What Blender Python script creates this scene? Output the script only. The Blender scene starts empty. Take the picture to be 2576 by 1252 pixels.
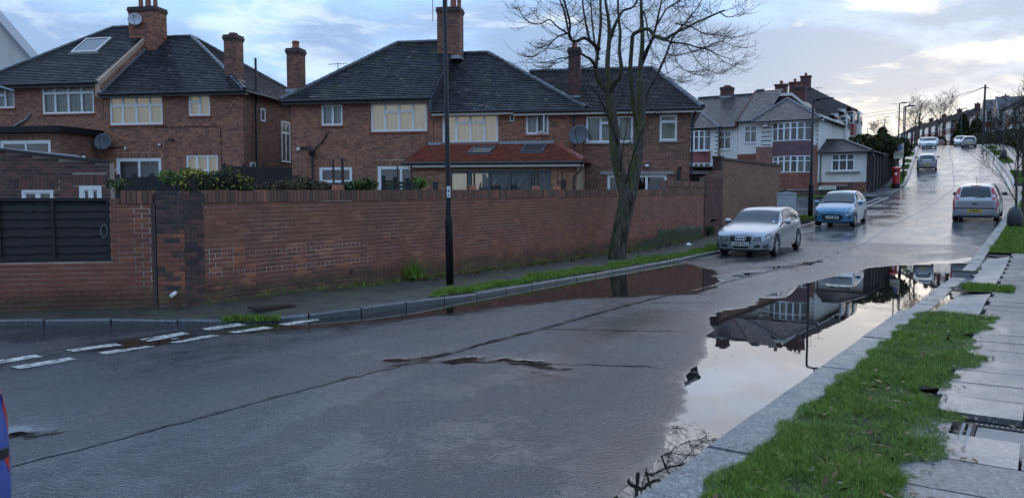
import bpy, math, random
import numpy as np
from mathutils import Vector, Matrix
R = math.radians
random.seed(7)
rng = np.random.default_rng(7)
scene = bpy.context.scene
C = scene.collection

# ---------------------------------------------------------------- camera
CAM_H = 1.85
PITCH = math.atan(131 / 1983.0)
cam = bpy.data.cameras.new('camera')
cam.sensor_width = 36.0
cam.lens = 36.0 * 1983.0 / 2576.0
cam.clip_end = 3000
cam.clip_start = 0.05
cam_o = bpy.data.objects.new('camera', cam)
C.objects.link(cam_o)
cam_o.location = (0, 0, CAM_H)
cam_o.rotation_euler = (math.pi / 2 - PITCH, 0, 0)
scene.camera = cam_o

# ---------------------------------------------------------------- light
SUN_AZ = R(27)          # from the view axis (+Y) towards +X, over the hill
SUN_EL = R(9)
sd = Vector((math.sin(SUN_AZ) * math.cos(SUN_EL), math.cos(SUN_AZ) * math.cos(SUN_EL), math.sin(SUN_EL)))
sun = bpy.data.lights.new('sun', 'SUN')
sun.energy = 0.5
sun.angle = R(80)
sun.color = (1.0, 0.86, 0.68)
sun_o = bpy.data.objects.new('sun', sun)
C.objects.link(sun_o)
sun_o.rotation_euler = (-sd).to_track_quat('-Z', 'Y').to_euler()

world = bpy.data.worlds.new('World')
scene.world = world
world.use_nodes = True
wt = world.node_tree
wt.nodes.clear()
def wn(t, **kw):
    n = wt.nodes.new(t)
    for k, v in kw.items():
        setattr(n, k, v)
    return n
def wl(a, b):
    wt.links.new(a, b)
def wmath(op, a, b=None, clamp=False):
    n = wn('ShaderNodeMath', operation=op); n.use_clamp = clamp
    for i, x in enumerate((a, b)):
        if x is None: continue
        if isinstance(x, (int, float)): n.inputs[i].default_value = x
        else: wl(x, n.inputs[i])
    return n.outputs[0]
def wramp(fac, stops, interp='LINEAR'):
    n = wn('ShaderNodeValToRGB'); n.color_ramp.interpolation = interp
    cr = n.color_ramp
    while len(cr.elements) < len(stops): cr.elements.new(0.5)
    for e, (p, c) in zip(cr.elements, stops):
        e.position = p; e.color = c if len(c) == 4 else (*c, 1)
    wl(fac, n.inputs[0])
    return n.outputs[0]
def wmix(fac, a, b):
    n = wn('ShaderNodeMix', data_type='RGBA')
    for i, x in ((0, fac), (6, a), (7, b)):
        if isinstance(x, (int, float)): n.inputs[i].default_value = x
        elif isinstance(x, tuple): n.inputs[i].default_value = (*x, 1)
        else: wl(x, n.inputs[i])
    return n.outputs[2]
sky = wn('ShaderNodeTexSky')
sky.sky_type = 'NISHITA'
sky.sun_disc = False
sky.sun_elevation = SUN_EL
sky.sun_rotation = SUN_AZ
sky.air_density = 1.2
sky.dust_density = 2.0
bg = wn('ShaderNodeBackground'); bg.inputs[1].default_value = 0.1
tc = wn('ShaderNodeTexCoord')
vn = wn('ShaderNodeVectorMath', operation='NORMALIZE'); wl(tc.outputs['Generated'], vn.inputs[0])
sep = wn('ShaderNodeSeparateXYZ'); wl(vn.outputs[0], sep.inputs[0])
el = wmath('MAXIMUM', sep.outputs[2], 0.0)
den = wmath('ADD', el, 0.16)
cx = wmath('DIVIDE', sep.outputs[0], den)
cy = wmath('DIVIDE', sep.outputs[1], den)
cmb = wn('ShaderNodeCombineXYZ'); wl(cx, cmb.inputs[0]); wl(cy, cmb.inputs[1]); cmb.inputs[2].default_value = 3.7
def wnoise(scale, detail, rough, dist=0.0, off=0.0, lac=2.0):
    mp = wn('ShaderNodeVectorMath', operation='ADD'); wl(cmb.outputs[0], mp.inputs[0]); mp.inputs[1].default_value = (off, off * 1.7, off * .3)
    n = wn('ShaderNodeTexNoise'); n.inputs['Scale'].default_value = scale; n.inputs['Detail'].default_value = detail
    n.inputs['Roughness'].default_value = rough; n.inputs['Distortion'].default_value = dist; n.inputs['Lacunarity'].default_value = lac
    wl(mp.outputs[0], n.inputs['Vector'])
    return n.outputs[0]
n_big = wnoise(1.0, 9, 0.56, 0.45, 6.3)
n_fine = wnoise(2.7, 9, 0.62, 0.45, 9.3)
dotn = wn('ShaderNodeVectorMath', operation='DOT_PRODUCT'); wl(vn.outputs[0], dotn.inputs[0]); dotn.inputs[1].default_value = sd
near_sun = wmath('MAXIMUM', dotn.outputs['Value'], 0.0)
g_wide = wmath('POWER', near_sun, 12.0)
g_tight = wmath('POWER', near_sun, 48.0)
low = wmath('POWER', wmath('SUBTRACT', 1.0, el), 7.0)          # 1 at the horizon
# thin high veil: cool blue overhead, pale towards the horizon, warm only round the hidden sun
veil = wmix(low, (0.225, 0.39, 0.67), (0.50, 0.63, 0.77))
veil = wmix(wmath('MULTIPLY', wmath('MULTIPLY', g_tight, wmath('POWER', low, 1.4)), 1.4, True), veil, (0.96, 0.83, 0.63))
# heavier grey cloud banks
cloud_m = wramp(wmath('ADD', wmath('MULTIPLY', n_big, 0.70), wmath('MULTIPLY', n_fine, 0.30)), [(0.40, (0, 0, 0)), (0.53, (1, 1, 1))], 'EASE')
cloud_c = wmix(g_wide, (0.205, 0.295, 0.455), (0.235, 0.305, 0.42))
cloud_c = wmix(wmath('MULTIPLY', wmath('MULTIPLY', g_tight, wmath('POWER', low, 1.6)), 0.9, True), cloud_c, (0.72, 0.67, 0.58))
banks = wmath('MULTIPLY', cloud_m, wmath('SUBTRACT', 0.95, wmath('MULTIPLY', low, 0.40)), True)
col = wmix(banks, veil, cloud_c)
# bright torn edges of cloud
edge = wramp(wmath('ADD', wmath('MULTIPLY', n_fine, 0.6), wmath('MULTIPLY', wmath('SUBTRACT', 1.0, n_big), 0.4)), [(0.50, (0, 0, 0)), (0.63, (1, 1, 1))], 'EASE')
col = wmix(wmath('MULTIPLY', wmath('MULTIPLY', edge, wmath('ADD', 0.40, wmath('MULTIPLY', g_wide, 0.25))), 0.95, True), col, wmix(g_tight, (0.72, 0.80, 0.88), (0.98, 0.90, 0.78)))
# an overcast sky is brighter overhead than at the horizon
scl = wn('ShaderNodeVectorMath', operation='SCALE'); wl(col, scl.inputs[0]); wl(wmath('MULTIPLY', wmath('ADD', 0.80, wmath('MULTIPLY', el, 1.7)), 10.0), scl.inputs[3])
mixw = wmix(0.985, sky.outputs[0], scl.outputs[0])
wl(mixw, bg.inputs[0])
wo = wn('ShaderNodeOutputWorld'); wl(bg.outputs[0], wo.inputs[0])

vs = scene.view_settings
vs.view_transform = 'Standard'
try: vs.look = 'None'
except Exception: pass
vs.exposure = 0.62
vs.gamma = 1.0
vs.use_curve_mapping = False
try:
    scene.cycles.max_bounces = 6; scene.cycles.diffuse_bounces = 2; scene.cycles.glossy_bounces = 3
    scene.cycles.transparent_max_bounces = 6; scene.cycles.use_denoising = True; scene.cycles.caustics_reflective = False; scene.cycles.caustics_refractive = False
except Exception: pass

# ---------------------------------------------------------------- helpers
def lerp(a, b, t): return a + (b - a) * t
def interp(pts, x):
    if x <= pts[0][0]: return pts[0][1]
    for (x0, y0), (x1, y1) in zip(pts, pts[1:]):
        if x <= x1: return y0 + (y1 - y0) * (x - x0) / (x1 - x0)
    return pts[-1][1]
def smooth_interp(pts, x):
    if x <= pts[0][0]: return pts[0][1]
    n = len(pts)
    for i in range(n - 1):
        if x <= pts[i + 1][0]:
            x0, y0 = pts[i]; x1, y1 = pts[i + 1]
            def m(k):
                if k == 0: return (pts[1][1] - pts[0][1]) / (pts[1][0] - pts[0][0])
                if k == n - 1: return (pts[-1][1] - pts[-2][1]) / (pts[-1][0] - pts[-2][0])
                a = (pts[k][1] - pts[k - 1][1]) / (pts[k][0] - pts[k - 1][0]); b = (pts[k + 1][1] - pts[k][1]) / (pts[k + 1][0] - pts[k][0])
                return 0 if a * b <= 0 else 2 * a * b / (a + b)
            h = x1 - x0; t = (x - x0) / h
            return (2*t**3 - 3*t**2 + 1) * y0 + (t**3 - 2*t**2 + t) * h * m(i) + (-2*t**3 + 3*t**2) * y1 + (t**3 - t**2) * h * m(i + 1)
    return pts[-1][1]

class MB:
    """collects faces (with a per-face tint) and links them as one mesh object"""
    def __init__(s, xf=None):
        s.v = []; s.f = []; s.t = []; s.m = []; s.xf = xf
    def add(s, vs_, fs, tint=0.5, mi=0):
        o = len(s.v)
        if s.xf is not None:
            M = s.xf
            vs_ = [tuple(M @ Vector(p)) for p in vs_]
        s.v.extend(vs_)
        for f in fs:
            s.f.append(tuple(i + o for i in f)); s.t.append(tint); s.m.append(mi)
    def box(s, x0, x1, y0, y1, z0, z1, tint=0.5, mi=0, skip=''):
        vs_ = [(x0, y0, z0), (x1, y0, z0), (x1, y1, z0), (x0, y1, z0), (x0, y0, z1), (x1, y0, z1), (x1, y1, z1), (x0, y1, z1)]
        F = {'b': (0, 3, 2, 1), 't': (4, 5, 6, 7), 'f': (0, 1, 5, 4), 'r': (1, 2, 6, 5), 'k': (2, 3, 7, 6), 'l': (3, 0, 4, 7)}
        s.add(vs_, [F[k] for k in F if k not in skip], tint, mi)
    def hexa(s, p, tint=0.5, mi=0):
        s.add(p, [(0, 3, 2, 1), (4, 5, 6, 7), (0, 1, 5, 4), (1, 2, 6, 5), (2, 3, 7, 6), (3, 0, 4, 7)], tint, mi)
    def quad(s, a, b, c, d, tint=0.5, mi=0): s.add([a, b, c, d], [(0, 1, 2, 3)], tint, mi)
    def poly(s, pts, tint=0.5, mi=0): s.add(list(pts), [tuple(range(len(pts)))], tint, mi)
    def prism(s, pts, off, tint=0.5, mi=0):
        """polygon pts extruded by vector off"""
        n = len(pts); o = Vector(off)
        q = [tuple(p) for p in pts] + [tuple(Vector(p) + o) for p in pts]
        fs = [tuple(range(n))[::-1], tuple(range(n, 2 * n))] + [(i, (i + 1) % n, n + (i + 1) % n, n + i) for i in range(n)]
        s.add(q, fs, tint, mi)
    def tube(s, pts, radii, n=8, caps=True, tint=0.5, mi=0):
        P = [Vector(p) for p in pts]
        if not hasattr(radii, '__len__'): radii = [radii] * len(P)
        vs_ = []; up = None
        for i, p in enumerate(P):
            d = (P[min(i + 1, len(P) - 1)] - P[max(i - 1, 0)])
            if d.length < 1e-9: d = Vector((0, 0, 1))
            d.normalize()
            if up is None:
                a = Vector((0, 0, 1)) if abs(d.z) < 0.9 else Vector((1, 0, 0))
                up = (a - d * a.dot(d)).normalized()
            else:
                up = up - d * up.dot(d)
                if up.length < 1e-6: up = Vector((1, 0, 0)) - d * d.x
                up.normalize()
            w = d.cross(up)
            for k in range(n):
                a = 2 * math.pi * k / n
                vs_.append(tuple(p + (up * math.cos(a) + w * math.sin(a)) * radii[i]))
        fs = []
        for i in range(len(P) - 1):
            for k in range(n):
                k2 = (k + 1) % n
                fs.append((i * n + k, i * n + k2, (i + 1) * n + k2, (i + 1) * n + k))
        if caps and n > 2:
            fs.append(tuple(range(n))[::-1]); fs.append(tuple(range((len(P) - 1) * n, len(P) * n)))
        s.add(vs_, fs, tint, mi)
    def lathe(s, prof, n=16, c=(0, 0, 0), axis='z', tint=0.5, mi=0, caps=True):
        vs_ = []
        for r, h in prof:
            for k in range(n):
                a = 2 * math.pi * k / n
                x, y = r * math.cos(a), r * math.sin(a)
                p = (x, y, h) if axis == 'z' else ((x, h, y) if axis == 'y' else (h, x, y))
                vs_.append((p[0] + c[0], p[1] + c[1], p[2] + c[2]))
        fs = []
        for i in range(len(prof) - 1):
            for k in range(n):
                k2 = (k + 1) % n
                fs.append((i * n + k, i * n + k2, (i + 1) * n + k2, (i + 1) * n + k))
        if caps: fs.append(tuple(range(n))[::-1]); fs.append(tuple(range((len(prof) - 1) * n, len(prof) * n)))
        s.add(vs_, fs, tint, mi)
    def mesh(s, name, mats, smooth=False):
        me = bpy.data.meshes.new(name)
        me.from_pydata(s.v, [], s.f)
        a = me.attributes.new('tint', 'FLOAT', 'FACE'); a.data.foreach_set('value', s.t)
        for m in (mats if isinstance(mats, (list, tuple)) else [mats]): me.materials.append(m)
        if any(s.m): me.polygons.foreach_set('material_index', s.m)
        if smooth: me.polygons.foreach_set('use_smooth', [True] * len(me.polygons))
        me.update()
        return me
    def build(s, name, mats, parent=None, smooth=False, **tags):
        return link(name, s.mesh(name, mats, smooth), parent, **tags)

def link(name, me, parent=None, loc=None, rz=None, label=None, cat=None, group=None, kind=None):
    o = bpy.data.objects.new(name, me); C.objects.link(o)
    if parent is not None: o.parent = parent
    if loc is not None: o.location = loc
    if rz is not None: o.rotation_euler = (0, 0, rz)
    if label: o['label'] = label
    if cat: o['category'] = cat
    if group: o['group'] = group
    if kind: o['kind'] = kind
    return o
def thing(name, label, cat, loc=(0, 0, 0), rz=0.0, group=None):
    return link(name, None, None, loc, rz, label, cat, group)
def np_mesh(name, V, F, mat, tint=None, smooth=False):
    """V (n,3); F (m,k) all with k corners; tint (m,)"""
    me = bpy.data.meshes.new(name)
    V = np.asarray(V, dtype=np.float32); F = np.asarray(F, dtype=np.int32)
    m, k = F.shape
    me.vertices.add(len(V)); me.vertices.foreach_set('co', V.ravel())
    me.loops.add(m * k); me.loops.foreach_set('vertex_index', F.ravel())
    me.polygons.add(m); me.polygons.foreach_set('loop_start', np.arange(0, m * k, k, dtype=np.int32))
    if tint is not None:
        a = me.attributes.new('tint', 'FLOAT', 'FACE'); a.data.foreach_set('value', np.asarray(tint, dtype=np.float32))
    if smooth: me.polygons.foreach_set('use_smooth', np.ones(m, dtype=bool))
    me.materials.append(mat)
    me.update(calc_edges=True)
    return me

# ---------------------------------------------------------------- layout frames
# the main road runs 34 degrees to the right of the view axis: u metres along it, v metres to its right (camera at u = v = 0)
PHI = R(34)
SA, CA = math.sin(PHI), math.cos(PHI)
ZR = [(-60, .55), (-10, .14), (0, .07), (4, .012), (23.5, .012), (28, .15), (35.4, .55), (38.8, .73), (54.5, 1.66), (67, 2.45), (83, 4.4), (121, 8.4), (147, 10.05), (175, 10.8), (230, 10.6), (400, 8.0), (900, 6.0)]
def zr(u): return smooth_interp(ZR, u)
def off(u):
    if u < 50: return 0.0
    if u < 80: return -0.105 * (u - 50) ** 2 / 60.0
    return -1.575 - 0.105 * (u - 80) - (0 if u < 125 else .187 * (u - 125) ** 2 / 50 if u < 150 else 2.34 + .187 * (min(u, 400) - 150))
def W(u, v, dz=0.0, z=None):
    vv = v + off(u)
    return (u * SA + vv * CA, u * CA - vv * SA, zr(u) + dz if z is None else z)
def kerb_r(u): return -1.92 + 0.012 * (min(max(u, 0), 50) - 4)
KERB_L = -8.62
ROAD_RZ = PHI * -1          # an object with this rotation has local x = v, local y = u
def ray(px, py):            # direction through a point of the 2576-pixel-wide survey photo
    w = 626 - py
    return ((px - 1288), 1983 * math.cos(PITCH) + w * math.sin(PITCH), -1983 * math.sin(PITCH) + w * math.cos(PITCH))
def on_z(px, py, z=0.0):
    d = ray(px, py); t = (z - CAM_H) / d[2]
    return Vector((d[0] * t, d[1] * t, z))
def on_y(px, py, Y):
    d = ray(px, py); t = Y / d[1]
    return Vector((d[0] * t, Y, CAM_H + d[2] * t))
def to_uv(p): return (p[0] * SA + p[1] * CA, p[0] * CA - p[1] * SA)
# ---------------------------------------------------------------- materials
MATS = {}
class NT:
    def __init__(s, name):
        s.m = bpy.data.materials.new(name); s.m.use_nodes = True
        s.t = s.m.node_tree; s.t.nodes.clear()
        s.out = s.n('ShaderNodeOutputMaterial'); s.b = s.n('ShaderNodeBsdfPrincipled')
        s.l(s.b.outputs[0], s.out.inputs[0])
        MATS[name] = s.m
    def n(s, t, **kw):
        n = s.t.nodes.new(t)
        for k, v in kw.items(): setattr(n, k, v)
        return n
    def l(s, a, b): s.t.links.new(a, b)
    def set(s, inp, x):
        if isinstance(x, (int, float)): inp.default_value = x
        elif isinstance(x, tuple): inp.default_value = (*x, 1) if len(x) == 3 and inp.type == 'RGBA' else x
        else: s.l(x, inp)
    def P(s, **kw):
        names = dict(color='Base Color', rough='Roughness', metal='Metallic', spec='Specular IOR Level', ior='IOR', coat='Coat Weight', coatr='Coat Roughness', normal='Normal', trans='Transmission Weight', sheen='Sheen Weight', alpha='Alpha', sub='Subsurface Weight')
        for k, v in kw.items(): s.set(s.b.inputs[names[k]], v)
        return s
    def pos(s, scale=(1, 1, 1)):
        g = s.n('ShaderNodeNewGeometry'); m = s.n('ShaderNodeVectorMath', operation='MULTIPLY'); s.l(g.outputs['Position'], m.inputs[0]); m.inputs[1].default_value = scale
        return m.outputs[0]
    def obj(s): return s.n('ShaderNodeTexCoord').outputs['Object']
    def noise(s, scale, detail=4, rough=0.55, vec=None, dist=0.0, out=0):
        n = s.n('ShaderNodeTexNoise'); n.inputs['Scale'].default_value = scale; n.inputs['Detail'].default_value = detail; n.inputs['Roughness'].default_value = rough; n.inputs['Distortion'].default_value = dist
        s.l(vec if vec is not None else s.pos(), n.inputs['Vector'])
        return n.outputs[out]
    def voro(s, scale, vec=None, feature='F1', out=0):
        n = s.n('ShaderNodeTexVoronoi', feature=feature); n.inputs['Scale'].default_value = scale
        s.l(vec if vec is not None else s.pos(), n.inputs['Vector'])
        return n.outputs[out]
    def tint(s): return s.n('ShaderNodeAttribute', attribute_name='tint').outputs['Fac']
    def ramp(s, fac, stops, interp='LINEAR'):
        n = s.n('ShaderNodeValToRGB'); cr = n.color_ramp; cr.interpolation = interp
        while len(cr.elements) < len(stops): cr.elements.new(0.5)
        for e, (p, c) in zip(cr.elements, stops):
            if isinstance(c, (int, float)): c = (c, c, c)
            e.position = p; e.color = (*c, 1)
        s.l(fac, n.inputs[0])
        return n.outputs[0]
    def mix(s, fac, a, b, mode='MIX'):
        n = s.n('ShaderNodeMix', data_type='RGBA', blend_type=mode)
        for i, x in ((0, fac), (6, a), (7, b)): s.set(n.inputs[i], x)
        return n.outputs[2]
    def math(s, op, a, b=0.0, clamp=False):
        n = s.n('ShaderNodeMath', operation=op); n.use_clamp = clamp
        s.set(n.inputs[0], a); s.set(n.inputs[1], b)
        return n.outputs[0]
    def bump(s, h, strength=0.3, dist=0.01, normal=None):
        n = s.n('ShaderNodeBump'); n.inputs['Strength'].default_value = strength; n.inputs['Distance'].default_value = dist
        s.l(h, n.inputs['Height'])
        if normal is not None: s.l(normal, n.inputs['Normal'])
        return n.outputs[0]
    def z(s):
        g = s.n('ShaderNodeNewGeometry'); x = s.n('ShaderNodeSeparateXYZ'); s.l(g.outputs['Position'], x.inputs[0])
        return x.outputs[2]

def simple(name, color, rough=0.5, metal=0.0, spec=0.5, var=0.12, nscale=6.0, coat=0.0, bump=0.0):
    t = NT(name)
    n = t.noise(nscale, 5, 0.6)
    c = t.mix(n, tuple(max(0, x * (1 - var)) for x in color), tuple(min(1, x * (1 + var)) for x in color))
    t.P(color=c, rough=t.math('ADD', rough - 0.06, t.math('MULTIPLY', n, 0.12)), metal=metal, spec=spec, coat=coat, coatr=0.08)
    if bump: t.P(normal=t.bump(t.noise(nscale * 12, 4, 0.6), bump, 0.01))
    return t.m

def brick_mat(name, stops, mort=None, dirt=(0.03, 0.028, 0.026), dirt_amt=0.5, zmoss=None, rough=0.75, dscale=0.9):
    t = NT(name)
    c = t.ramp(t.tint(), stops)
    fine = t.noise(38, 5, 0.65)
    c = t.mix(t.math('MULTIPLY', fine, 0.55), c, t.mix(0.55, c, (0.02, 0.013, 0.011)))
    big = t.noise(dscale, 6, 0.62, dist=0.6)
    dm = t.ramp(big, [(0.50, 0.0), (0.72, 1.0)])
    c = t.mix(t.math('MULTIPLY', dm, dirt_amt), c, dirt)
    if zmoss:
        zz = t.math('SUBTRACT', t.z(), t.math('MULTIPLY', t.noise(1.3, 5, 0.6), zmoss[1]))
        mm = t.ramp(zz, [(zmoss[0] - 0.12, 1.0), (zmoss[0] + 0.10, 0.0)])
        mcol = t.ramp(t.noise(2.3, 4, 0.6, vec=t.pos((1, 1, 2))), [(0.40, (0.022, 0.021, 0.02)), (0.56, (0.055, 0.058, 0.03)), (0.70, (0.13, 0.135, 0.035))])
        c = t.mix(t.math('MULTIPLY', mm, 0.62), c, mcol)
    t.P(color=c, rough=rough, spec=0.35, normal=t.bump(fine, 0.35, 0.006))
    return t.m

RED = [(0.0, (0.19, 0.075, 0.05)), (0.25, (0.24, 0.088, 0.056)), (0.5, (0.285, 0.10, 0.06)), (0.75, (0.25, 0.082, 0.052)), (0.92, (0.32, 0.11, 0.058)), (1.0, (0.40, 0.14, 0.066))]
M_wallbrick = brick_mat('wall_brick', RED, zmoss=(0.20, 0.42), dirt_amt=0.35)
M_wallbrick_up = brick_mat('wall_brick_upper', [(0.0, (0.205, 0.078, 0.045)), (0.5, (0.25, 0.094, 0.053)), (0.85, (0.275, 0.105, 0.06)), (1.0, (0.35, 0.125, 0.062))], dirt=(0.10, 0.058, 0.040), dirt_amt=0.45)
M_wallcoping = brick_mat('coping_brick', [(0.0, (0.11, 0.07, 0.05)), (0.6, (0.21, 0.10, 0.066)), (0.9, (0.26, 0.115, 0.075)), (1.0, (0.46, 0.17, 0.10))], dirt=(0.06, 0.052, 0.04), dirt_amt=0.6, dscale=2.0)
M_darkbrick = brick_mat('soot_brick', [(0.0, (0.042, 0.036, 0.034)), (0.6, (0.091, 0.059, 0.049)), (1.0, (0.182, 0.070, 0.055))], dirt_amt=0.7)
M_purplebrick = brick_mat('plum_brick', [(0.0, (0.070, 0.034, 0.031)), (0.6, (0.133, 0.052, 0.047)), (1.0, (0.196, 0.070, 0.058))], dirt_amt=0.5)
M_tanbrick = brick_mat('tan_brick', [(0.0, (0.182, 0.091, 0.058)), (0.5, (0.259, 0.129, 0.078)), (1.0, (0.322, 0.161, 0.098))], dirt_amt=0.35)
M_shedbrick = brick_mat('shed_brick', [(0.0, (0.063, 0.039, 0.034)), (0.5, (0.119, 0.063, 0.049)), (0.9, (0.161, 0.077, 0.058)), (1.0, (0.210, 0.070, 0.058))], dirt_amt=0.5)
M_housebrick = brick_mat('house_brick', [(0.0, (0.155, 0.075, 0.057)), (0.3, (0.256, 0.108, 0.072)), (0.6, (0.333, 0.138, 0.085)), (0.85, (0.388, 0.173, 0.103)), (1.0, (0.465, 0.188, 0.111))], dirt_amt=0.3, dscale=0.5)
M_housebrick2 = brick_mat('house_brick_brown', [(0.0, (0.132, 0.068, 0.054)), (0.4, (0.209, 0.102, 0.074)), (0.8, (0.271, 0.128, 0.088)), (1.0, (0.364, 0.173, 0.101))], dirt_amt=0.35, dscale=0.5)
M_extbrick = brick_mat('extension_brick', [(0.0, (0.232, 0.112, 0.068)), (0.5, (0.380, 0.195, 0.108)), (1.0, (0.480, 0.262, 0.142))], dirt_amt=0.2)
M_bayredbrick = brick_mat('bay_brick', [(0.0, (0.17, 0.062, 0.045)), (0.5, (0.25, 0.09, 0.06)), (1.0, (0.32, 0.12, 0.078))], dirt_amt=0.25)

def mortar(name, c1, c2, zmoss=None):
    t = NT(name); n = t.noise(1.4, 6, 0.65, dist=0.4)
    c = t.mix(t.ramp(n, [(0.35, 0.0), (0.65, 1.0)]), c1, c2)
    if zmoss:
        zz = t.math('SUBTRACT', t.z(), t.math('MULTIPLY', t.noise(1.3, 5, 0.6), zmoss[1]))
        c = t.mix(t.ramp(zz, [(zmoss[0] - 0.12, 0.85), (zmoss[0] + 0.1, 0.0)]), c, (0.05, 0.055, 0.025))
    t.P(color=c, rough=0.9, spec=0.2, normal=t.bump(t.noise(60, 4, 0.6), 0.4, 0.005))
    return t.m
M_mortar = mortar('mortar', (0.24, 0.175, 0.135), (0.55, 0.48, 0.40), zmoss=(0.28, 0.42))
M_mortar_dark = mortar('mortar_dark', (0.11, 0.08, 0.065), (0.18, 0.13, 0.10))
M_mortar_house = mortar('mortar_house', (0.36, 0.25, 0.175), (0.46, 0.335, 0.24))
M_mortar_grey = mortar('mortar_grey', (0.23, 0.195, 0.155), (0.33, 0.285, 0.23))
M_cement = mortar('cement_render', (0.11, 0.105, 0.085), (0.21, 0.2, 0.16), zmoss=(0.45, 0.5))

def tile_mat(name, stops, rough=0.5, moss=0.0, lich=0.15):
    t = NT(name); c = t.ramp(t.tint(), stops)
    n = t.noise(0.8, 6, 0.65, dist=0.5)
    c = t.mix(t.math('MULTIPLY', t.ramp(n, [(0.45, 0.0), (0.7, 1.0)]), lich), c, (0.13, 0.125, 0.11))
    if moss:
        zz = t.noise(1.1, 5, 0.7, dist=0.8)
        c = t.mix(t.math('MULTIPLY', t.ramp(zz, [(0.56, 0.0), (0.64, 1.0)]), moss), c, (0.05, 0.075, 0.02))
    t.P(color=c, rough=rough, spec=0.5, normal=t.bump(t.noise(50, 4, 0.6), 0.3, 0.004))
    return t.m
M_tile = tile_mat('roof_tile', [(0.0, (0.022, 0.022, 0.026)), (0.5, (0.038, 0.039, 0.045)), (0.95, (0.058, 0.058, 0.066)), (1.0, (0.15, 0.13, 0.11))], 0.30)
M_tile_moss = tile_mat('roof_tile_mossy', [(0.0, (0.022, 0.022, 0.026)), (0.5, (0.038, 0.039, 0.045)), (0.95, (0.058, 0.058, 0.066)), (1.0, (0.16, 0.14, 0.11))], 0.30, moss=0.6)
M_tile_red = tile_mat('roof_tile_red', [(0.0, (0.16, 0.05, 0.033)), (0.5, (0.235, 0.072, 0.045)), (1.0, (0.30, 0.095, 0.06))], 0.38, lich=0.05)
M_tile_brown = tile_mat('roof_tile_brown', [(0.0, (0.04, 0.034, 0.038)), (0.5, (0.075, 0.062, 0.062)), (1.0, (0.12, 0.098, 0.088))], 0.33)
M_tile_hung_red = tile_mat('hung_tile_red', [(0.0, (0.17, 0.028, 0.03)), (1.0, (0.27, 0.05, 0.048))], 0.45, lich=0.05)
M_tile_hung_plum = tile_mat('hung_tile_plum', [(0.0, (0.085, 0.03, 0.038)), (1.0, (0.13, 0.05, 0.06))], 0.45, lich=0.05)

M_pvc = simple('white_pvc', (0.74, 0.74, 0.72), 0.35, var=0.05)
M_white_render = NT('white_render')
_n = M_white_render.noise(0.7, 6, 0.6, vec=M_white_render.pos((1, 1, 0.35)))
M_white_render.P(color=M_white_render.mix(M_white_render.ramp(_n, [(0.4, 0.0), (0.75, 1.0)]), (0.70, 0.68, 0.62), (0.50, 0.48, 0.43)), rough=0.85, spec=0.25, normal=M_white_render.bump(M_white_render.noise(45, 4, 0.7), 0.5, 0.01)); M_white_render = M_white_render.m
M_fascia = simple('white_fascia', (0.64, 0.61, 0.54), 0.5, var=0.1)
M_black_paint = simple('black_gloss', (0.009, 0.009, 0.010), 0.5, spec=0.25, var=0.2)
M_black_plastic = simple('black_plastic', (0.016, 0.017, 0.02), 0.42, var=0.2)
M_grey_alu = simple('grey_aluminium', (0.075, 0.085, 0.095), 0.4, var=0.1)
M_lead = simple('lead_flashing', (0.24, 0.26, 0.28), 0.45, 0.3, var=0.25, nscale=9)
M_rust = simple('rusty_iron', (0.045, 0.024, 0.018), 0.75, 0.2, var=0.5, nscale=25)
M_terracotta = simple('terracotta', (0.26, 0.09, 0.055), 0.7, var=0.25)
M_dark_wood = simple('dark_stained_wood', (0.013, 0.011, 0.010), 0.7, var=0.5, nscale=14, bump=0.4)
M_fence_brown = simple('brown_fence_wood', (0.040, 0.026, 0.024), 0.7, var=0.4, nscale=9, bump=0.3)
M_green_wood = simple('green_fence_wood', (0.03, 0.045, 0.022), 0.8, var=0.4, nscale=9, bump=0.3)
M_concrete = simple('concrete', (0.27, 0.255, 0.23), 0.75, var=0.25, nscale=5, bump=0.3)
M_cabinet = simple('grey_cabinet_paint', (0.37, 0.39, 0.41), 0.45, var=0.08)
M_red_post = simple('post_box_red', (0.46, 0.012, 0.016), 0.25, var=0.08, coat=0.4)
M_pole_wood = simple('pole_wood', (0.04, 0.03, 0.025), 0.8, var=0.35, nscale=12)
M_room = simple('dark_room', (0.012, 0.013, 0.015), 0.9)
M_sign_blue = simple('sign_blue', (0.035, 0.13, 0.36), 0.4)
M_sign_cream = simple('sign_cream', (0.55, 0.49, 0.36), 0.45)
M_sign_black = simple('sign_black', (0.015, 0.015, 0.015), 0.5)
M_sign_red = simple('sign_red', (0.40, 0.03, 0.03), 0.4)
M_nameplate = simple('street_name_white', (0.66, 0.66, 0.55), 0.45, var=0.06)
M_wire = simple('cable_black', (0.02, 0.02, 0.022), 0.6)
M_dish = simple('satellite_dish_grey', (0.055, 0.06, 0.07), 0.45)
M_dish_light = simple('satellite_dish_pale', (0.35, 0.36, 0.37), 0.45)

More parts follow.
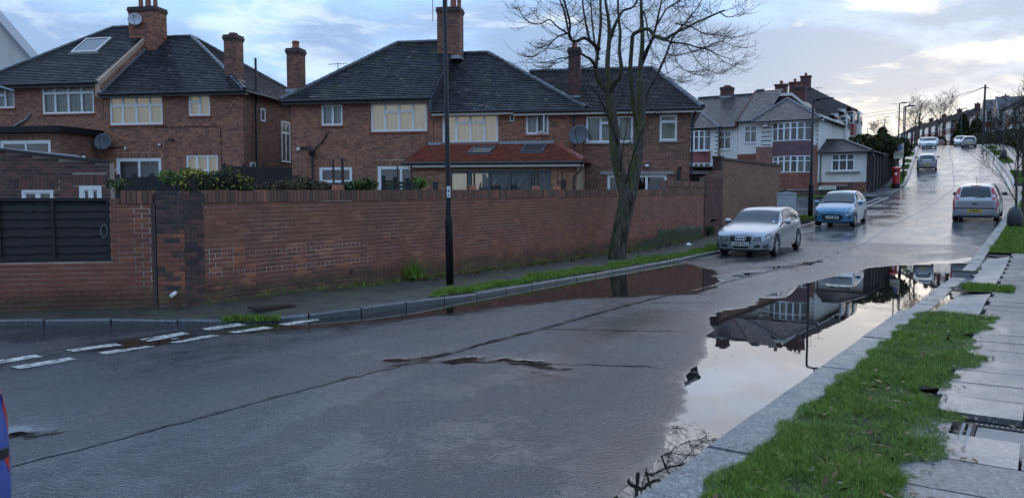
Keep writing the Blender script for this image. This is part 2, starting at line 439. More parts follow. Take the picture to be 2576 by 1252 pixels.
def curtain_mat(name, c, var):
    t = NT(name)
    v = t.pos((1, 1, 0.06))
    n = t.noise(13, 3, 0.5, vec=v)
    t.P(color=t.mix(n, tuple(x * (1 - var) for x in c), c), rough=0.9, spec=0.1)  # vertical darker streaks put the shade of the folds into the colour
    return t.m
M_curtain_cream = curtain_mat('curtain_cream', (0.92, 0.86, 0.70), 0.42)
_b = M_curtain_cream.node_tree.nodes['Principled BSDF']; _b.inputs['Emission Color'].default_value = (1.0, 0.88, 0.66, 1); _b.inputs['Emission Strength'].default_value = 0.09   # faint warm glow put into the curtain cloth itself to brighten it
M_curtain_net = curtain_mat('curtain_net', (0.72, 0.71, 0.62), 0.4)
M_curtain_grey = curtain_mat('curtain_grey', (0.44, 0.45, 0.44), 0.6)
M_blind_green = curtain_mat('blind_green', (0.40, 0.42, 0.30), 0.15)
M_sheet_grey = simple('polythene_sheet', (0.12, 0.14, 0.15), 0.3, var=0.45, nscale=3.5)

def glass_mat(name, tint, refl, rough=0.03):
    t = NT(name)
    t.t.nodes.remove(t.b)
    tr = t.n('ShaderNodeBsdfTransparent'); tr.inputs[0].default_value = (*tint, 1)
    gl = t.n('ShaderNodeBsdfGlossy'); gl.inputs['Roughness'].default_value = rough; gl.inputs['Color'].default_value = (1, 1, 1, 1)
    w = t.n('ShaderNodeBump'); w.inputs['Strength'].default_value = 0.06; w.inputs['Distance'].default_value = 0.05
    t.l(t.noise(1.7, 2, 0.5), w.inputs['Height']); t.l(w.outputs[0], gl.inputs['Normal'])
    fr = t.n('ShaderNodeFresnel'); fr.inputs[0].default_value = refl
    mx = t.n('ShaderNodeMixShader'); t.l(fr.outputs[0], mx.inputs[0]); t.l(tr.outputs[0], mx.inputs[1]); t.l(gl.outputs[0], mx.inputs[2])
    t.l(mx.outputs[0], t.out.inputs[0])
    return t.m
M_glass = glass_mat('window_glass', (0.93, 0.94, 0.93), 1.55)
M_glass_dark = glass_mat('window_glass_dark', (0.55, 0.58, 0.6), 1.9)

def lattice_mat():
    t = NT('leaded_glass_strip'); t.P(color=(0.30, 0.30, 0.28), rough=0.5, metal=0.6); return t.m
M_came = lattice_mat()

# wet ground
def asphalt(name, base, wet_lo, wet_hi, bump_s, brown=0.0, grain=45.0, speck=(0.17, 0.18, 0.20)):
    t = NT(name)
    flat = t.pos((1, 1, 0))
    rot = t.n('ShaderNodeVectorRotate', rotation_type='Z_AXIS'); t.l(flat, rot.inputs['Vector']); rot.inputs['Angle'].default_value = PHI     # y axis along the road
    st = t.n('ShaderNodeVectorMath', operation='MULTIPLY'); t.l(rot.outputs[0], st.inputs[0]); st.inputs[1].default_value = (1.0, 0.35, 0)
    big = t.noise(0.55, 4, 0.65, vec=flat, dist=0.9)
    track = t.noise(0.9, 4, 0.6, vec=st.outputs[0], dist=0.5)
    mid = t.noise(6.0, 4, 0.7, vec=flat, dist=0.4)
    gr = t.noise(grain, 2, 0.8, vec=flat)
    c = t.mix(mid, tuple(x * 0.5 for x in base), tuple(x * 1.5 for x in base))
    c = t.mix(t.ramp(gr, [(0.54, 0.0), (0.64, 0.6)]), c, speck)  # pale aggregate specks, also painted in for glints on the wet grain
    c = t.mix(t.ramp(t.voro(17.0, vec=flat), [(0.03, 0.9), (0.08, 0.0)]), c, (0.36, 0.35, 0.32))
    if brown: c = t.mix(t.math('MULTIPLY', t.ramp(t.noise(1.0, 5, 0.65, vec=st.outputs[0], dist=0.8), [(0.50, 0.0), (0.60, 1.0)]), brown), c, (0.040, 0.024, 0.018))
    wet = t.math('ADD', t.math('MULTIPLY', big, 0.35), t.math('ADD', t.math('MULTIPLY', track, 0.4), t.math('MULTIPLY', mid, 0.25)))
    film = t.ramp(wet, [(0.45, wet_hi), (0.50, wet_lo + (wet_hi - wet_lo) * .5), (0.55, wet_lo)])
    # standing water nearby leaves a smooth dark damp margin
    shore = t.n('ShaderNodeAttribute', attribute_name='shore').outputs['Fac']
    film = t.mix(t.math('MULTIPLY', shore, 0.7), film, (0.03, 0.03, 0.03))
    c = t.mix(t.math('MULTIPLY', shore, 0.5), c, (0.016, 0.014, 0.013))
    bn = t.n('ShaderNodeBump'); bn.inputs['Distance'].default_value = 0.03; t.l(gr, bn.inputs['Height'])
    t.l(t.math('MULTIPLY', t.ramp(wet, [(0.45, bump_s), (0.55, bump_s * 0.35)]), t.math('SUBTRACT', 1.0, t.math('MULTIPLY', shore, 0.9))), bn.inputs['Strength'])
    t.P(color=c, rough=film, spec=0.7, ior=1.54, normal=bn.outputs[0])
    return t.m
M_road = asphalt('wet_asphalt', (0.018, 0.020, 0.025), 0.04, 0.32, 0.7, brown=0.45, grain=34, speck=(0.085, 0.095, 0.11))
M_concrete_road = asphalt('wet_concrete_road', (0.055, 0.06, 0.068), 0.05, 0.25, 0.30, grain=18, speck=(0.12, 0.13, 0.15))
t = NT('mossy_footpath')
_f = t.pos((1, 1, 0))
_c = t.ramp(t.noise(1.6, 6, 0.68, vec=_f, dist=0.7), [(0.34, (0.030, 0.026, 0.022)), (0.50, (0.052, 0.047, 0.036)), (0.62, (0.060, 0.062, 0.030)), (0.74, (0.085, 0.092, 0.034))])
_c = t.mix(t.ramp(t.noise(30, 3, 0.8, vec=_f), [(0.52, 0.0), (0.66, 0.6)]), _c, (0.015, 0.014, 0.012))
t.P(color=_c, rough=t.ramp(t.noise(1.1, 4, 0.6, vec=_f), [(0.4, 0.45), (0.6, 0.8)]), spec=0.3, normal=t.bump(t.noise(34, 3, 0.75, vec=_f), 0.7, 0.02)); M_path = t.m
M_drive = asphalt('wet_driveway', (0.17, 0.165, 0.16), 0.28, 0.5, 0.6, grain=50)

t = NT('water')
_w = t.bump(t.noise(3.0, 3, 0.5, vec=t.pos((1, 1, 1))), 0.012, 0.02)
t.P(color=(0.013, 0.0105, 0.009), rough=0.012, spec=1.0, ior=1.62, normal=_w); M_water = t.m
t = NT('tar'); t.P(color=(0.010, 0.010, 0.010), rough=t.ramp(t.noise(2.0, 4, 0.6), [(0.35, 0.06), (0.65, 0.3)]), spec=0.6, normal=t.bump(t.noise(40, 3, 0.6), 0.25, 0.004)); M_tar = t.m
t = NT('road_paint')
t.P(color=t.mix(t.ramp(t.noise(14, 6, 0.7, dist=0.5), [(0.44, 0.0), (0.58, 1.0)]), (0.50, 0.49, 0.43), (0.09, 0.085, 0.08)), rough=0.5, spec=0.5, normal=t.bump(t.noise(120, 3, 0.6), 0.3, 0.004)); M_paint = t.m
def stone(name, c, r0, r1, bs, sc, wetc=0.4):
    t = NT(name)
    oi = t.n('ShaderNodeObjectInfo')
    n = t.noise(sc, 6, 0.65)
    cc = t.mix(n, tuple(x * 0.62 for x in c), tuple(min(1, x * 1.3) for x in c))
    cc = t.mix(t.math('MULTIPLY', oi.outputs['Random'], 0.35), cc, t.mix(0.6, cc, (0.10, 0.10, 0.105)))
    cc = t.mix(t.ramp(t.noise(sc * 3.0, 3, 0.75), [(0.50, 0.0), (0.60, 0.85)]), cc, tuple(x * 0.36 for x in c))  # stone grain; its dark and pale flecks also stand in for bump shading and glints
    cc = t.mix(t.ramp(t.noise(sc * 2.6, 3, 0.75), [(0.54, 0.0), (0.64, 0.8)]), cc, tuple(min(1, x * 2.3) for x in c))
    stain = t.noise(1.6, 6, 0.6, dist=0.8)
    cc = t.mix(t.ramp(stain, [(0.55, 0.0), (0.75, 0.5)]), cc, (0.07, 0.075, 0.055))
    wet = t.math('ADD', t.math('MULTIPLY', oi.outputs['Random'], r1 - r0), t.ramp(t.noise(2.2, 4, 0.6, dist=0.4), [(0.35, r0 * 0.3), (0.65, r0 * 1.3)]))
    t.P(color=cc, rough=wet, spec=0.55, normal=t.bump(t.noise(sc * 4, 3, 0.75), bs, 0.012), coat=t.math('MULTIPLY', t.ramp(oi.outputs['Random'], [(0.35, 0.0), (0.8, 1.0)]), t.ramp(t.noise(1.3, 4, 0.6), [(0.40, wetc), (0.62, wetc * .15)])), coatr=0.08)
    return t.m
M_slab = stone('wet_paving_slab', (0.115, 0.119, 0.13), 0.20, 0.42, 0.6, 11, wetc=0.6)
M_granite = stone('kerb_granite', (0.175, 0.172, 0.168), 0.45, 0.55, 1.0, 13, wetc=0.1)
M_kerb_concrete = stone('kerb_concrete', (0.075, 0.084, 0.086), 0.3, 0.5, 0.3, 12, wetc=0.3)
t = NT('soil'); t.P(color=t.ramp(t.noise(7, 6, 0.7), [(0.3, (0.022, 0.017, 0.012)), (0.6, (0.05, 0.037, 0.025)), (0.8, (0.03, 0.04, 0.015))]), rough=0.85, normal=t.bump(t.noise(30, 5, 0.7), 0.8, 0.03)); M_soil = t.m
def leafmat(name, stops, rough=0.5, trans=0.0):
    t = NT(name)
    c = t.ramp(t.tint(), stops)
    big = t.noise(2.6, 4, 0.65, vec=t.pos((1, 1, 0.5)))
    c = t.mix(t.ramp(big, [(0.45, 0.0), (0.62, 0.7)]), c, t.mix(0.5, c, (0.20, 0.19, 0.03)))
    c = t.mix(t.ramp(t.noise(3.7, 3, 0.6, vec=t.pos((1, 1, 0.4))), [(0.30, 0.55), (0.48, 0.0)]), c, t.mix(0.65, c, (0.012, 0.02, 0.006)))
    c = t.mix(t.ramp(t.noise(11, 3, 0.7, vec=t.pos((1, 1, 0.3))), [(0.36, 0.6), (0.52, 0.0)]), c, t.mix(0.75, c, (0.008, 0.013, 0.004)))
    t.P(color=c, rough=rough, spec=0.18); return t.m
M_grass = leafmat('grass', [(0.0, (0.07, 0.135, 0.015)), (0.5, (0.135, 0.245, 0.026)), (0.85, (0.215, 0.31, 0.036)), (1.0, (0.32, 0.27, 0.11))], 0.42)
M_leaf = leafmat('evergreen_leaf', [(0.0, (0.018, 0.032, 0.012)), (0.6, (0.04, 0.075, 0.022)), (1.0, (0.075, 0.12, 0.035))], 0.45)
M_leaf_dark = leafmat('hedge_leaf', [(0.0, (0.010, 0.015, 0.008)), (0.6, (0.020, 0.030, 0.013)), (1.0, (0.034, 0.045, 0.018))], 0.55)
M_leaf_yellow = leafmat('yellow_leaf', [(0.0, (0.17, 0.17, 0.02)), (1.0, (0.34, 0.31, 0.035))], 0.5)
M_leaf_bright = leafmat('bright_leaf', [(0.0, (0.05, 0.12, 0.02)), (1.0, (0.11, 0.21, 0.04))], 0.5)
M_leaf_dead = leafmat('fallen_leaf', [(0.0, (0.022, 0.013, 0.010)), (0.5, (0.085, 0.033, 0.016)), (0.85, (0.17, 0.060, 0.022)), (1.0, (0.13, 0.12, 0.11))], 0.35)
M_twig_dead = leafmat('dead_twig', [(0.0, (0.035, 0.025, 0.022)), (1.0, (0.11, 0.08, 0.065))], 0.7)
def bark(name, c1, c2, moss):
    t = NT(name)
    n = t.ramp(t.noise(11, 5, 0.7, vec=t.pos((1, 1, 0.22)), dist=0.6), [(0.36, 0.0), (0.64, 1.0)])
    c = t.mix(n, c1, c2)
    if moss:
        g = t.n('ShaderNodeNewGeometry'); sx = t.n('ShaderNodeSeparateXYZ'); t.l(g.outputs['Normal'], sx.inputs[0])
        mm = t.math('ADD', t.noise(3.2, 5, 0.65), t.math('MULTIPLY', sx.outputs[0], -0.13))
        c = t.mix(t.math('MULTIPLY', t.ramp(mm, [(0.46, 0.0), (0.62, 1.0)]), moss), c, t.ramp(t.noise(14, 4, 0.6), [(0.3, (0.045, 0.06, 0.022)), (0.7, (0.125, 0.135, 0.03))]))
    t.P(color=c, rough=0.8, spec=0.3, normal=t.bump(n, 0.9, 0.03)); return t.m
M_bark = bark('mossy_bark', (0.045, 0.040, 0.030), (0.115, 0.105, 0.075), 0.75)
M_bark_low = bark('trunk_bark', (0.014, 0.012, 0.010), (0.13, 0.108, 0.082), 0.3)
M_twig = bark('branch_bark', (0.016, 0.014, 0.013), (0.05, 0.043, 0.035), 0.15)

# cars
def paint(name, c, metal=0.0, rough=0.32):
    t = NT(name)
    t.P(color=t.mix(t.noise(1.5, 3, 0.5), tuple(x * 0.94 for x in c), c), metal=metal, rough=rough, coat=0.9, coatr=0.06, spec=0.5)
    return t.m
M_silver = paint('silver_paint', (0.30, 0.315, 0.34), 0.55)
M_beige_silver = paint('warm_silver_paint', (0.30, 0.305, 0.32), 0.5)
M_carblue = paint('sky_blue_paint', (0.034, 0.165, 0.275), 0.25)
M_deepblue = paint('deep_blue_paint', (0.006, 0.06, 0.34), 0.0)
M_carwhite = paint('white_paint', (0.60, 0.62, 0.64), 0.0)
M_darkcar = paint('dark_car_paint', (0.03, 0.05, 0.075), 0.2)
M_redcar = paint('dark_red_paint', (0.16, 0.02, 0.02), 0.1)
t = NT('car_glass'); t.P(color=(0.035, 0.045, 0.05), rough=0.05, spec=0.5, ior=1.45); M_carglass = t.m
M_tyre = simple('tyre_rubber', (0.014, 0.014, 0.015), 0.7, nscale=40)
M_rim = simple('alloy', (0.46, 0.47, 0.48), 0.32, 0.7)
M_chrome = simple('chrome', (0.75, 0.76, 0.77), 0.12, 0.95, var=0.04)
M_trim = simple('black_trim', (0.012, 0.012, 0.013), 0.38)
t = NT('headlight_glass'); t.P(color=(0.50, 0.52, 0.54), rough=0.12, metal=0.45, spec=0.9, coat=1.0, coatr=0.03); M_headlight = t.m
t = NT('headlight_dark'); t.P(color=(0.09, 0.095, 0.10), rough=0.12, metal=0.3, coat=1.0, coatr=0.03); M_headlight_dark = t.m
t = NT('tail_light'); t.P(color=(0.50, 0.006, 0.008), rough=0.3, coat=0.3, coatr=0.1); M_tail = t.m
t = NT('tail_light_dark'); t.P(color=(0.10, 0.008, 0.010), rough=0.15, coat=1.0, coatr=0.03); M_tail_dark = t.m
M_plate_white = simple('plate_white', (0.62, 0.62, 0.57), 0.4, var=0.03)
M_plate_yellow = simple('plate_yellow', (0.62, 0.42, 0.03), 0.4, var=0.03)
M_plate_text = simple('plate_black', (0.012, 0.012, 0.012), 0.5)
M_sticker = simple('pale_sticker', (0.6, 0.72, 0.78), 0.5)
# ---------------------------------------------------------------- ground, roads, water
def vnoise(x, y, f, seed):
    """smooth value noise on arrays"""
    r = np.random.default_rng(seed); T = r.random((64, 64)).astype(np.float64)
    X, Y = x * f, y * f
    i, j = np.floor(X).astype(int), np.floor(Y).astype(int); a, b = X - i, Y - j
    a = a * a * (3 - 2 * a); b = b * b * (3 - 2 * b)
    g = lambda p, q: T[p % 64, q % 64]
    return (g(i, j) * (1 - a) + g(i + 1, j) * a) * (1 - b) + (g(i, j + 1) * (1 - a) + g(i + 1, j + 1) * a) * b - 0.5
def fbm(x, y, f, seed, oct=4):
    s = 0; a = 1.0
    for k in range(oct): s = s + a * vnoise(x, y, f * 2 ** k, seed + k); a *= 0.5
    return s
def sdf(px, py, poly):
    d = np.full(px.shape, 1e9); inside = np.zeros(px.shape, bool)
    n = len(poly)
    for k in range(n):
        ax, ay = poly[k]; bx, by = poly[(k + 1) % n]
        ex, ey = bx - ax, by - ay
        t = np.clip(((px - ax) * ex + (py - ay) * ey) / (ex * ex + ey * ey + 1e-12), 0, 1)
        d = np.minimum(d, np.hypot(px - ax - t * ex, py - ay - t * ey))
        c = ((ay > py) != (by > py)) & (px < (bx - ax) * (py - ay) / (by - ay + 1e-12) + ax)
        inside ^= c
    return np.where(inside, -d, d)
ZRa = np.vectorize(zr)
P_RIGHT = [(3.9, -1.2), (4.3, -2.05), (4.9, -2.2), (5.8, -2.5), (6.8, -2.78), (7.6, -2.95), (8.2, -3.08), (9.2, -3.32), (10.0, -3.55), (10.6, -3.75), (11.5, -4.1), (12.6, -4.2), (13.6, -4.05), (14.8, -4.25), (16.8, -4.25), (20.0, -3.95), (22.0, -3.75), (24.0, -3.0), (25.6, -2.3), (26.6, -1.75), (26.0, -1.35), (24, -1.25), (22.6, -1.2), (20, -1.25), (18.0, -1.5), (16.4, -1.22), (15.0, -1.3), (13.6, -1.2)]
P_LEFT = [(6.6, -9.2), (7.2, -8.75), (7.8, -8.4), (9.1, -7.95), (11.1, -7.55), (12.4, -7.05), (13.3, -6.25), (14.4, -5.62), (15.7, -5.5), (17.1, -5.75), (17.8, -6.6), (18.4, -6.4), (19.2, -6.85), (20.0, -7.6), (20.9, -8.3), (20.9, -9.4), (16, -9.4), (10, -9.4), (8.0, -9.6)]
SMALL = [[(885, 885), (1000, 900), (1090, 896), (1120, 905), (1040, 922), (950, 908)], [(1060, 904), (1130, 887), (1250, 897), (1400, 912), (1490, 938), (1390, 934), (1250, 918), (1130, 912)], [(-40, 1085), (60, 1070), (130, 1078), (150, 1090), (80, 1108), (-20, 1115)], [(1270, 922), (1330, 925), (1480, 950), (1420, 954), (1300, 936)], [(210, 868), (420, 845), (520, 838), (470, 858), (330, 876)],
         [(1830, 690), (1900, 684), (1920, 690), (1860, 698)], [(1930, 672), (2060, 655), (2080, 659), (1960, 678)]]
SMALL = [[to_uv(on_z(*q)) for q in s] for s in SMALL]
ul = np.concatenate([np.arange(-30, -4, 2.0), np.arange(-4, 30.01, 0.06)])
vl = np.concatenate([np.arange(-40, -14, 2.0), np.arange(-14, -0.99, 0.06)])
U, V = np.meshgrid(ul, vl, indexing='ij')
s1 = np.minimum(sdf(U, V, P_RIGHT) + fbm(U, V, 0.9, 3, 6) * 0.22, sdf(U, V, P_LEFT) + fbm(U, V, 0.9, 13, 6) * 0.30 * np.clip((U - 9.5) / 4, 0.15, 1)) + fbm(U, V, 8.0, 51, 2) * 0.05
s2 = np.full(U.shape, 9.0)
for q in SMALL: s2 = np.minimum(s2, sdf(U, V, q))
s2 = s2 + 0.09 + fbm(U * 0.45, V, 5.0, 21, 3) * 0.36
sdm = np.minimum(s1, s2)
Zb = ZRa(U[:, 0])[:, None] - 0.012 + np.zeros_like(U)
hz = np.where(sdm > 0, 0.0016 + np.minimum(sdm * 0.03, 0.014), np.maximum(sdm * 0.06, -0.035)) + fbm(U, V, 3.0, 40, 3) * 0.0022
Zg = Zb + hz
def grid_mesh(name, X, Y, Z, mat, smooth=True):
    a, b = X.shape
    idx = np.arange(a * b).reshape(a, b)
    F = np.stack([idx[:-1, :-1], idx[1:, :-1], idx[1:, 1:], idx[:-1, 1:]], -1).reshape(-1, 4)
    return np_mesh(name, np.stack([X, Y, Z], -1).reshape(-1, 3), F[:, ::-1], mat, smooth=smooth)
road_me = grid_mesh('road', U * SA + V * CA, U * CA - V * SA, Zg, M_road)
_a = road_me.attributes.new('shore', 'FLOAT', 'POINT'); _a.data.foreach_set('value', np.exp(-np.maximum(sdm, 0) / 0.13).astype(np.float32).ravel())
road = link('road', road_me, kind='structure', label='wet dark asphalt road crossing the foreground')
for nm, a, b, c, d, lab in (('puddle', 3.2, 30.5, -5.25, -0.95, 'large clear puddle mirroring houses and sky along granite kerb'), ('puddle', 2.0, 24.0, -9.8, -5.25, 'long brown puddle along the kerb below the brick wall')):
    m = MB()
    n = 24
    for k in range(n):
        u0, u1 = lerp(a, b, k / n), lerp(a, b, (k + 1) / n)
        m.quad(W(u0, c, z=0), W(u0, d, z=0), W(u1, d, z=0), W(u1, c, z=0))
    m.build(nm, M_water, kind='structure', label=lab)

# land the whole scene stands on
tu = np.concatenate([np.arange(-120, -20, 20.0), np.arange(-20, 180, 5.0), np.arange(180, 1000, 40.0)])
tv = np.concatenate([np.arange(-500, -80, 60.0), np.arange(-80, 60, 5.0), np.arange(60, 500, 60.0)])
TU, TV = np.meshgrid(tu, tv, indexing='ij')
OFF = np.vectorize(off)(TU)
TZ = ZRa(tu)[:, None] - 0.20 + np.zeros_like(TU)
TZ = TZ - np.clip((TU - 40) / 60, 0, 1) * np.clip((-TV - 16) / 60, 0, 1) * 4.0
link('ground', grid_mesh('ground', TU * SA + (TV + OFF) * CA, TU * CA - (TV + OFF) * SA, TZ, M_soil), kind='structure')

# the road up the hill, in concrete bays
fu = np.concatenate([np.arange(29.9, 60, 0.5), np.arange(60, 420, 2.0)])
rows = []
for u in fu:
    k = kerb_r(u)
    rows.append([W(u, lerp(KERB_L, k + 0.05, t), dz=0.05 * (1 - (2 * t - 1) ** 2) * min(1, (u - 29.9) / 8)) for t in np.linspace(0, 1, 13)])
A = np.array(rows)
hill_road = link('hill_road', grid_mesh('hill_road', A[..., 0], A[..., 1], A[..., 2] + 0.003, M_concrete_road), kind='structure', label='wet pale concrete road climbing the hill')
def crown(u, v):
    t = (v - KERB_L) / (kerb_r(u) + 0.05 - KERB_L)
    return 0.05 * (1 - (2 * t - 1) ** 2) * min(1, max(0, (u - 29.9) / 8)) + 0.003
# side avenue behind the corner house
m = MB()
vs_av = [-8.3, -10, -14, -20, -30, -45, -70]
us_av = [40.0, 42.5, 45, 48, 51, 54, 57.5, 62]
for i in range(len(us_av) - 1):
    for j in range(len(vs_av) - 1):
        q = []
        for (uu, vv) in ((us_av[i], vs_av[j]), (us_av[i + 1], vs_av[j]), (us_av[i + 1], vs_av[j + 1]), (us_av[i], vs_av[j + 1])):
            q.append(W(uu, vv, dz=-0.004 - 0.02 * max(0, -vv - 14)))
        m.quad(*q)
m.build('side_avenue', M_concrete_road, kind='structure')

# painted marks and joints
def strip(mb, pts, w, dz=0.006, zf=None):
    """flat ribbon along (u, v) points"""
    for (u0, v0), (u1, v1) in zip(pts, pts[1:]):
        du, dv = u1 - u0, v1 - v0; L = math.hypot(du, dv); a, b = -dv / L * w / 2, du / L * w / 2
        q = []
        for (u, v) in ((u0 + a, v0 + b), (u0 - a, v0 - b), (u1 - a, v1 - b), (u1 + a, v1 + b)):
            q.append(W(u, v, dz=dz + (zf(u, v) if zf else 0)))
        mb.quad(*q)
def near_z(u, v):
    i = min(max(np.searchsorted(ul, u), 1), len(ul) - 1); j = min(max(np.searchsorted(vl, v), 1), len(vl) - 1)
    return float(max(Zg[i-1:i+1, j-1:j+1].max(), -0.004)) - zr(u)
for row, (v0, us) in enumerate(((-9.58, (3.82, 4.76, 5.70, 6.60)), (-9.10, (3.0, 3.95, 4.88, 5.80, 6.68, 7.55)))):
    for k, u0 in enumerate(us):
        mb = MB()
        L = 0.60 if row == 0 else 0.62
        for a in range(6):
            ua, ub = u0 + L * a / 6, u0 + L * (a + 1) / 6
            q = [W(uu, vv, z=zr(uu) + near_z(uu, vv) + 0.005) for uu, vv in ((ua, v0 - 0.1), (ua, v0 + 0.1), (ub, v0 + 0.1), (ub, v0 - 0.1))]
            mb.quad(q[0], q[1], q[2], q[3])
        mb.build('give_way_dash', M_paint, road)
# tar-filled joint between the two lanes
mb = MB(); rr = random.Random(4); uu = 2.0; pv = None
while uu < 29.8:
    v = -5.77 + 0.03 * math.sin(uu * 0.9) + rr.uniform(-.012, .012) + max(0, uu - 14) * 0.035
    w = rr.uniform(0.05, 0.12) if uu > 5.5 else rr.uniform(0.03, 0.07)
    cur = (uu, v, w)
    if pv:
        q = []
        for (a, b, c) in ((pv[0], pv[1], pv[2]), (cur[0], cur[1], cur[2])):
            q.append((a, b - c / 2)); q.append((a, b + c / 2))
        P4 = [W(a, b, z=zr(a) + near_z(a, b) + 0.005) for a, b in q]
        mb.quad(P4[0], P4[1], P4[3], P4[2])
    pv = cur; uu += 0.11
mb.build('tar_joint', M_tar, road)
for pts in ([(6.6, -5.75), (7.2, -4.9), (7.6, -4.0), (7.9, -3.3)], [(9.3, -5.7), (9.8, -4.6), (10.3, -3.9)], [(12.6, -5.6), (13.4, -4.6)], [(24.6, -8.4), (25.4, -5.3), (26.2, -2.5)], [(21.5, -5.3), (22.6, -5.9), (23.6, -6.6)], [(25.9, -8.3), (26.4, -6.8)]):
    mb = MB(); P3 = []
    for (a, b), (c, d) in zip(pts, pts[1:]):
        for t in np.linspace(0, 1, 9)[:-1]: P3.append((lerp(a, c, t) + rr.uniform(-.03, .03), lerp(b, d, t)))
    for (a, b), (c, d) in zip(P3, P3[1:]):
        w = rr.uniform(0.008, 0.03)
        P4 = [W(x, y, z=zr(x) + near_z(x, y) + 0.004) for x, y in ((a - w, b), (a + w, b), (c + w, d), (c - w, d))]
        mb.quad(*P4)
    mb.build('road_crack', M_tar, road)
# joints and lines of the hill road
mb_c = MB()
for u0 in [31.5, 36.2, 41, 46, 50.5, 55, 59.5, 64, 68.5, 73, 78, 83, 88, 94, 100, 106, 112]:
    m = MB(); vv = np.linspace(KERB_L + 0.1, kerb_r(u0), 10)
    strip(m, [(u0, a) for a in vv], 0.05 if u0 < 60 else 0.07, 0.004, crown); m.build('bay_joint', M_tar, hill_road)
m = MB(); pts = [(u, -5.2 + 0.06 * math.sin(u * .3)) for u in np.arange(30, 120, 1.0)]
strip(m, pts, 0.045, 0.004, crown); m.build('bay_joint', M_concrete, hill_road)
for u0 in np.arange(44.5, 56.5, 0.9):
    for j in (-8.45, -8.9):
        m = MB(); strip(m, [(u0, j), (u0 + 0.55, j)], 0.18, 0.012); m.build('give_way_dash', M_paint, hill_road)
for u0 in np.arange(60, 79, 1.0):
    m = MB(); strip(m, [(u0, -6.4), (u0 + 0.5, -6.4)], 0.11, 0.006, crown); m.build('lane_dash', M_paint, hill_road)
for a, b in ((66, 78), (80, 90), (92, 99), (101, 108)):
    m = MB(); strip(m, [(u, kerb_r(u) - 0.30) for u in np.arange(a, b, 1.5)], 0.22, 0.018, crown); m.build('edge_line', M_paint, hill_road)
for a, b in ((97, 103), (64, 68)):
    m = MB(); strip(m, [(a, KERB_L + 0.45), (b, KERB_L + 0.45)], 0.14, 0.006, crown); m.build('edge_line', M_paint, hill_road)
for u0 in (104, 109, 115, 122):
    m = MB(); strip(m, [(u0, -5.15), (u0 + 3, -5.15)], 0.13, 0.008, crown); m.build('centre_dash', M_paint, hill_road)

# kerb stones: one block each
def kerb_run(name, label, pts, hs, width, mat, length=0.92, side=1, gap=0.012):
    """pts: plan polyline [(x, y, z_road)], hs: heights above the road at the points; each stone its own part"""
    base = link(name, None, kind='structure', label=label)
    cum = [0]
    for p, q in zip(pts, pts[1:]): cum.append(cum[-1] + math.hypot(q[0] - p[0], q[1] - p[1]))
    def at(d):
        for k in range(len(pts) - 1):
            if d <= cum[k + 1] or k == len(pts) - 2:
                t = (d - cum[k]) / (cum[k + 1] - cum[k])
                p, q = pts[k], pts[k + 1]
                tx, ty = (q[0] - p[0]) / (cum[k + 1] - cum[k]), (q[1] - p[1]) / (cum[k + 1] - cum[k])
                return lerp(p[0], q[0], t), lerp(p[1], q[1], t), lerp(p[2], q[2], t), lerp(hs[k], hs[k + 1], t), tx, ty
    d = 0.0
    while d < cum[-1] - 0.1:
        e = min(d + length * random.uniform(0.96, 1.04), cum[-1])
        A, B = at(d + gap), at(e - gap)
        jz = random.uniform(-0.006, 0.006); ch = 0.018
        prof = [(0.0, -0.2), (0.0, 1 - 0), (ch, 2), (width, 2), (width, -0.2)]
        vs_ = []
        for (x, y, z, h, tx, ty) in (A, B):
            nx, ny = -ty * side, tx * side
            for o, kind in ((0, 'b'), (0, 'c'), (ch, 't'), (width, 't'), (width, 'b')):
                zz = z - 0.2 if kind == 'b' else (z + h - 0.02 + jz if kind == 'c' else z + h + jz)
                vs_.append((x + nx * o, y + ny * o, zz))
        m = MB(); m.add(vs_, [(0, 1, 6, 5), (1, 2, 7, 6), (2, 3, 8, 7), (3, 4, 9, 8), (4, 3, 2, 1, 0), (5, 6, 7, 8, 9)])
        m.build('kerb_stone', mat, base)
        d = e
    return base
def upts(us, v, fz=None):
    return [(*W(u, v(u) if callable(v) else v)[:2], (fz(u) if fz else zr(u) - 0.012)) for u in us]
kerb_run('kerb', 'broad granite kerb beside the grass verge and clear puddle', upts([-3, 0, 4, 8, 13.3], lambda u: kerb_r(u) + 0.0), [0.11] * 5, 0.33, M_granite, 1.05, side=-1)
kerb_run('kerb', 'sunken granite kerb at the flooded driveway crossing', upts([13.3, 14.4, 16.2, 17.4, 18.6, 22, 25, 26.5], kerb_r), [0.11, 0.01, 0.0, 0.03, 0.02, -0.02, 0.02, 0.1], 0.30, M_granite, 0.95, side=-1)
kerb_run('kerb', 'granite kerb climbing the hill past the young staked tree', upts(list(np.arange(26.5, 64, 4)), kerb_r), [0.1] * 10, 0.30, M_granite, 0.95, side=-1)
m = MB()
for a, b in zip(np.arange(62.5, 200, 3), np.arange(65.5, 203, 3)):
    for vv, w in ((kerb_r(a), 0.28), (KERB_L - 0.16, 0.16)):
        if vv < -8 and a < 66: continue
        P8 = [W(a, vv, -0.1), W(b, vv, -0.1), W(b, vv + w, -0.1), W(a, vv + w, -0.1), W(a, vv, .11), W(b, vv, .11), W(b, vv + w, .11), W(a, vv + w, .11)]
        m.hexa(P8)
m.build('kerb', M_granite, kind='structure', label='far kerb line up the hill')
corner = [(-14.0, on_z(0, 823).y - 0.5, 0.0)] + [(*on_z(x, y)[:2], 0.0) for x, y in ((0, 821), (170, 819), (350, 816), (560, 812), (690, 808), (800, 803), (985, 781), (1080, 767))] + upts([11.2, 14, 20, 26, 32, 38.3], KERB_L) + upts([40.3], KERB_L - .1) + upts([41.7], -9.5) + upts([42.6], -11.2) + upts([43.0], -14) + upts([43.0], -30)
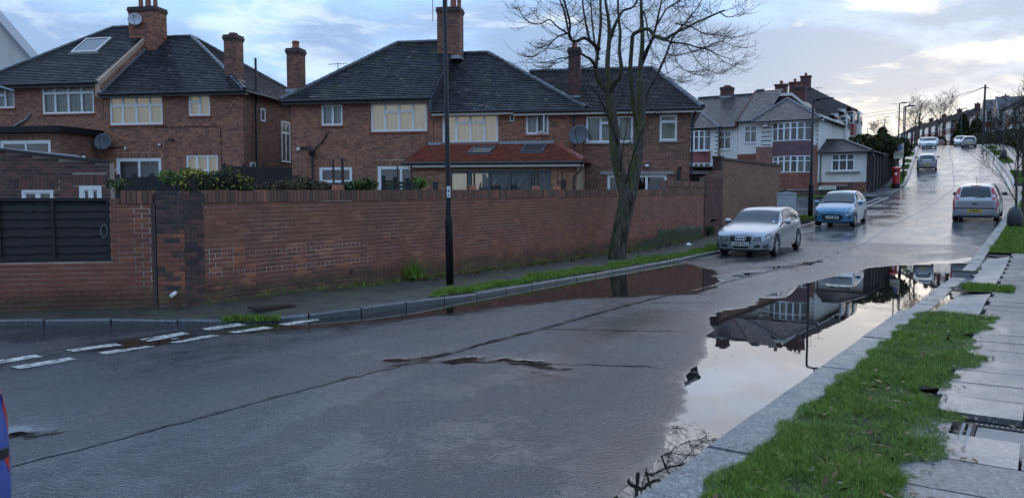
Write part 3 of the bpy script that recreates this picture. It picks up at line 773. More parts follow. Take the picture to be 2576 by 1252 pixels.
kerb_run('kerb', 'dark concrete kerb round the brick wall corner', corner, [0.09, 0.09, 0.09, 0.09, 0.02, 0.015, 0.10, 0.11, 0.105, 0.075, 0.07, 0.07, 0.07, 0.075, 0.085, 0.09, 0.1, 0.1, 0.1, 0.1], 0.15, M_kerb_concrete, 0.92, side=1)
far_c = upts([55.0], -45) + upts([55.0], -15) + upts([55.6], -11.8) + upts([56.8], -10.0) + upts([59.0], -9.1) + upts([62.5], -8.75) + upts([67.0], KERB_L)
kerb_run('kerb', 'kerb sweeping round the corner by the post box', far_c, [0.1] * 7, 0.15, M_granite, 1.3, side=1)

# footways: base sheet, then separate slabs
def sheet(name, pts_l, pts_r, mat, **tags):
    m = MB()
    for k in range(len(pts_l) - 1): m.quad(pts_l[k], pts_r[k], pts_r[k + 1], pts_l[k + 1])
    return m.build(name, mat, **tags)
us = list(np.arange(-6, 64, 1.0))
def pav_dip(u):   # driveway crossing dips to the road
    return 1.0 if (u < 13.4 or 17.0 < u < 18.2 or u > 26.2) else 0.0
pav = sheet('pavement', [W(u, kerb_r(u) + (0.2 if pav_dip(u) else 0.95), dz=0.035) for u in us], [W(u, 3.0, dz=0.06) for u in us], M_soil, kind='structure', label='wet slab pavement beside the grass verge')
u = 0.9; k = 0
slab_edge = lambda u: -0.72
while u < 64:
    L = random.choice((0.58, 0.62, 0.62, 0.66)) if u < 28 else 0.8
    v = -0.74 + (0.0 if k % 2 else 0.05); nx = 0
    cols = ((0.92, 0.9, 0.62) if k % 2 else (0.62, 0.92, 0.9)) if u < 28 else (1.2, 1.2)
    if not (6.15 < u < 6.95 and True):
        for c in cols:
            if W(u, v)[0] / max(W(u, v)[1], .1) > 0.74 and u > 3.5: break
            m = MB(); h = [random.uniform(-.004, .004) for _ in range(4)]; g = 0.009
            P4 = [(u + g, v + g), (u + L - g, v + g), (u + L - g, v + c - g), (u + g, v + c - g)]
            top = [W(a, b, dz=0.098 + hh) for (a, b), hh in zip(P4, h)]; bot = [W(a, b, dz=0.05) for a, b in P4]
            m.hexa([bot[0], bot[3], bot[2], bot[1], top[0], top[3], top[2], top[1]])
            m.build('slab', M_slab, pav)
            v += c
    u += L; k += 1
for a, b, c, d in ((6.12, 6.98, -.78, -.53), (6.12, 6.98, .53, 1.2)):
    m = MB(); P4 = [(a, c), (b, c), (b, d), (a, d)]; top = [W(x, y, dz=.097) for x, y in P4]; bot = [W(x, y, dz=.05) for x, y in P4]
    m.hexa([bot[0], bot[3], bot[2], bot[1], top[0], top[3], top[2], top[1]]); m.build('slab', M_slab, pav)
# flooded driveway crossings between kerb and slabs
for a, b, lab in ((13.45, 16.9, 'wet concrete driveway crossing between two grass verges'), (18.3, 26.1, 'broken wet concrete driveway crossing beyond the small verge')):
    uu = np.arange(a, b + 0.01, 0.12); vv = np.linspace(0, 1, 12)
    G = np.zeros((len(uu), len(vv), 3)); cr = random.Random(int(a))
    for i, x in enumerate(uu):
        for j, t in enumerate(vv):
            y = lerp(kerb_r(x) + 0.28, -0.75, t)
            nz = float(fbm(np.array([x]), np.array([y]), 1.4, 77, 3)[0])
            G[i, j] = W(x, y, dz=lerp(-0.045, 0.085, t ** 0.8) + nz * 0.03 + (0.0 if x < 23.5 else (x - 23.5) * 0.01))
    dr = link('driveway', grid_mesh('driveway', G[..., 0], G[..., 1], G[..., 2], M_drive), kind='structure', label=lab)
    for q in range(3):
        x0 = lerp(a, b, (q + 0.7) / 3.3); m = MB(); P = []
        for t in np.linspace(0.02, 0.98, 12):
            y = lerp(kerb_r(x0) + 0.28, -0.75, t); x = x0 + 0.10 * math.sin(t * 5 + q) + cr.uniform(-.03, .03)
            nz = float(fbm(np.array([x]), np.array([y]), 1.4, 77, 3)[0])
            P.append((x, y, lerp(-0.045, 0.085, t ** 0.8) + nz * 0.03 + (0.0 if x < 23.5 else (x - 23.5) * 0.01) + 0.007))
        for p, r in zip(P, P[1:]):
            w = cr.uniform(0.006, 0.02)
            m.quad(W(p[0] - w, p[1], p[2]), W(p[0] + w, p[1], p[2]), W(r[0] + w, r[1], r[2]), W(r[0] - w, r[1], r[2]))
        m.build('crack', M_tar, dr)
# inspection cover set in the pavement
cv = thing('inspection_cover', 'square iron-framed inspection cover set in the slab pavement', 'manhole cover', W(6.55, -0.02, dz=0.085), -PHI)
m = MB(); m.box(-.34, .34, -.34, .34, -.04, .004); m.build('cover_panel', stone('cover_concrete', (0.14, 0.14, 0.145), 0.3, 0.5, 0.5, 40), cv)
m = MB()
for s in (-1, 1):
    m.box(s * .36 - .012, s * .36 + .012, -.40, .40, -.04, .010); m.box(s * .45 - .010, s * .45 + .010, -.42, .42, -.04, .008)
    m.box(-.46, .46, s * .37 - .012, s * .37 + .012, -.04, .0115)
m.build('iron_frame', M_rust, cv)
m = MB()
for s in (-1, 1):
    for k in range(22):
        y = -.36 + k * .034
        m.box(s * .385 - .013, s * .385 + .013, y, y + .017, -.01, .015); m.box(s * .43 - .011, s * .43 + .011, y, y + .017, -.01, .013)
        m.box(y, y + .017, s * .40 - .010, s * .40 + .010, -.01, .013)
m.build('iron_studs', M_lead, cv, kind='stuff')
m = MB(); m.box(-.5, .5, -.46, .46, -.09, -.03); m.build('pit_surround', M_soil, cv)

# footway under the brick wall
lu = [8.6, 9.3, 10.2, 11.2] + list(np.arange(12, 43, 1.0))
kl = []; kr = []
WALL_V = -11.15
def foot_z(u): return lerp(0.105, 0.072, min(1, max(0, (u - 10) / 2))) + zr(u) - 0.012
cxy = [(p[0], p[1]) for p in corner]
left_line = [(-14, corner[0][1] + .14, .076), (corner[1][0], corner[1][1] + .14, .076), (corner[2][0], corner[2][1] + .14, .076), (corner[3][0], corner[3][1] + .14, .074), (corner[4][0], corner[4][1] + .14, .03), (corner[5][0] - .03, corner[5][1] + .15, .03), (corner[6][0] - .10, corner[6][1] + .12, .085), (corner[7][0] - .12, corner[7][1] + .07, .092), (corner[8][0] - .12, corner[8][1] + .07, .09)]
back_line = [(-14, 12.0, .16), (-7.9, 12.0, .16), (-7.2, 12.2, .16), (-6.4, 12.4, .16), (-5.5, 12.6, .16), (-5.2, 12.7, .155), (-4.9, 12.9, .15), (-4.4, 13.6, .15), (-4.1, 14.2, .15)]
rows_l = left_line + [W(u, KERB_L - 0.14, z=foot_z(u) - .016) for u in lu if u > 10.8]
rows_b = back_line + [W(u, WALL_V - 0.1, z=foot_z(u) + 0.02) for u in lu if u > 10.8]
m = MB()
for k in range(len(rows_l) - 1):
    n = 6
    for j in range(n):
        a, b = j / n, (j + 1) / n
        q = [Vector(rows_l[k]).lerp(Vector(rows_b[k]), a), Vector(rows_l[k + 1]).lerp(Vector(rows_b[k + 1]), a), Vector(rows_l[k + 1]).lerp(Vector(rows_b[k + 1]), b), Vector(rows_l[k]).lerp(Vector(rows_b[k]), b)]
        m.quad(*[tuple(x) for x in q])
m.build('footpath', M_path, kind='structure', label='mossy asphalt footpath along the brick wall')
gp_ = on_z(686, 770, .14)
gr_t = thing('drain_grating', 'small rusty iron drain grating in the mossy footpath', 'grating', gp_, math.pi / 2 - PHI - .35)
for k in range(13): m = MB(); m.box(-.32 + k * .05, -.295 + k * .05, -.10, .10, -.02, .012); m.build('bar', M_rust, gr_t)
m = MB(); m.box(-.36, .33, -.12, -.101, -.02, .010); m.box(-.36, .33, .101, .12, -.02, .010); m.build('rim_strip', M_rust, gr_t)
# pavement round the far corner and up the hill on the far side
us = [56.2, 58, 60] + list(np.arange(62, 200, 3.0))
sheet('pavement', [W(u, -10.9 if u > 58 else -14, dz=0.105) for u in us], [W(u, KERB_L - 0.14 - (0.5 if u < 60 else 0.1 if u < 63 else 0) , dz=0.095) for u in us], M_slab, kind='structure', label='wet pavement beside the brown fence')
pav2 = sheet('pavement', [W(u, v, dz=0.10) for v in (-45, -30, -20, -14, -10.3) for u in (58.0,)], [W(55.15 + (0 if v < -12 else 1.9), v, dz=0.09) for v in (-45, -30, -20, -14, -10.3)], M_slab, kind='structure', label='pavement in front of the white corner house')
for k in range(34):
    u = 59.5 + k * 0.95
    for j, v in enumerate((-10.75, -10.1, -9.5)):
        if j == 2 and u > 64: continue
        m = MB(); g = .015; L = 0.95; w = 0.62; oo = (k % 2) * 0.2 * (j > 0)
        P4 = [(u + g, v + g - oo * 0), (u + L - g, v + g), (u + L - g, v + w - g), (u + g, v + w - g)]
        h = [random.uniform(-.006, .006) for _ in range(4)]
        top = [W(a, b, dz=0.125 + hh) for (a, b), hh in zip(P4, h)]; bot = [W(a, b, dz=0.08) for a, b in P4]
        m.hexa([bot[0], bot[3], bot[2], bot[1], top[0], top[3], top[2], top[1]])
        m.build('slab', M_slab, pav2)
us = list(np.arange(62, 240, 4.0))
sheet('pavement', [W(u, kerb_r(u) + 0.2, dz=0.085) for u in us], [W(u, 1.6, dz=0.10) for u in us], M_slab, kind='structure', label='wet pavement on the hill below the hedges')

# ---- grass
def blades(name, label, n, sample, h=(0.03, 0.075), w=0.005, mat=None, lean=0.9, tint=None):
    B = np.array([sample() for _ in range(n)])            # x, y, z
    hh = rng.uniform(h[0], h[1], n) * np.clip(1 + fbm(B[:, 0], B[:, 1], 3.5, 91, 3) * 1.5, .35, 2.0); a = rng.uniform(0, 2 * np.pi, n); l = rng.uniform(0.1, lean, n) * hh
    la = rng.uniform(0, 2 * np.pi, n)
    ww = w * rng.uniform(0.6, 1.4, n)
    d = np.stack([np.cos(a), np.sin(a), 0 * a], 1) * ww[:, None]
    tip = B + np.stack([np.cos(la) * l, np.sin(la) * l, hh], 1)
    V = np.stack([B - d, B + d, tip], 1).reshape(-1, 3)
    F = np.arange(3 * n).reshape(-1, 3)
    tt = rng.beta(2, 2.4, n) if tint is None else tint(n)
    tt = np.where(rng.random(n) < 0.04, 1.0, np.minimum(tt, 0.9))
    return link(name, np_mesh(name, V, F, mat or M_grass, tt), kind='stuff', label=label)
def verge_right_edge(u):
    return -0.64 + 0.10 * math.sin(u * 2.1) + 0.06 * math.sin(u * 5.3 + 1) + 0.05 * math.sin(u * 11.0) - (0.10 if 7.2 < u < 8.0 else 0) + (0.06 if u < 6.2 else 0)
def verge_left_edge(u): return kerb_r(u) + 0.33 + 0.035 * math.sin(u * 3.7) + 0.03 * math.sin(u * 9.1)
def rs():
    while True:
        u = 3.0 + 10.25 * rng.random() ** 1.5; v = -1.75 + 1.35 * rng.random()
        if verge_left_edge(u) - 0.03 < v < verge_right_edge(u) + 0.03:
            return W(u, v, dz=0.098 + 0.02 * max(0, math.sin((v + 1.6) / 1.0 * math.pi)))
uu = np.arange(2.5, 13.3, 0.15)
sheet('verge', [W(u, kerb_r(u) + 0.32, dz=0.085) for u in uu], [W(u, verge_right_edge(u) - 0.05, dz=0.088) for u in uu], M_soil, kind='structure', label='soil of the grass verge by the granite kerb')
blades('grass', 'bright green grass verge between granite kerb and pavement slabs', 170000, rs, (0.012, 0.045), 0.0019, lean=1.7)
def rs2():
    u = 16.85 + 1.25 * rng.random(); v = -1.2 + 0.75 * rng.random() + 0.05 * math.sin(u * 9)
    return W(u, v, dz=0.085)
sheet('verge', [W(u, -1.3, dz=0.085) for u in (16.8, 17.5, 18.2)], [W(u, -0.7, dz=0.088) for u in (16.8, 17.5, 18.2)], M_soil, kind='structure')
blades('grass', 'small square of grass between two driveway crossings', 7000, rs2, (0.03, 0.09), 0.006)
def rs3():
    u = 27.2 + 13 * rng.random(); v = kerb_r(u) + 0.32 + (1.0 if u < 32.5 else 1.3) * rng.random()
    return W(u, v, dz=0.09)
def sheet_uv(name, a, b, v0, v1, dz, n=8, **t):
    us = np.linspace(a, b, n)
    return sheet(name, [W(u, v0(u) if callable(v0) else v0, dz=dz) for u in us], [W(u, v1(u) if callable(v1) else v1, dz=dz) for u in us], M_soil, **t)
sheet_uv('verge', 27.2, 40.2, lambda u: kerb_r(u) + .31, -0.2, 0.09, kind='structure')
blades('grass', 'grass round the foot of the young staked tree', 16000, rs3, (0.04, 0.11), 0.011)
# strip of grass between path and road under the wall
def lv_out(u): return KERB_L - 0.17 - 0.03 * math.sin(u * 4.1)
def lv_in(u):
    e = min(1, max(0.0, (u - 10.7) / 1.3)) * min(1, max(0.0, (29.5 - u) / 2.0))
    return KERB_L - 0.2 - (0.62 + 0.14 * math.sin(u * 1.3) + 0.08 * math.sin(u * 3.3 + 2)) * (0.15 + 0.85 * e)
def rs4():
    while True:
        u = 10.6 + 19 * rng.random() ** 1.2; v = -9.8 + 1.1 * rng.random()
        if lv_in(u) < v < lv_out(u): return W(u, v, z=foot_z(u) + 0.012)
us = np.linspace(10.6, 29.6, 40)
sheet('verge', [W(u, lv_in(u), z=foot_z(u) + 0.008) for u in us], [W(u, KERB_L - 0.15, z=foot_z(u) + 0.006) for u in us], M_soil, kind='structure')
blades('grass', 'strip of grass between kerb and footpath under the wall', 60000, rs4, (0.02, 0.08), 0.006, lean=1.3)
us = np.linspace(36.6, 41.0, 8)
sheet('verge', [W(u, -9.9, z=foot_z(u) + 0.012) for u in us], [W(u, KERB_L - 0.15, z=foot_z(u) + 0.010) for u in us], M_soil, kind='structure')
blades('grass', 'grass at the lamp post beside the sky blue car', 9000, lambda: W(36.6 + 4.2 * rng.random(), -9.9 + 1.1 * rng.random(), z=foot_z(39) + 0.01), (0.05, 0.13), 0.012)
blades('grass', 'grass strip in front of the low garden wall', 5000, lambda: W(55.35 + 0.8 * rng.random(), -24 + 12.5 * rng.random(), dz=0.1), (0.05, 0.12), 0.015)
sheet('verge', [W(55.3, v, dz=0.102) for v in (-24, -18, -11.6)], [W(56.2, v, dz=0.102) for v in (-24, -18, -11.6)], M_soil, kind='structure')
for lab, a, b in (('verge of grass behind the post box', 66.5, 80), ('short grass square beyond the post box', 83, 87), ('third grass square up the far pavement', 91, 94), ('grass square beside the white saloon', 101, 107)):
    sheet_uv('verge', a, b, -9.55, KERB_L - .3, 0.118, kind='structure')
    blades('grass', lab, 2500 if b - a < 8 else 6000, (lambda a=a, b=b: W(a + (b - a) * rng.random(), -9.55 + .65 * rng.random(), dz=0.115)), (0.05, 0.12), 0.022)
for lab, a, b in (('grass square under the leaning street tree', 46, 52), ('grass square behind the staked tree', 56, 61), ('grass square by the bagged sapling up the hill', 88, 95), ('grass square at the telegraph pole', 98, 106), ('grass square behind the parked silver hatchback', 110, 117), ('grass at the dark street tree', 70, 79)):
    sheet_uv('verge', a, b, lambda u: kerb_r(u) + .3, lambda u: kerb_r(u) + 1.25, 0.112, kind='structure')
    blades('grass', lab, 5000, (lambda a=a, b=b: (lambda u: W(u, kerb_r(u) + .3 + .95 * rng.random(), dz=0.112))(a + (b - a) * rng.random())), (0.05, 0.12), 0.022)
# tufts at the wall foot and the dropped kerb
def tuft(lab, cx, cy, z, n, r, h, mat=None):
    p = on_z(cx, cy, z)
    return blades('grass', lab, n, lambda: (p.x + rng.normal(0, r), p.y + rng.normal(0, r * .6), p.z), h, 0.006, mat)
tuft('tuft of long grass at the foot of the brick wall', 1040, 698, .15, 260, 0.10, (0.1, 0.34))
pA, pB = on_z(560, 806, .03), on_z(700, 804, .03)
blades('grass', 'low weeds along the dropped kerb at the corner', 900, lambda: tuple(pA.lerp(pB, rng.random()) + Vector((rng.normal(0, .03), rng.normal(0, .05), 0))), (0.03, 0.09), 0.006)
blades('grass', 'weeds scattered along the foot of the wall', 3500, lambda: (lambda u: W(u, WALL_V + abs(rng.normal(0, .08)), z=foot_z(u) + .015))(7.6 + 22 * rng.random() ** 1.0), (0.02, 0.10), 0.006)
# fallen leaves
def leaves(name, label, n, sample, size, mat=None, tilt=0.35):
    V = []; F = []
    for k in range(n):
        p = Vector(sample()); a = rng.uniform(0, 6.28); s = rng.uniform(*size)
        d = Vector((math.cos(a), math.sin(a), rng.normal(0, tilt))); e = Vector((-math.sin(a), math.cos(a), rng.normal(0, tilt)))
        o = len(V)
        for q in (d * s, e * s * .38 + d * s * .1, -d * s, -e * s * .38 + d * s * .1): V.append(tuple(p + q))
        F.append((o, o + 1, o + 2, o + 3))
    return link(name, np_mesh(name, V, F, mat or M_leaf_dead, rng.random(n)), kind='stuff', label=label)
def lsr():
    u = 3.5 + 9.5 * rng.random() ** 1.8; v = -1.55 + 1.0 * rng.random()
    return W(u, v, dz=0.128 + 0.03 * rng.random())
leaves('fallen_leaves', 'brown fallen leaves lying in the grass verge', 330, lsr, (0.015, 0.05))
leaves('fallen_leaves', 'brown leaves drifted at the edge of the pavement slabs', 130, lambda: (lambda u: W(u, verge_right_edge(u) + abs(rng.normal(0, .12)), dz=0.112))(3.8 + 7 * rng.random() ** 1.5), (0.012, 0.04), tilt=0.15)
leaves('fallen_leaves', 'dead leaves drifted against the foot of the brick wall', 1500, lambda: (lambda u: W(u, WALL_V + 0.03 + abs(rng.normal(0, .28)), z=foot_z(u) + .025 + .02 * rng.random()))(12.5 + 19 * rng.random()), (0.02, 0.06), tilt=0.3)
leaves('fallen_leaves', 'few dark leaves and grit on the wet road', 240, lambda: (lambda u, v: W(u, v, z=max(0.004, zr(u) + near_z(u, v) + 0.006)))(3 + 22 * rng.random(), -8.2 + 5.4 * rng.random()), (0.006, 0.024), tilt=0.05)
leaves('fallen_leaves', 'leaf litter in the gutter beside the parked silver car', 260, lambda: W(25 + 14 * rng.random(), KERB_L + abs(rng.normal(0, .12)), dz=0.02), (0.02, 0.06), tilt=0.2)
leaves('floating_specks', 'pale specks of debris floating on the clear puddle', 110, lambda: (lambda u, v: W(u, v, z=0.004))(9 + 14 * rng.random(), -3.6 + 1.5 * rng.random()), (0.006, 0.022), mat=M_paint, tilt=0.0)
# ---------------------------------------------------------------- brickwork
BL, BH, JT = 0.215, 0.065, 0.010
def brick_cells(x0, x1, z0, z1, holes=(), bond='stretcher', course=0.075, rnd=None, top=None):
    """list of (xa, xb, za, zb) bricks filling a rectangle, cut back at holes [(xa, xb, za, zb)]; top(x) limits the height"""
    rnd = rnd or random; out = []
    n = max(1, int(round((z1 - z0) / course))); ch = (z1 - z0) / n
    for r in range(n):
        za, zb = z0 + r * ch + JT / 2, z0 + (r + 1) * ch - JT / 2
        x = x0 - (0.1125 if r % 2 else 0.0); k = r % 2
        while x < x1 - 0.01:
            if bond == 'flemish': L = 0.1125 if (k % 2) else 0.225
            elif bond == 'garden': L = 0.1125 if r % 4 == 3 else 0.225
            else: L = 0.225
            a, b = max(x + JT / 2, x0), min(x + L - JT / 2, x1); x += L; k += 1
            if b - a < 0.025: continue
            segs = [(a, b)]
            for h in holes:
                if zb > h[2] + 0.012 and za < h[3] - 0.012:
                    ns = []
                    for (p, q) in segs:
                        if q <= h[0] or p >= h[1]: ns.append((p, q))
                        else:
                            if h[0] - p > 0.025: ns.append((p, h[0]))
                            if q - h[1] > 0.025: ns.append((h[1], q))
                    segs = ns
            for (p, q) in segs:
                if top and zb > min(top(p), top(q)): continue
                out.append((p, q, za, zb))
    return out
def brick_box(mb, c, y=0.0, proud=0.007, back=0.03, rnd=random, tint=None, jit=0.0025, mi=0):
    p = proud + rnd.uniform(-jit, jit)
    mb.box(c[0], c[1], y - p, y + back, c[2], c[3], rnd.random() if tint is None else tint, mi, skip='k')
def soldiers(mb, x0, x1, z0, z1, y=0.0, proud=0.008, rnd=random, pitch=0.075, rag=0.0, depth=0.03):
    n = max(1, int(round((x1 - x0) / pitch))); w = (x1 - x0) / n
    for k in range(n):
        mb.box(x0 + k * w + 0.005, x0 + (k + 1) * w - 0.005, y - proud - rnd.uniform(0, .004), y + depth, z0, z1 - rnd.random() * rag, rnd.random(), 0)
def slab_with_holes(mb, x0, x1, z0, z1, holes, y0, y1):
    xs = sorted({x0, x1, *[min(max(v, x0), x1) for h in holes for v in h[:2]]}); zs = sorted({z0, z1, *[min(max(v, z0), z1) for h in holes for v in h[2:4]]})
    for a, b in zip(xs, xs[1:]):
        run = None
        for c, d in zip(zs, zs[1:]):
            m = ((a + b) / 2, (c + d) / 2)
            solid = not any(h[0] < m[0] < h[1] and h[2] < m[1] < h[3] for h in holes)
            if solid:
                run = (run[0], d) if run else (c, d)
            if (not solid or d == zs[-1]) and run:
                mb.box(a, b, y0, y1, run[0], run[1]); run = None
VARIANTS = {}
def brick_part(parent, c, y, mat, key, rnd):
    """one brick as an object of its own; alike bricks share a mesh"""
    L = round(c[1] - c[0], 2); h = round(c[3] - c[2], 3); v = rnd.randrange(8)
    k = (key, L, h, v)
    if k not in VARIANTS:
        m = MB(); b = 0.006
        t = rnd.random(); p = 0.008 + rnd.uniform(-.003, .003)
        vs_ = [(b, -p, b), (L - b, -p, b), (L - b, -p, h - b), (b, -p, h - b), (0, -p + b, 0), (L, -p + b, 0), (L, -p + b, h), (0, -p + b, h), (0, .03, 0), (L, .03, 0), (L, .03, h), (0, .03, h)]
        m.add(vs_, [(0, 1, 2, 3), (4, 5, 1, 0), (5, 6, 2, 1), (6, 7, 3, 2), (7, 4, 0, 3), (8, 9, 5, 4), (9, 10, 6, 5), (10, 11, 7, 6), (11, 8, 4, 7)], t)
        VARIANTS[k] = m.mesh('brick', mat)
    return link('brick', VARIANTS[k], parent, loc=(c[0], y, c[2]))

# long garden wall along the footpath: local x runs up the road, local -y faces the road
p_c = W(7.35, WALL_V, z=0)
gw = thing('garden_wall', 'long weathered red brick garden wall along the footpath', 'wall', p_c, math.pi / 2 - PHI)
wr = random.Random(11)
WL = 22.8; SH = 0.0085
def gtop(x): return 1.74
shear = Matrix(((1, 0, 0, 0), (0, 1, 0, 0), (SH, 0, 1, 0), (0, 0, 0, 1)))
g_holes = []
m = MB(shear); m.box(0, WL, 0.012, 0.24, -0.1, 1.74); m.build('mortar_core', M_mortar, gw)
low = brick_cells(0, WL, 0.02, 1.0, bond='garden', rnd=wr)
upp = brick_cells(0, WL, 1.0, 1.75, bond='stretcher', rnd=wr)
m_low = MB(shear); m_up = MB(shear); n_ind = 0
order = sorted(range(len(low)), key=lambda i: low[i][0])
for i in order:
    c = low[i]
    if n_ind < 280 and c[0] > 0.05:
        cc = (c[0], c[1], c[2] + SH * c[0], c[3] + SH * c[0])
        brick_part(gw, cc, 0.012, M_wallbrick, 'w', wr); n_ind += 1
    else:
        # white-ish rows and darker header bands come from single brick tints
        brick_box(m_low, c, 0.012, rnd=wr, jit=0.004)
m_low.build('lower_brickwork', M_wallbrick, gw, kind='stuff')
for c in upp: brick_box(m_up, c, 0.012, proud=0.006, rnd=wr, jit=0.003)
m_up.build('upper_brickwork', M_wallbrick_up, gw, kind='stuff')
m = MB(shear)
x = 0.36
while x < WL - 0.08:
    w = wr.uniform(0.068, 0.08)
    rag = wr.uniform(0, .02) if wr.random() > .18 else wr.uniform(.02, .07)
    m.box(x + .004, x + w - .004, -0.006 - wr.uniform(0, .008), 0.23, 1.75, 1.955 - rag, wr.random())
    x += w
m.build('soldier_coping', M_wallcoping, gw, kind='stuff')
# drain holes and patched places
for k, (px, dx, dz) in enumerate(((3.6, .0, .30), (15.8, 0, .42))):
    mm = MB(); mm.lathe([(0.045, -0.012), (0.045, 0.02), (0.03, 0.02), (0.03, -0.005)], 10, (px, 0, dz + .1), 'y'); mm.build('weep_pipe', M_rust, gw)
m = MB(); m.tube([(0.0, -.10, .28), (0.0, .05, .30)], 0.03, 10); o = m.build('waste_pipe', M_pvc, None, label='stub of white plastic pipe poking from the corner wall', cat='pipe')
o.location = on_z(398, 737, .42) ; o.location.z = 0.05; o.location.y = 12.22
# cement render patch low on the wall near the silver car
m = MB(); cr = random.Random(3)
xs = np.linspace(16.7, 22.6, 30)
for a, b in zip(xs, xs[1:]):
    f = lambda q: 0.02 + SH * q + (0.10 if q < 18.3 else 0.42 + 0.05 * math.sin(q * 2.2)) * min(1, (q - 16.6) * 2)
    m.hexa([(a, -.012, -.1), (b, -.012, -.1), (b, .02, -.1), (a, .02, -.1), (a, -.012, f(a) + .12), (b, -.012, f(b) + .12), (b, .02, f(b) + .12), (a, .02, f(a) + .12)])
m.build('cement_patch', M_cement, gw)
# raised stretch with two soldier courses, then the tall plum pier and the garage flank
m = MB(); m.box(19.0, WL, 0.016, 0.24, 1.95, 2.44); m.build('raised_core', M_mortar_dark, gw)
m = MB(); x = 19.0
for zz in (1.95 + .19, 1.95 + .19 + .0):
    pass
for c in brick_cells(19.0, WL, 2.10, 2.20, rnd=wr): brick_box(m, c, 0.014, rnd=wr)
x = 19.02
while x < WL - .06:
    w = wr.uniform(.07, .08); m.box(x + .004, x + w - .004, -.008 - wr.uniform(0, .006), .23, 2.215, 2.43 - wr.uniform(0, .03), wr.random()); x += w
m.build('raised_coping', M_wallcoping, gw, kind='stuff')
# pier and garage flank as their own things
def brick_thing(name, label, cat, loc, rz, L, H, mat, mort, thick=0.24, bond='stretcher', top=None, course=0.075, z0=0.0, seed=1, n_single=300, cope=True):
    t = thing(name, label, cat, loc, rz); rd = random.Random(seed)
    m = MB(); m.box(0, L, 0.012, thick, z0 - .2, H); m.build('mortar_core', mort, t)
    cells = brick_cells(0, L, z0, H, bond=bond, rnd=rd, course=course)
    m = MB()
    k = 0
    for c in cells:
        if k < n_single and c[0] > .01 and c[1] < L - .01: brick_part(t, c, 0.012, mat, name, rd); k += 1
        else: brick_box(m, c, 0.012, rnd=rd)
    if m.f: m.build('brickwork', mat, t, kind='stuff')
    return t
# end return of pier facing the camera
tp = brick_thing('brick_pier', 'plum brick pier panel between garden wall and garage', 'wall', W(30.12, WALL_V + 0.04, z=0.0), math.pi / 2 - PHI, 2.05, 2.62, M_purplebrick, M_mortar_dark, seed=5, z0=0.25, n_single=0)
m = MB(); rd = random.Random(9)
for k in range(4): m.box(0.3 + k * .33, 2.05, -.003, .235, 2.62 + k * .075, 2.69 + k * .075, rd.random())
m.build('stepped_courses', M_wallcoping, tp)
GF = brick_thing('garage_wall', 'tall tan brick garage side wall beside the silver car', 'wall', W(32.2, WALL_V + 0.02, z=0.0), math.pi / 2 - PHI, 8.6, 3.38, M_tanbrick, M_mortar_grey, bond='garden', seed=6, z0=0.3, n_single=0)
m = MB(); m.box(-.12, 8.66, -.05, .3, 3.38, 3.47); m.build('coping', M_darkbrick, GF)
m = MB(); m.box(-.30, -.003, -.02, .34, 2.6, 3.44); m.box(-.36, .0, -.04, .36, 3.44, 3.53); m.build('end_pier', M_darkbrick, GF)
m = MB(); m.box(8.36, 8.6, .24, 6.5, .2, 3.38); m.build('front_return', M_tanbrick, GF)
# low flat-roofed garage between the house and the flank wall
# return wall along the side road with the dark fence panel
A0 = Vector(W(7.35, WALL_V, z=0)); d2 = Vector((-0.974, -0.228, 0))
rw = thing('corner_wall', 'red brick corner wall framing a dark wooden fence panel', 'wall', (A0.x, A0.y, 0), math.atan2(0.228, 0.974))
# local x runs right towards the corner; the wall occupies x from -8 to 0
r2 = random.Random(23)
PX0, PX1, PZ0, PZ1 = -2.62, -1.06, 0.86, 1.82
def rtop(x): return 1.88 if x > -0.92 else (1.80 if x > -1.06 else 1.80)
holes = [(PX0, PX1, PZ0, 2.2)]
m = MB(); slab_with_holes(m, -8.0, -0.42, -0.1, 1.70, [(PX0, PX1, PZ0, 3)], 0.012, 0.24); m.box(-.84, -0.42, .0121, .2399, 1.70, 1.74)
m.build('mortar_core', M_mortar, rw)
cells = brick_cells(-8.03, -0.435, 0.02, 1.745, [(PX0, PX1, PZ0, 3)], rnd=r2)
k = 0; m = MB()
for c in sorted(cells, key=lambda c: -c[0]):
    if c[3] > 1.74 and c[0] < -.9: continue
    if k < 290: brick_part(rw, c, 0.012, M_wallbrick, 'r', r2); k += 1
    else: brick_box(m, c, 0.012, rnd=r2)
m.build('brickwork', M_wallbrick, rw, kind='stuff')
m = MB(); m.box(-0.47, -0.415, 0.0, 0.0119, 0.0, 1.74); m.build('crack_shade', M_darkbrick, rw)  # dark strip painted in as the shade of the crack, over ragged brick ends
m = MB(); soldiers(m, -0.90, -0.44, 1.75, 1.95, 0.0, rnd=r2, rag=.02, depth=.22)
m.build('soldier_coping', M_wallcoping, rw)
m = MB()
for a, b, z in ((-1.06, -0.91, 1.75), (-8, PX0, 1.72)):
    n = int((b - a) / .22) + 1
    for q in range(n): m.box(a + (b - a) * q / n + .004, a + (b - a) * (q + 1) / n - .004, -.012, .25, z, z + .068 + r2.uniform(-.006, .004), r2.random())
m.build('flat_coping', M_wallcoping, rw)
# dark corner pier, split from the rest by a long crack
cp = thing('corner_pier', 'sooty brick pier at the wall corner beside a long crack', 'wall', (A0.x, A0.y, 0), math.atan2(0.228, 0.974))
r3 = random.Random(29)
m = MB(); m.box(-0.40, 0.0, 0.005, 0.26, -0.1, 1.93); m.build('mortar_core', M_mortar_dark, cp)
m = MB(); cells = brick_cells(-0.405, 0.0, 0.02, 1.94, rnd=r3)
for c in cells:
    mat = M_darkbrick if (c[2] > 1.35 or r3.random() < .2) else M_wallbrick
    if c[2] < .14 and r3.random() < .5: continue
    brick_part(cp, c, 0.005, mat, 'cp' + mat.name, r3)
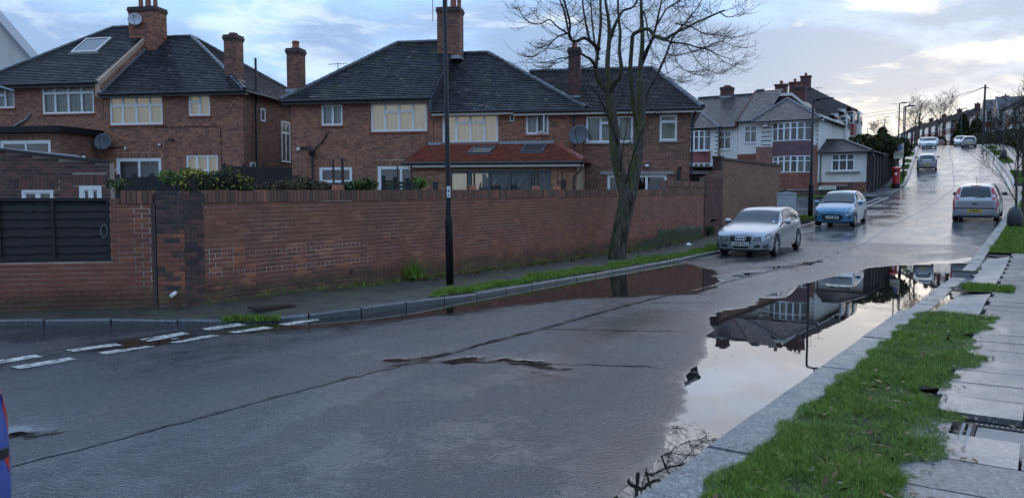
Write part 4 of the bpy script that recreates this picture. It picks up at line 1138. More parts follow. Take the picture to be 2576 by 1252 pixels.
# far face of the pier runs along the main wall
M2 = Matrix.Rotation((math.pi / 2 - PHI) - math.atan2(0.228, 0.974), 4, 'Z')
mm = MB(M2); mm.box(0.0, 0.36, 0.006, 0.25, -0.1, 1.93); mm.build('mortar_core', M_mortar_dark, cp)
mm = MB(M2)
for c in brick_cells(0.0, 0.36, 0.02, 1.94, rnd=r3):
    brick_box(mm, c, 0.004, rnd=r3, tint=r3.random())
mm.build('flank_brickwork', M_darkbrick, cp, kind='stuff')
# waney-edge fence panel
fp = thing('fence_panel', 'dark stained waney board fence panel set in the brick wall', 'fence', (A0.x, A0.y, 0), math.atan2(0.228, 0.974))
pr = random.Random(31)
z = PZ0 + 0.02; i = 0
while z < PZ1 - 0.06:
    h = pr.uniform(0.11, 0.15)
    for (a, b) in ((PX0 + .03, -1.86), (-1.86, PX1 - .03)):
        m = MB(); n = 9; P = []
        w0 = [pr.uniform(-.012, .012) for _ in range(n + 1)]
        for q in range(n):
            xa, xb = lerp(a, b, q / n), lerp(a, b, (q + 1) / n)
            zt = min(z + h + .03, PZ1 - .035)
            m.hexa([(xa, .05 + .0, z + w0[q]), (xb, .05, z + w0[q + 1]), (xb, .066, z + w0[q + 1]), (xa, .066, z + w0[q]), (xa, .078, zt), (xb, .078, zt), (xb, .086, zt), (xa, .086, zt)])
        m.build('board', M_dark_wood, fp)
    z += h; i += 1
for a, b in ((PX0 + .005, PX0 + .05), (-1.885, -1.84), (PX1 - .05, PX1 - .005)):
    m = MB(); m.box(a, b, .02, .048, PZ0 + .01, PZ1); m.build('batten', M_dark_wood, fp)
m = MB(); m.box(PX0 - .0, PX1, .03, .10, PZ1 - .035, PZ1 + .012); m.build('capping_rail', M_dark_wood, fp)
m = MB(); m.box(PX0, PX1, .012, .049, PZ0 + .005, PZ0 + .06); m.build('bottom_rail', M_dark_wood, fp)
m = MB(); m.tube([(PX1 - .09 + .045 * math.cos(a), .012, 1.33 + .10 * math.sin(a)) for a in np.linspace(0, 6.0, 18)], 0.005, 5); m.build('wire_loop', M_lead, fp)
# iron stubs along the wall top
for k, (px, py, top, w) in enumerate(((842, 472, 401, .034), (864, 472, 399, .05), (1001, 475, 417, .03), (1038, 475, 415, .04), (1177, 473, 429, .03), (1194, 473, 432, .04), (1342, 473, 426, .03), (1354, 473, 428, .04), (1403, 474, 432, .02), (1413, 474, 431, .03), (1492, 473, 440, .02), (1502, 473, 436, .03))):
    # stands on the wall line behind the coping
    t_ = 1e9
    best = min(np.arange(7.5, 30, .02), key=lambda u: abs((lambda P: 1288 + 1983 * P[0] / P[1])(W(u, WALL_V - .12, z=1.9)) - px))
    P = W(best, WALL_V - .12, z=1.9); zt = on_y(px, top, P[1]).z
    m = MB(); m.box(-w / 2, w / 2, -w * .3, w * .3, 0, zt - 1.88)
    o = m.build('iron_post', M_rust, None, label=('%s rusty iron stub on the wall top, number %d along it' % (('thin', 'thick')[k % 2], k + 1)), cat='post', group='iron stubs on the garden wall')
    o.location = (P[0], P[1], 1.88); o.rotation_euler = (random.uniform(-.03, .03), random.uniform(-.05, .05), -PHI)
ORD = ['first', 'second', 'third', 'fourth', 'fifth', 'sixth', 'seventh', 'eighth', 'ninth', 'tenth', 'eleventh', 'twelfth']
for k, o in enumerate([o for o in C.objects if o.name.startswith('iron_post')]): o['label'] = '%s rusty iron stub along the garden wall top from the corner' % ORD[k]
for k, (px, lab) in enumerate(((850, 'loose orange brick on the wall between the first two iron stubs'), (1187, 'loose brick on the wall between the third pair of iron stubs'), (1400, 'loose orange brick lying beside the fourth pair of iron stubs'), (1348, 'mortar covered loose brick on the wall below the dark bifold doors'))):
    best = min(np.arange(7.5, 30, .02), key=lambda u: abs((lambda P: 1288 + 1983 * P[0] / P[1])(W(u, WALL_V - .10, z=1.9)) - px))
    P = W(best, WALL_V - .10, z=1.9)
    m = MB(); m.hexa([(x * .11, y * .052, zz) for zz, sc in ((0, 1), (.10, .9)) for x, y in ((-sc, -sc), (sc, -sc), (sc, sc), (-sc, sc))], random.uniform(.95, 1))
    o = m.build('loose_brick', M_wallcoping, None, label=lab, cat='brick'); o.location = (P[0], P[1], 1.95 + SH * (best - 7.35)); o.rotation_euler = (0, 0, -PHI + 1.57 + random.uniform(-.3, .3))
# ---------------------------------------------------------------- houses behind the wall
HA = R(10.5)
HO = (-3.4526, 33.8, 0.0)       # common back line of the terrace: local x along it to the right, local y into the houses
def make_window(par, x0, x1, z0, z1, cols, tr=None, y=0.05, frame=M_pvc, fw=0.06, curtain=None, lattice=False, glass=None, depth=0.07, sill=None, open_col=None, name='window', cback=0.06):
    """cols: column fractions; tr: transom height fraction per column (None = no transom); panes, sill and curtain are sub-parts"""
    glass = glass or M_glass
    m = MB()
    m.box(x0, x0 + fw, y - .03, y + depth, z0, z1); m.box(x1 - fw, x1, y - .03, y + depth, z0, z1)
    m.box(x0 + fw, x1 - fw, y - .03, y + depth, z0, z0 + fw); m.box(x0 + fw, x1 - fw, y - .03, y + depth, z1 - fw, z1)
    tot = sum(cols); xs = [x0 + fw * .5]
    for c in cols: xs.append(xs[-1] + (x1 - x0 - fw) * c / tot)
    mw = 0.05; panes = []
    for k in range(len(cols)):
        a = xs[k] + (mw / 2 if k else fw / 2); b = xs[k + 1] - (mw / 2 if k < len(cols) - 1 else fw / 2)
        if k: m.box(xs[k] - mw / 2, xs[k] + mw / 2, y - .026, y + depth - .004, z0 + fw, z1 - fw)
        t = tr[k] if tr else None
        if t:
            zt = z0 + (z1 - z0) * t; m.box(a, b, y - .022, y + depth - .008, zt - mw / 2, zt + mw / 2)
            panes += [(a, b, z0 + fw, zt - mw / 2, k, 0), (a, b, zt + mw / 2, z1 - fw, k, 1)]
        else: panes.append((a, b, z0 + fw, z1 - fw, k, 0))
    w = m.build(name, frame, par)
    for (a, b, c, d, k, up) in panes:
        sf = 0.028
        m = MB(); m.box(a, a + sf, y - .015, y + .03, c, d); m.box(b - sf, b, y - .015, y + .03, c, d); m.box(a + sf, b - sf, y - .015, y + .03, c, c + sf); m.box(a + sf, b - sf, y - .015, y + .03, d - sf, d); m.build('sash', frame, w)
        m = MB(); m.quad((a + sf, y + .01, c + sf), (b - sf, y + .01, c + sf), (b - sf, y + .01, d - sf), (a + sf, y + .01, d - sf)); m.build('pane', glass, w)
        if lattice:
            m = MB(); s = 0.10
            W_, H_ = b - a - 2 * sf, d - c - 2 * sf; r = 0.0035
            lim = W_ + H_ * .7
            for sg in (1, -1):
                q = -H_
                while q < W_ + H_:
                    # line x = q + sg*(z)*0.6
                    k0, k1 = (q, q + H_ * .6) if sg > 0 else (q + H_ * .6, q)
                    t0, t1 = 0.0, 1.0
                    dx = k1 - k0
                    for lo in (1,):
                        if dx > 0: t0 = max(t0, (0 - k0) / dx); t1 = min(t1, (W_ - k0) / dx)
                        else: t0 = max(t0, (W_ - k0) / dx); t1 = min(t1, (0 - k0) / dx)
                    if t1 - t0 > .02:
                        pa = (a + sf + k0 + dx * t0, c + sf + H_ * t0); pb = (a + sf + k0 + dx * t1, c + sf + H_ * t1)
                        m.box(0, 0, 0, 0, 0, 0) if False else m.quad((pa[0] - r, y + .006, pa[1]), (pa[0] + r, y + .006, pa[1]), (pb[0] + r, y + .006, pb[1]), (pb[0] - r, y + .006, pb[1]))
                    q += s
            if m.f: m.build('leading', M_came, w)
    if curtain:
        m = MB(); n = max(8, int((x1 - x0) * 14)); cy = y + depth + cback
        for k in range(n):
            a, b = lerp(x0, x1, k / n), lerp(x0, x1, (k + 1) / n)
            ya, yb = cy + .025 * math.sin(k * 1.9) , cy + .025 * math.sin((k + 1) * 1.9)
            m.quad((a, ya, z0), (b, yb, z0), (b, yb, z1), (a, ya, z1))
        m.build('curtain', curtain, w)
    m = MB(); rx = 0.02
    m.box(x0 - .01, x1 + .01, y + .55, y + .57, z0 - .01, z1 + .01); m.box(x0 - .01, x0, y + depth, y + .56, z0, z1); m.box(x1, x1 + .01, y + depth, y + .56, z0, z1); m.box(x0, x1, y + depth, y + .56, z0 - .01, z0); m.box(x0, x1, y + depth, y + .56, z1, z1 + .01)
    m.build('room_lining', M_room, w)
    if sill is not None:
        m = MB(); m.box(x0 - .06, x1 + .06, -.07, y, z0 - .07, z0 - .002); m.build('sill', sill, w)
    return w

def tile_slope(mb, e0, e1, r0, r1, gauge=0.165, tw=0.2, lift=0.055, rnd=random, holes=()):
    """plain tiles on the planar slope eave e0-e1, head r0-r1 (left to right seen from outside)"""
    e0, e1, r0, r1 = map(Vector, (e0, e1, r0, r1))
    n = (e1 - e0).cross(r0 - e0)
    if n.length < 1e-6: n = (e1 - e0).cross(r1 - e0)
    n.normalize()
    if n.z < 0: n = -n
    sl = max(((r0 + r1) / 2 - (e0 + e1) / 2).length, 0.1)
    rows = max(1, int(sl / gauge))
    for r in range(rows):
        t0, t1 = r / rows, min(1.0, (r + 1.35) / rows)
        a0, b0 = e0.lerp(r0, t0), e1.lerp(r1, t0); a1, b1 = e0.lerp(r0, t1), e1.lerp(r1, t1)
        L = (b0 - a0).length
        if L < tw * .6: continue
        k = max(1, int(round(L / tw))); ph = 0.5 if r % 2 else 0.0
        for q in range(-1, k + 1):
            s0, s1 = (q + ph + .02) / k, (q + 1 + ph - .02) / k
            s0, s1 = max(0, s0), min(1, s1)
            if s1 - s0 < .3 / k: continue
            l0 = lift + rnd.uniform(-.003, .005)
            p = [a0.lerp(b0, s0) + n * l0, a0.lerp(b0, s1) + n * (l0 + rnd.uniform(-.002, .002)), a1.lerp(b1, s1) + n * .003, a1.lerp(b1, s0) + n * .003]
            if holes:
                cpt = (p[0] + p[1] + p[2] + p[3]) / 4
                if any(h(cpt) for h in holes): continue
            d = [a0.lerp(b0, s0) - n * .002, a0.lerp(b0, s1) - n * .002]
            tt = rnd.random() ** 1.2
            mb.add([tuple(x) for x in p + d], [(0, 1, 2, 3), (4, 5, 1, 0)], tt)
def ridge_line(mb, a, b, r=0.10, seg=0.42, rnd=random):
    a, b = Vector(a), Vector(b); L = (b - a).length; n = max(1, int(L / seg))
    for k in range(n):
        p, q = a.lerp(b, k / n), a.lerp(b, (k + .985) / n)
        mb.tube([p, q], [r + .012, r], 8, tint=rnd.random() * .9)
def gutter(par, a, b, mat=M_black_plastic, r=0.055):
    a, b = Vector(a), Vector(b); m = MB()
    m.tube([a, b], r, 8); return m.build('gutter', mat, par)
def chimney(par, cx, cy, w, d, z0, z1, pots, brick=M_housebrick2, seed=0, capdark=True, name='chimney', pot_r=0.11, band=0.18):
    rd = random.Random(seed); m = MB()
    m.box(cx - w / 2 + .008, cx + w / 2 - .008, cy - d / 2 + .008, cy + d / 2 - .008, z0, z1 - .05); ch = m.build(name, M_mortar_dark, par)
    m = MB()
    for (ax, M_) in ((w, Matrix.Translation((cx - w / 2, cy - d / 2, 0))), (d, Matrix.Translation((cx + w / 2, cy - d / 2, 0)) @ Matrix.Rotation(math.pi / 2, 4, 'Z')), (w, Matrix.Translation((cx + w / 2, cy + d / 2, 0)) @ Matrix.Rotation(math.pi, 4, 'Z')), (d, Matrix.Translation((cx - w / 2, cy + d / 2, 0)) @ Matrix.Rotation(-math.pi / 2, 4, 'Z'))):
        mm = MB(M_)
        for c in brick_cells(0, ax, z0, z1 - .26, rnd=rd): brick_box(mm, c, 0.008, proud=.008, rnd=rd)
        m.v, o = m.v + mm.v, len(m.v); m.f += [tuple(i + o for i in f) for f in mm.f]; m.t += mm.t; m.m += mm.m
    m.build('stack_brickwork', brick, ch, kind='stuff')
    m = MB()
    for k, (e, a, b) in enumerate(((.025, z1 - .26, z1 - .18), (.055, z1 - .18, z1 - .09), (.03, z1 - .09, z1))):
        m.box(cx - w / 2 - e, cx + w / 2 + e, cy - d / 2 - e, cy + d / 2 + e, a + .001, b)
    m.build('stack_cap', M_darkbrick, ch)
    for k, (px, h, r) in enumerate(pots):
        m = MB(); m.lathe([(r * 1.1, 0), (r * 1.15, .05), (r * .92, .08), (r * .85, h * .7), (r * 1.0, h * .75), (r * 1.05, h * .85), (r * .85, h * .87), (r * .85, h)], 12, (cx + px, cy, z1)); m.build('chimney_pot', M_terracotta, ch, smooth=False)
    m = MB(); m.box(cx - w / 2 - .05, cx + w / 2 + .05, cy - d / 2 - .05, cy + d / 2 + .05, z0 - .05, z0 + .10); m.build('lead_flashing', M_lead, ch)
    return ch
def aerial(par_name, label, p, h, kind=0):
    t = thing('aerial', label, 'aerial', p)
    m = MB(); m.tube([(0, 0, 0), (0, 0, h)], .016, 6); m.build('mast', M_wire, t)
    m = MB(); m.tube([(-.45, 0, h - .08), (.45, 0, h - .02)], .012, 5); m.build('boom', M_wire, t)
    for k in range(7): 
        x = -.4 + k * .13; m = MB(); m.tube([(x, -.16, h - .06), (x, .16, h - .06)], .007, 4); m.build('element', M_wire, t)
    return t

def brick_house(name, label, x0, x1, z_eave, ridge_z, ridge_xl, ridge_xr, hip_l, hip_r, holes, brick=M_housebrick, mort=M_mortar_house, tile=M_tile, z0=0.6, depth=8.0, ridge_y=4.0, seed=1, side='', group='brick houses behind the garden wall', fascia_white=False, lintels=(), bond='flemish', oh_l=0.3, oh_r=0.3):
    t = thing(name, label, 'house', HO, -HA, group); rd = random.Random(seed)
    m = MB(); slab_with_holes(m, x0, x1, z0, z_eave, holes, 0.0, 0.22)
    m.box(x0, x0 + .22, .22, depth, z0, z_eave); m.box(x1 - .22, x1, .22, depth, z0, z_eave); m.box(x0 + .22, x1 - .22, depth - .22, depth, z0, z_eave); m.box(x0, x1, .0, depth, z_eave - .1, z_eave - .02)
    m.build('wall', mort, t)
    m = MB(); cells = brick_cells(x0, x1, z0, z_eave, list(holes) + [(a, b, zz, zz + .22) for a, b, zz in lintels], bond=bond, rnd=rd)
    for c in cells: brick_box(m, c, 0.0, rnd=rd, back=.01)
    m.build('brickwork', brick, t, kind='stuff')
    for a, b, zz in lintels:
        m = MB(); soldiers(m, a, b, zz + .004, zz + .216, 0.0, rnd=rd); m.build('soldier_lintel', brick, t)
    if 'r' in side or 'l' in side:
        pass
    # roof
    ye = -0.36; ez = z_eave + .02
    yb = depth + .36
    xl, xr = x0 - oh_l, x1 + oh_r
    rl, rr_ = (ridge_xl if hip_l else xl), (ridge_xr if hip_r else xr)
    m = MB(); e = .03
    A, B, Cc, D = (xl, ye, ez), (xr, ye, ez), (rr_, ridge_y, ridge_z), (rl, ridge_y, ridge_z)
    Eb, Fb = (xr, yb, ez), (xl, yb, ez)
    m.poly([A, B, Cc, D]); m.poly([Eb, Fb, D, Cc])
    if hip_r: m.poly([B, Eb, Cc])
    else: m.poly([B, Eb, Cc])
    m.poly([Fb, A, D]); m.poly([A, Fb, Eb, B])
    roof = m.build('roof', M_tile, t)
    m = MB(); tile_slope(m, A, B, D, Cc, rnd=rd)
    if hip_r: tile_slope(m, B, Eb, Cc, Cc, rnd=rd)
    if hip_l: tile_slope(m, Fb, A, D, D, rnd=rd)
    m.build('roof_tiles', tile, roof, kind='stuff')
    m = MB(); up = .03
    ridge_line(m, (rl, ridge_y, ridge_z + up), (rr_, ridge_y, ridge_z + up), rnd=rd)
    if hip_r: ridge_line(m, (B[0], B[1], B[2] + up), (Cc[0], Cc[1], Cc[2] + up), rnd=rd); ridge_line(m, (Eb[0], Eb[1], Eb[2] + up), (Cc[0], Cc[1], Cc[2] + up), rnd=rd)
    if hip_l: ridge_line(m, (A[0], A[1], A[2] + up), (D[0], D[1], D[2] + up), rnd=rd)
    m.build('ridge_tiles', tile, roof, kind='stuff')
    fm = M_fascia if fascia_white else M_black_plastic
    m = MB(); m.box(xl + .01, xr - .01, ye + .03, ye + .055, ez - .17, ez - .012); m.build('fascia', fm, t)
    m = MB(); m.box(xl + .01, xr - .01, ye + .056, -.008, ez - .16, ez - .13); m.build('soffit', M_fascia, t)
    gutter(t, (xl, ye - .03, ez - .03), (xr, ye - .03, ez - .03))
    return t, roof
# ------------------------------ first pair
Wn = make_window
hA, rfA = brick_house('brick_house', 'brick house with roof window at the picture edge, large chimney stack', -22.2, -15.62, 7.05, 10.45, -18.0, -15.6, True, False, [(-18.82, -16.11, 5.70, 6.99), (-21.5, -20.32, 6.02, 6.99)], seed=41, oh_r=0.0)
Wn(hA, -18.82, -16.11, 5.70, 6.99, (.9, 1, 1, .9), (.74, .74, .74, .74), curtain=M_curtain_net, lattice=True, sill=M_terracotta)
Wn(hA, -21.5, -20.32, 6.02, 6.99, (1.3, 1), (.62, None), curtain=M_curtain_net, lattice=True, sill=M_terracotta)
hB, rfB = brick_house('brick_house', 'brick house with leaded windows and black downpipe at its corner', -15.6, -8.66, 6.50, 9.85, -15.5, -13.6, False, True, [(-15.30, -12.61, 5.13, 6.42), (-11.3, -10.25, 5.48, 6.42), (-15.06, -12.76, 1.5, 3.62), (-11.5, -9.93, 1.9, 3.72)], seed=42, oh_l=0.0, lintels=((-15.1, -12.7, 3.64), (-11.6, -9.85, 3.74)))
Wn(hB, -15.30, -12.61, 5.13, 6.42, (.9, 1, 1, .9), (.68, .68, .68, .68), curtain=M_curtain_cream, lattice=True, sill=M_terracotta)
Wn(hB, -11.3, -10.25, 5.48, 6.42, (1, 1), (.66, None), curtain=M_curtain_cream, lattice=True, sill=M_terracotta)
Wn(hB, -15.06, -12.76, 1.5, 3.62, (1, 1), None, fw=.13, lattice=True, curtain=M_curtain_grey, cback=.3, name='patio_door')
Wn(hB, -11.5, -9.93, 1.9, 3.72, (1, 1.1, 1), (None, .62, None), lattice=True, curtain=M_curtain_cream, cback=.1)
# roof window
def roof_window(par, e0, e1, d0, d1, pitch_pts, frame=M_grey_alu, glass=M_glass_dark):
    """on the slope through eave y,z and ridge y,z: x e0..e1, fraction up d0..d1"""
    (ya, za), (yb, zb) = pitch_pts
    L = math.hypot(yb - ya, zb - za); c, s = (yb - ya) / L, (zb - za) / L
    M_ = Matrix.Translation((0, ya, za)) @ Matrix(((1, 0, 0, 0), (0, c, -s, 0), (0, s, c, 0), (0, 0, 0, 1)))
    a, b = d0 * L, d1 * L
    m = MB(M_); f = .07
    m.box(e0, e0 + f, a, b, .0, .10); m.box(e1 - f, e1, a, b, .0, .10); m.box(e0 + f, e1 - f, a, a + f, .0, .10); m.box(e0 + f, e1 - f, b - f, b, .0, .10)
    m.box(e0 - .1, e1 + .1, a - .12, a - .001, .02, .035); 
    w = m.build('roof_window', frame, par)
    m = MB(M_); m.box(e0 + f, e1 - f, a + f, b - f, .05, .07); m.build('pane', MATS['car_glass'], w)
roof_window(rfA, -18.75, -17.35, .52, .78, ((-.36, 7.07), (4, 10.45)), frame=M_fascia)
# raised party parapet between the two roofs of the pair
def parapet(par, x, ze, zr_, ye=-.36, yr=4.0, w=.12, h=.32, below=.7):
    m = MB(); m.hexa([(x - w, ye, ze - below), (x + w, ye, ze - below), (x + w, yr, zr_ - below), (x - w, yr, zr_ - below), (x - w, ye, ze + .02), (x + w, ye, ze + .02), (x + w, yr, zr_ + .02), (x - w, yr, zr_ + .02)])
    return m.build('party_parapet', M_mortar_house, par)
pp = parapet(hA, -15.62, 7.10, 10.42)
m = MB(); rd = random.Random(3)
L = math.hypot(4.36, 3.32); c_, s_ = 4.36 / L, 3.32 / L
Mx = Matrix.Translation((-15.5, -.36, 6.50)) @ Matrix(((0, 0, 1, 0), (c_, s_ * 0, 0, 0), (s_, 1, 0, 0), (0, 0, 0, 1)))
q = 0.0
while q < L - .2:
    for r in range(5):
        z0b = .02 + r * .075
        m.add([tuple(Mx @ Vector(p)) for p in ((q + .005, z0b, .012), (q + .22, z0b, .012), (q + .22, z0b + .065, .012), (q + .005, z0b + .065, .012))], [(0, 1, 2, 3)], rd.random())
    q += .225
m.build('brick_courses', M_housebrick, pp, kind='stuff')
m = MB(); q = 0.0; k = 0
while q < L - .1:
    a = Vector((-15.48, -.36 + c_ * q, 6.53 + s_ * q)); m.box(a.x - .012, a.x + .06, a.y, a.y + .16, a.z - .02, a.z + .17); q += .2
m.build('stepped_flashing', M_lead, pp)
chimney(hA, -15.6, 3.4, 1.5, .9, 8.6, 11.2, ((-.35, .75, .12), (.05, .8, .15), (.45, .6, .12)), M_housebrick, 3)
chimney(hB, -9.55, .9, .62, .62, 7.05, 9.15, ((0, .12, .2),), M_housebrick2, 4)
# flank wall of the second house, facing right
mf = Matrix.Translation((-8.66, 0, 0)) @ Matrix.Rotation(math.pi / 2, 4, 'Z')
fl_holes = [(1.55, 1.95, 5.35, 5.95), (3.55, 4.45, 3.55, 5.55), (.5, 1.0, 2.0, 3.4)]
m = MB(mf); rd = random.Random(8)
for c in brick_cells(.0, 8, .6, 6.5, fl_holes, bond='flemish', rnd=rd): brick_box(m, c, 0.0, rnd=rd, back=.01)
m.build('flank_brickwork', M_housebrick2, hB, kind='stuff')
class _P: pass
fe = link('flank_windows', None, hB); fe.matrix_local = mf
for (a, b, c, d) in fl_holes: Wn(fe, a, b, c, d, (1, 1) if b - a > .6 else (1,), (.72, .72) if b - a > .6 else None, y=-.03, lattice=(b - a > .6), curtain=M_curtain_net, fw=.05, depth=.03, cback=.01)
gutter(hB, (-8.33, -.36, 6.47), (-8.33, 8.3, 6.47))
m = MB(); m.tube([(-8.36, .9, 6.44), (-8.5, .95, 6.2), (-8.57, 1.0, 6.0), (-8.57, 1.0, 1.0)], .05, 8); m.tube([(-8.57, 1.06, 6.2), (-8.57, 1.06, 8.15)], .055, 8); m.build('downpipe', M_black_plastic, hB)
m = MB(); m.tube([(-13.0, -.02, 5.0), (-10.3, -.02, 5.0), (-9.75, -.02, 5.0), (-9.75, -.02, 2.0)], .014, 5); m.build('cable_run', M_wire, hB)
for nm, x, z, lab in (('security_camera', -14.45, 4.10, 'white dome camera on a black bracket over the patio doors'), ('floodlight', -12.15, 4.42, 'small black floodlight on the brick wall'), ('security_camera', -12.72, 4.22, 'white bullet camera on the wall beside the floodlight')):
    t = thing(nm, lab, 'camera' if 'cam' in nm else 'light', Matrix.Translation(HO) @ Matrix.Rotation(-HA, 4, 'Z') @ Vector((x, 0, z)), -HA)
    m = MB(); m.box(-.03, .03, -.06, -.008, -.03, .03); m.build('bracket', M_black_plastic, t)
    m = MB()
    if nm == 'floodlight': m.hexa([(sx * .10, yy, zz) for zz, yy0 in ((-.05, -.22), (.07, -.12)) for sx, yy in ((-1, yy0), (1, yy0), (1, yy0 + .07), (-1, yy0 + .07))])
    else: m.lathe([(.02, -.20), (.05, -.19), (.055, -.12), (.04, -.06)], 10, (0, 0, -.03), 'y')
    m.build('housing', M_black_plastic if nm == 'floodlight' else M_pvc, t, smooth=True)
m = MB(); m.tube([(-15.5, -.02, 4.12), (-14.45, -.02, 4.12)], .022, 6); m.build('conduit', M_black_plastic, hB)
# flat-roofed brick extension at the first house
ex = thing('extension', 'flat roofed brick extension with white sliding doors', 'extension', HO, -HA)
EX0, EX1, EY = -22.5, -15.86, -2.5
ex_h = [(-18.85, -16.32, 1.6, 4.30)]
m = MB(); slab_with_holes(m, EX0, EX1, .6, 4.78, ex_h, EY, EY + .2); m.box(EX1 - .2, EX1, EY + .2, -.01, .6, 4.78); m.build('wall', M_mortar_house, ex)
m = MB(Matrix.Translation((0, EY, 0))); rd = random.Random(12)
for c in brick_cells(EX0, EX1, .6, 4.78, ex_h + [(-19.0, -16.2, 4.32, 4.54)], rnd=rd): brick_box(m, c, 0.0, rnd=rd, back=.01)
soldiers(m, -19.0, -16.2, 4.325, 4.535, 0.0, rnd=rd); m.build('brickwork', M_housebrick2, ex, kind='stuff')
m = MB(Matrix.Translation((EX1, EY, 0)) @ Matrix.Rotation(math.pi / 2, 4, 'Z'))
for c in brick_cells(0, 2.48, .6, 4.78, rnd=rd): brick_box(m, c, 0.0, rnd=rd, back=.01)
m.build('flank_brickwork', M_housebrick2, ex, kind='stuff')
m = MB(); m.box(EX0, EX1 + .2, EY - .22, -.012, 4.80, 4.86); m.build('flat_roof', M_black_plastic, ex)
m = MB(); m.box(EX0, EX1 + .2, EY - .24, EY - .215, 4.62, 4.89); m.box(EX1 + .19, EX1 + .215, EY - .24, -.02, 4.62, 4.89); m.build('fascia', M_black_paint, ex)
exw = link('door_bay', None, ex, loc=(0, EY, 0))
Wn(exw, -18.85, -16.32, 1.6, 4.30, (1, 1), None, fw=.13, lattice=False, glass=M_glass_dark, name='sliding_door')
dish = thing('satellite_dish', 'dark satellite dish at the end of the black flat roof', 'satellite dish', Matrix.Translation(HO) @ Matrix.Rotation(-HA, 4, 'Z') @ Vector((-15.35, -.5, 4.35)), -HA)
def build_dish(t, r, mat, aim=(0.3, -1, .35)):
    a = Vector(aim).normalized(); q = a.to_track_quat('Z', 'Y').to_matrix().to_4x4()
    m = MB(q); m.lathe([(.02, -.09), (r * .5, -.065), (r * .85, -.02), (r, .01), (r * .98, .02), (r * .8, -.005), (r * .45, -.05), (.01, -.07)], 20); m.build('reflector', mat, t, smooth=True)
    m = MB(); tip = a * r * 1.1; m.tube([q @ Vector((0, -r * .95, 0)), tip], .012, 6); m.build('feed_arm', M_black_plastic, t)
    m = MB(); m.tube([tip, tip - a * .1], .03, 8); m.build('feed_horn', M_black_plastic, t)
    m = MB(); m.tube([-a * .08, (0, .25, -.12), (0, .45, -.12)], .02, 6); m.build('bracket', M_black_plastic, t)
build_dish(dish, .40, M_dish)
hm = Matrix.Translation(HO) @ Matrix.Rotation(-HA, 4, 'Z')
build_dish(thing('satellite_dish', 'pale satellite dish on the large chimney stack', 'satellite dish', hm @ Vector((-15.85, 2.75, 10.55)), -HA), .33, M_dish_light, (.5, -1, .4))
m = MB(); m.tube([(-22, -.06, 4.75), (-20.6, -.06, 5.05), (-19.7, -.06, 5.45), (-19.45, -.03, 5.75)], .05, 8); m.build('flue_hose', M_lead, hA)
m = MB(); m.tube([(-21.0, -.5, 7.05), (-19.9, -.45, 6.75)], .05, 8); m.build('gutter_pipe', M_lead, hA)
bl = thing('bulkhead_light', 'round white bulkhead light on the extension flank', 'light', hm @ Vector((EX1 + .01, -1.2, 3.6)), -HA)
m = MB(); m.box(0, .05, -.06, .06, -.10, .06); m.build('backplate', M_black_plastic, bl)
m = MB(); m.lathe([(.09, .0), (.085, .05), (.05, .09), (.01, .1)], 14, (0.05, 0, 0), 'x'); m.build('lens', M_pvc, bl, smooth=True)
# ------------------------------ second pair
hC, rfC = brick_house('brick_house', 'brick house with mossy hipped roof and brown fence stubs before it', -6.36, 0.10, 6.00, 9.15, -2.8, 0.10, True, False, [(-4.95, -3.97, 4.94, 5.84), (-2.67, -.16, 4.64, 5.85), (-5.09, -3.57, 1.6, 3.14), (-2.40, -.30, 1.1, 3.17)], seed=43, tile=M_tile_moss, oh_r=0.0, lintels=((-5.2, -3.5, 3.16), (-2.5, -.2, 3.19)))
Wn(hC, -4.95, -3.97, 4.94, 5.84, (1.1, 1), None, curtain=M_curtain_net, sill=M_terracotta)
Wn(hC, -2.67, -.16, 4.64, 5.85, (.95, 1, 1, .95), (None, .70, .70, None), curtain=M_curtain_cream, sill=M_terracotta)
Wn(hC, -5.09, -3.57, 1.6, 3.14, (1,), (.60,), fw=.10, glass=M_glass_dark)
Wn(hC, -2.40, -.30, 1.1, 3.17, (1, 1), None, fw=.12, curtain=M_curtain_grey, cback=.03, name='patio_door')
hD, rfD = brick_house('brick_house', 'brick house with red tiled extension and open window', 0.12, 6.50, 5.40, 8.55, .12, 1.62, False, True, [(.51, 2.92, 4.11, 5.30), (4.10, 5.05, 4.43, 5.33)], seed=44, tile=M_tile_moss, oh_l=0.0, fascia_white=True, oh_r=.12)
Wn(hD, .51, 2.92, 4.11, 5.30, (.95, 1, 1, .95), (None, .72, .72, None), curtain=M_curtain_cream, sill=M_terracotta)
Wn(hD, 4.10, 5.05, 4.43, 5.33, (1, 1), None, curtain=M_curtain_net, sill=M_terracotta)
sash = link('open_sash', None, hD, loc=(4.58, .0, 4.5)); sash.rotation_euler = (0, 0, R(-42))
m = MB(); m.box(0, .04, -.02, .02, 0, .78); m.box(.40, .44, -.02, .02, 0, .78); m.box(.04, .40, -.02, .02, 0, .05); m.box(.04, .40, -.02, .02, .73, .78); m.build('sash_frame', M_pvc, sash)
m = MB(); m.quad((.04, 0, .05), (.40, 0, .05), (.40, 0, .73), (.04, 0, .73)); m.build('pane', M_glass, sash)
m = MB(); m.hexa([(0.0, -.36, 5.40), (.14, -.36, 5.40), (.14, 4, 8.55), (0.0, 4, 8.55), (0.0, -.36, 6.02), (.14, -.36, 6.02), (.14, 4, 9.15), (0.0, 4, 9.15)]); m.build('party_step', M_tile, hC)
chimney(hC, 0.0, 3.3, 1.05, .8, 8.2, 10.5, ((-.25, .8, .13), (.15, .85, .16), (.42, .4, .1)), M_housebrick2, 5)
chimney(hC, -6.52, .9, .62, .6, 6.55, 8.45, ((0, .35, .17),), M_housebrick2, 6)
chimney(hD, 6.0, 1.1, .48, .5, 6.0, 8.1, ((0, .2, .12),), M_purplebrick, 7)
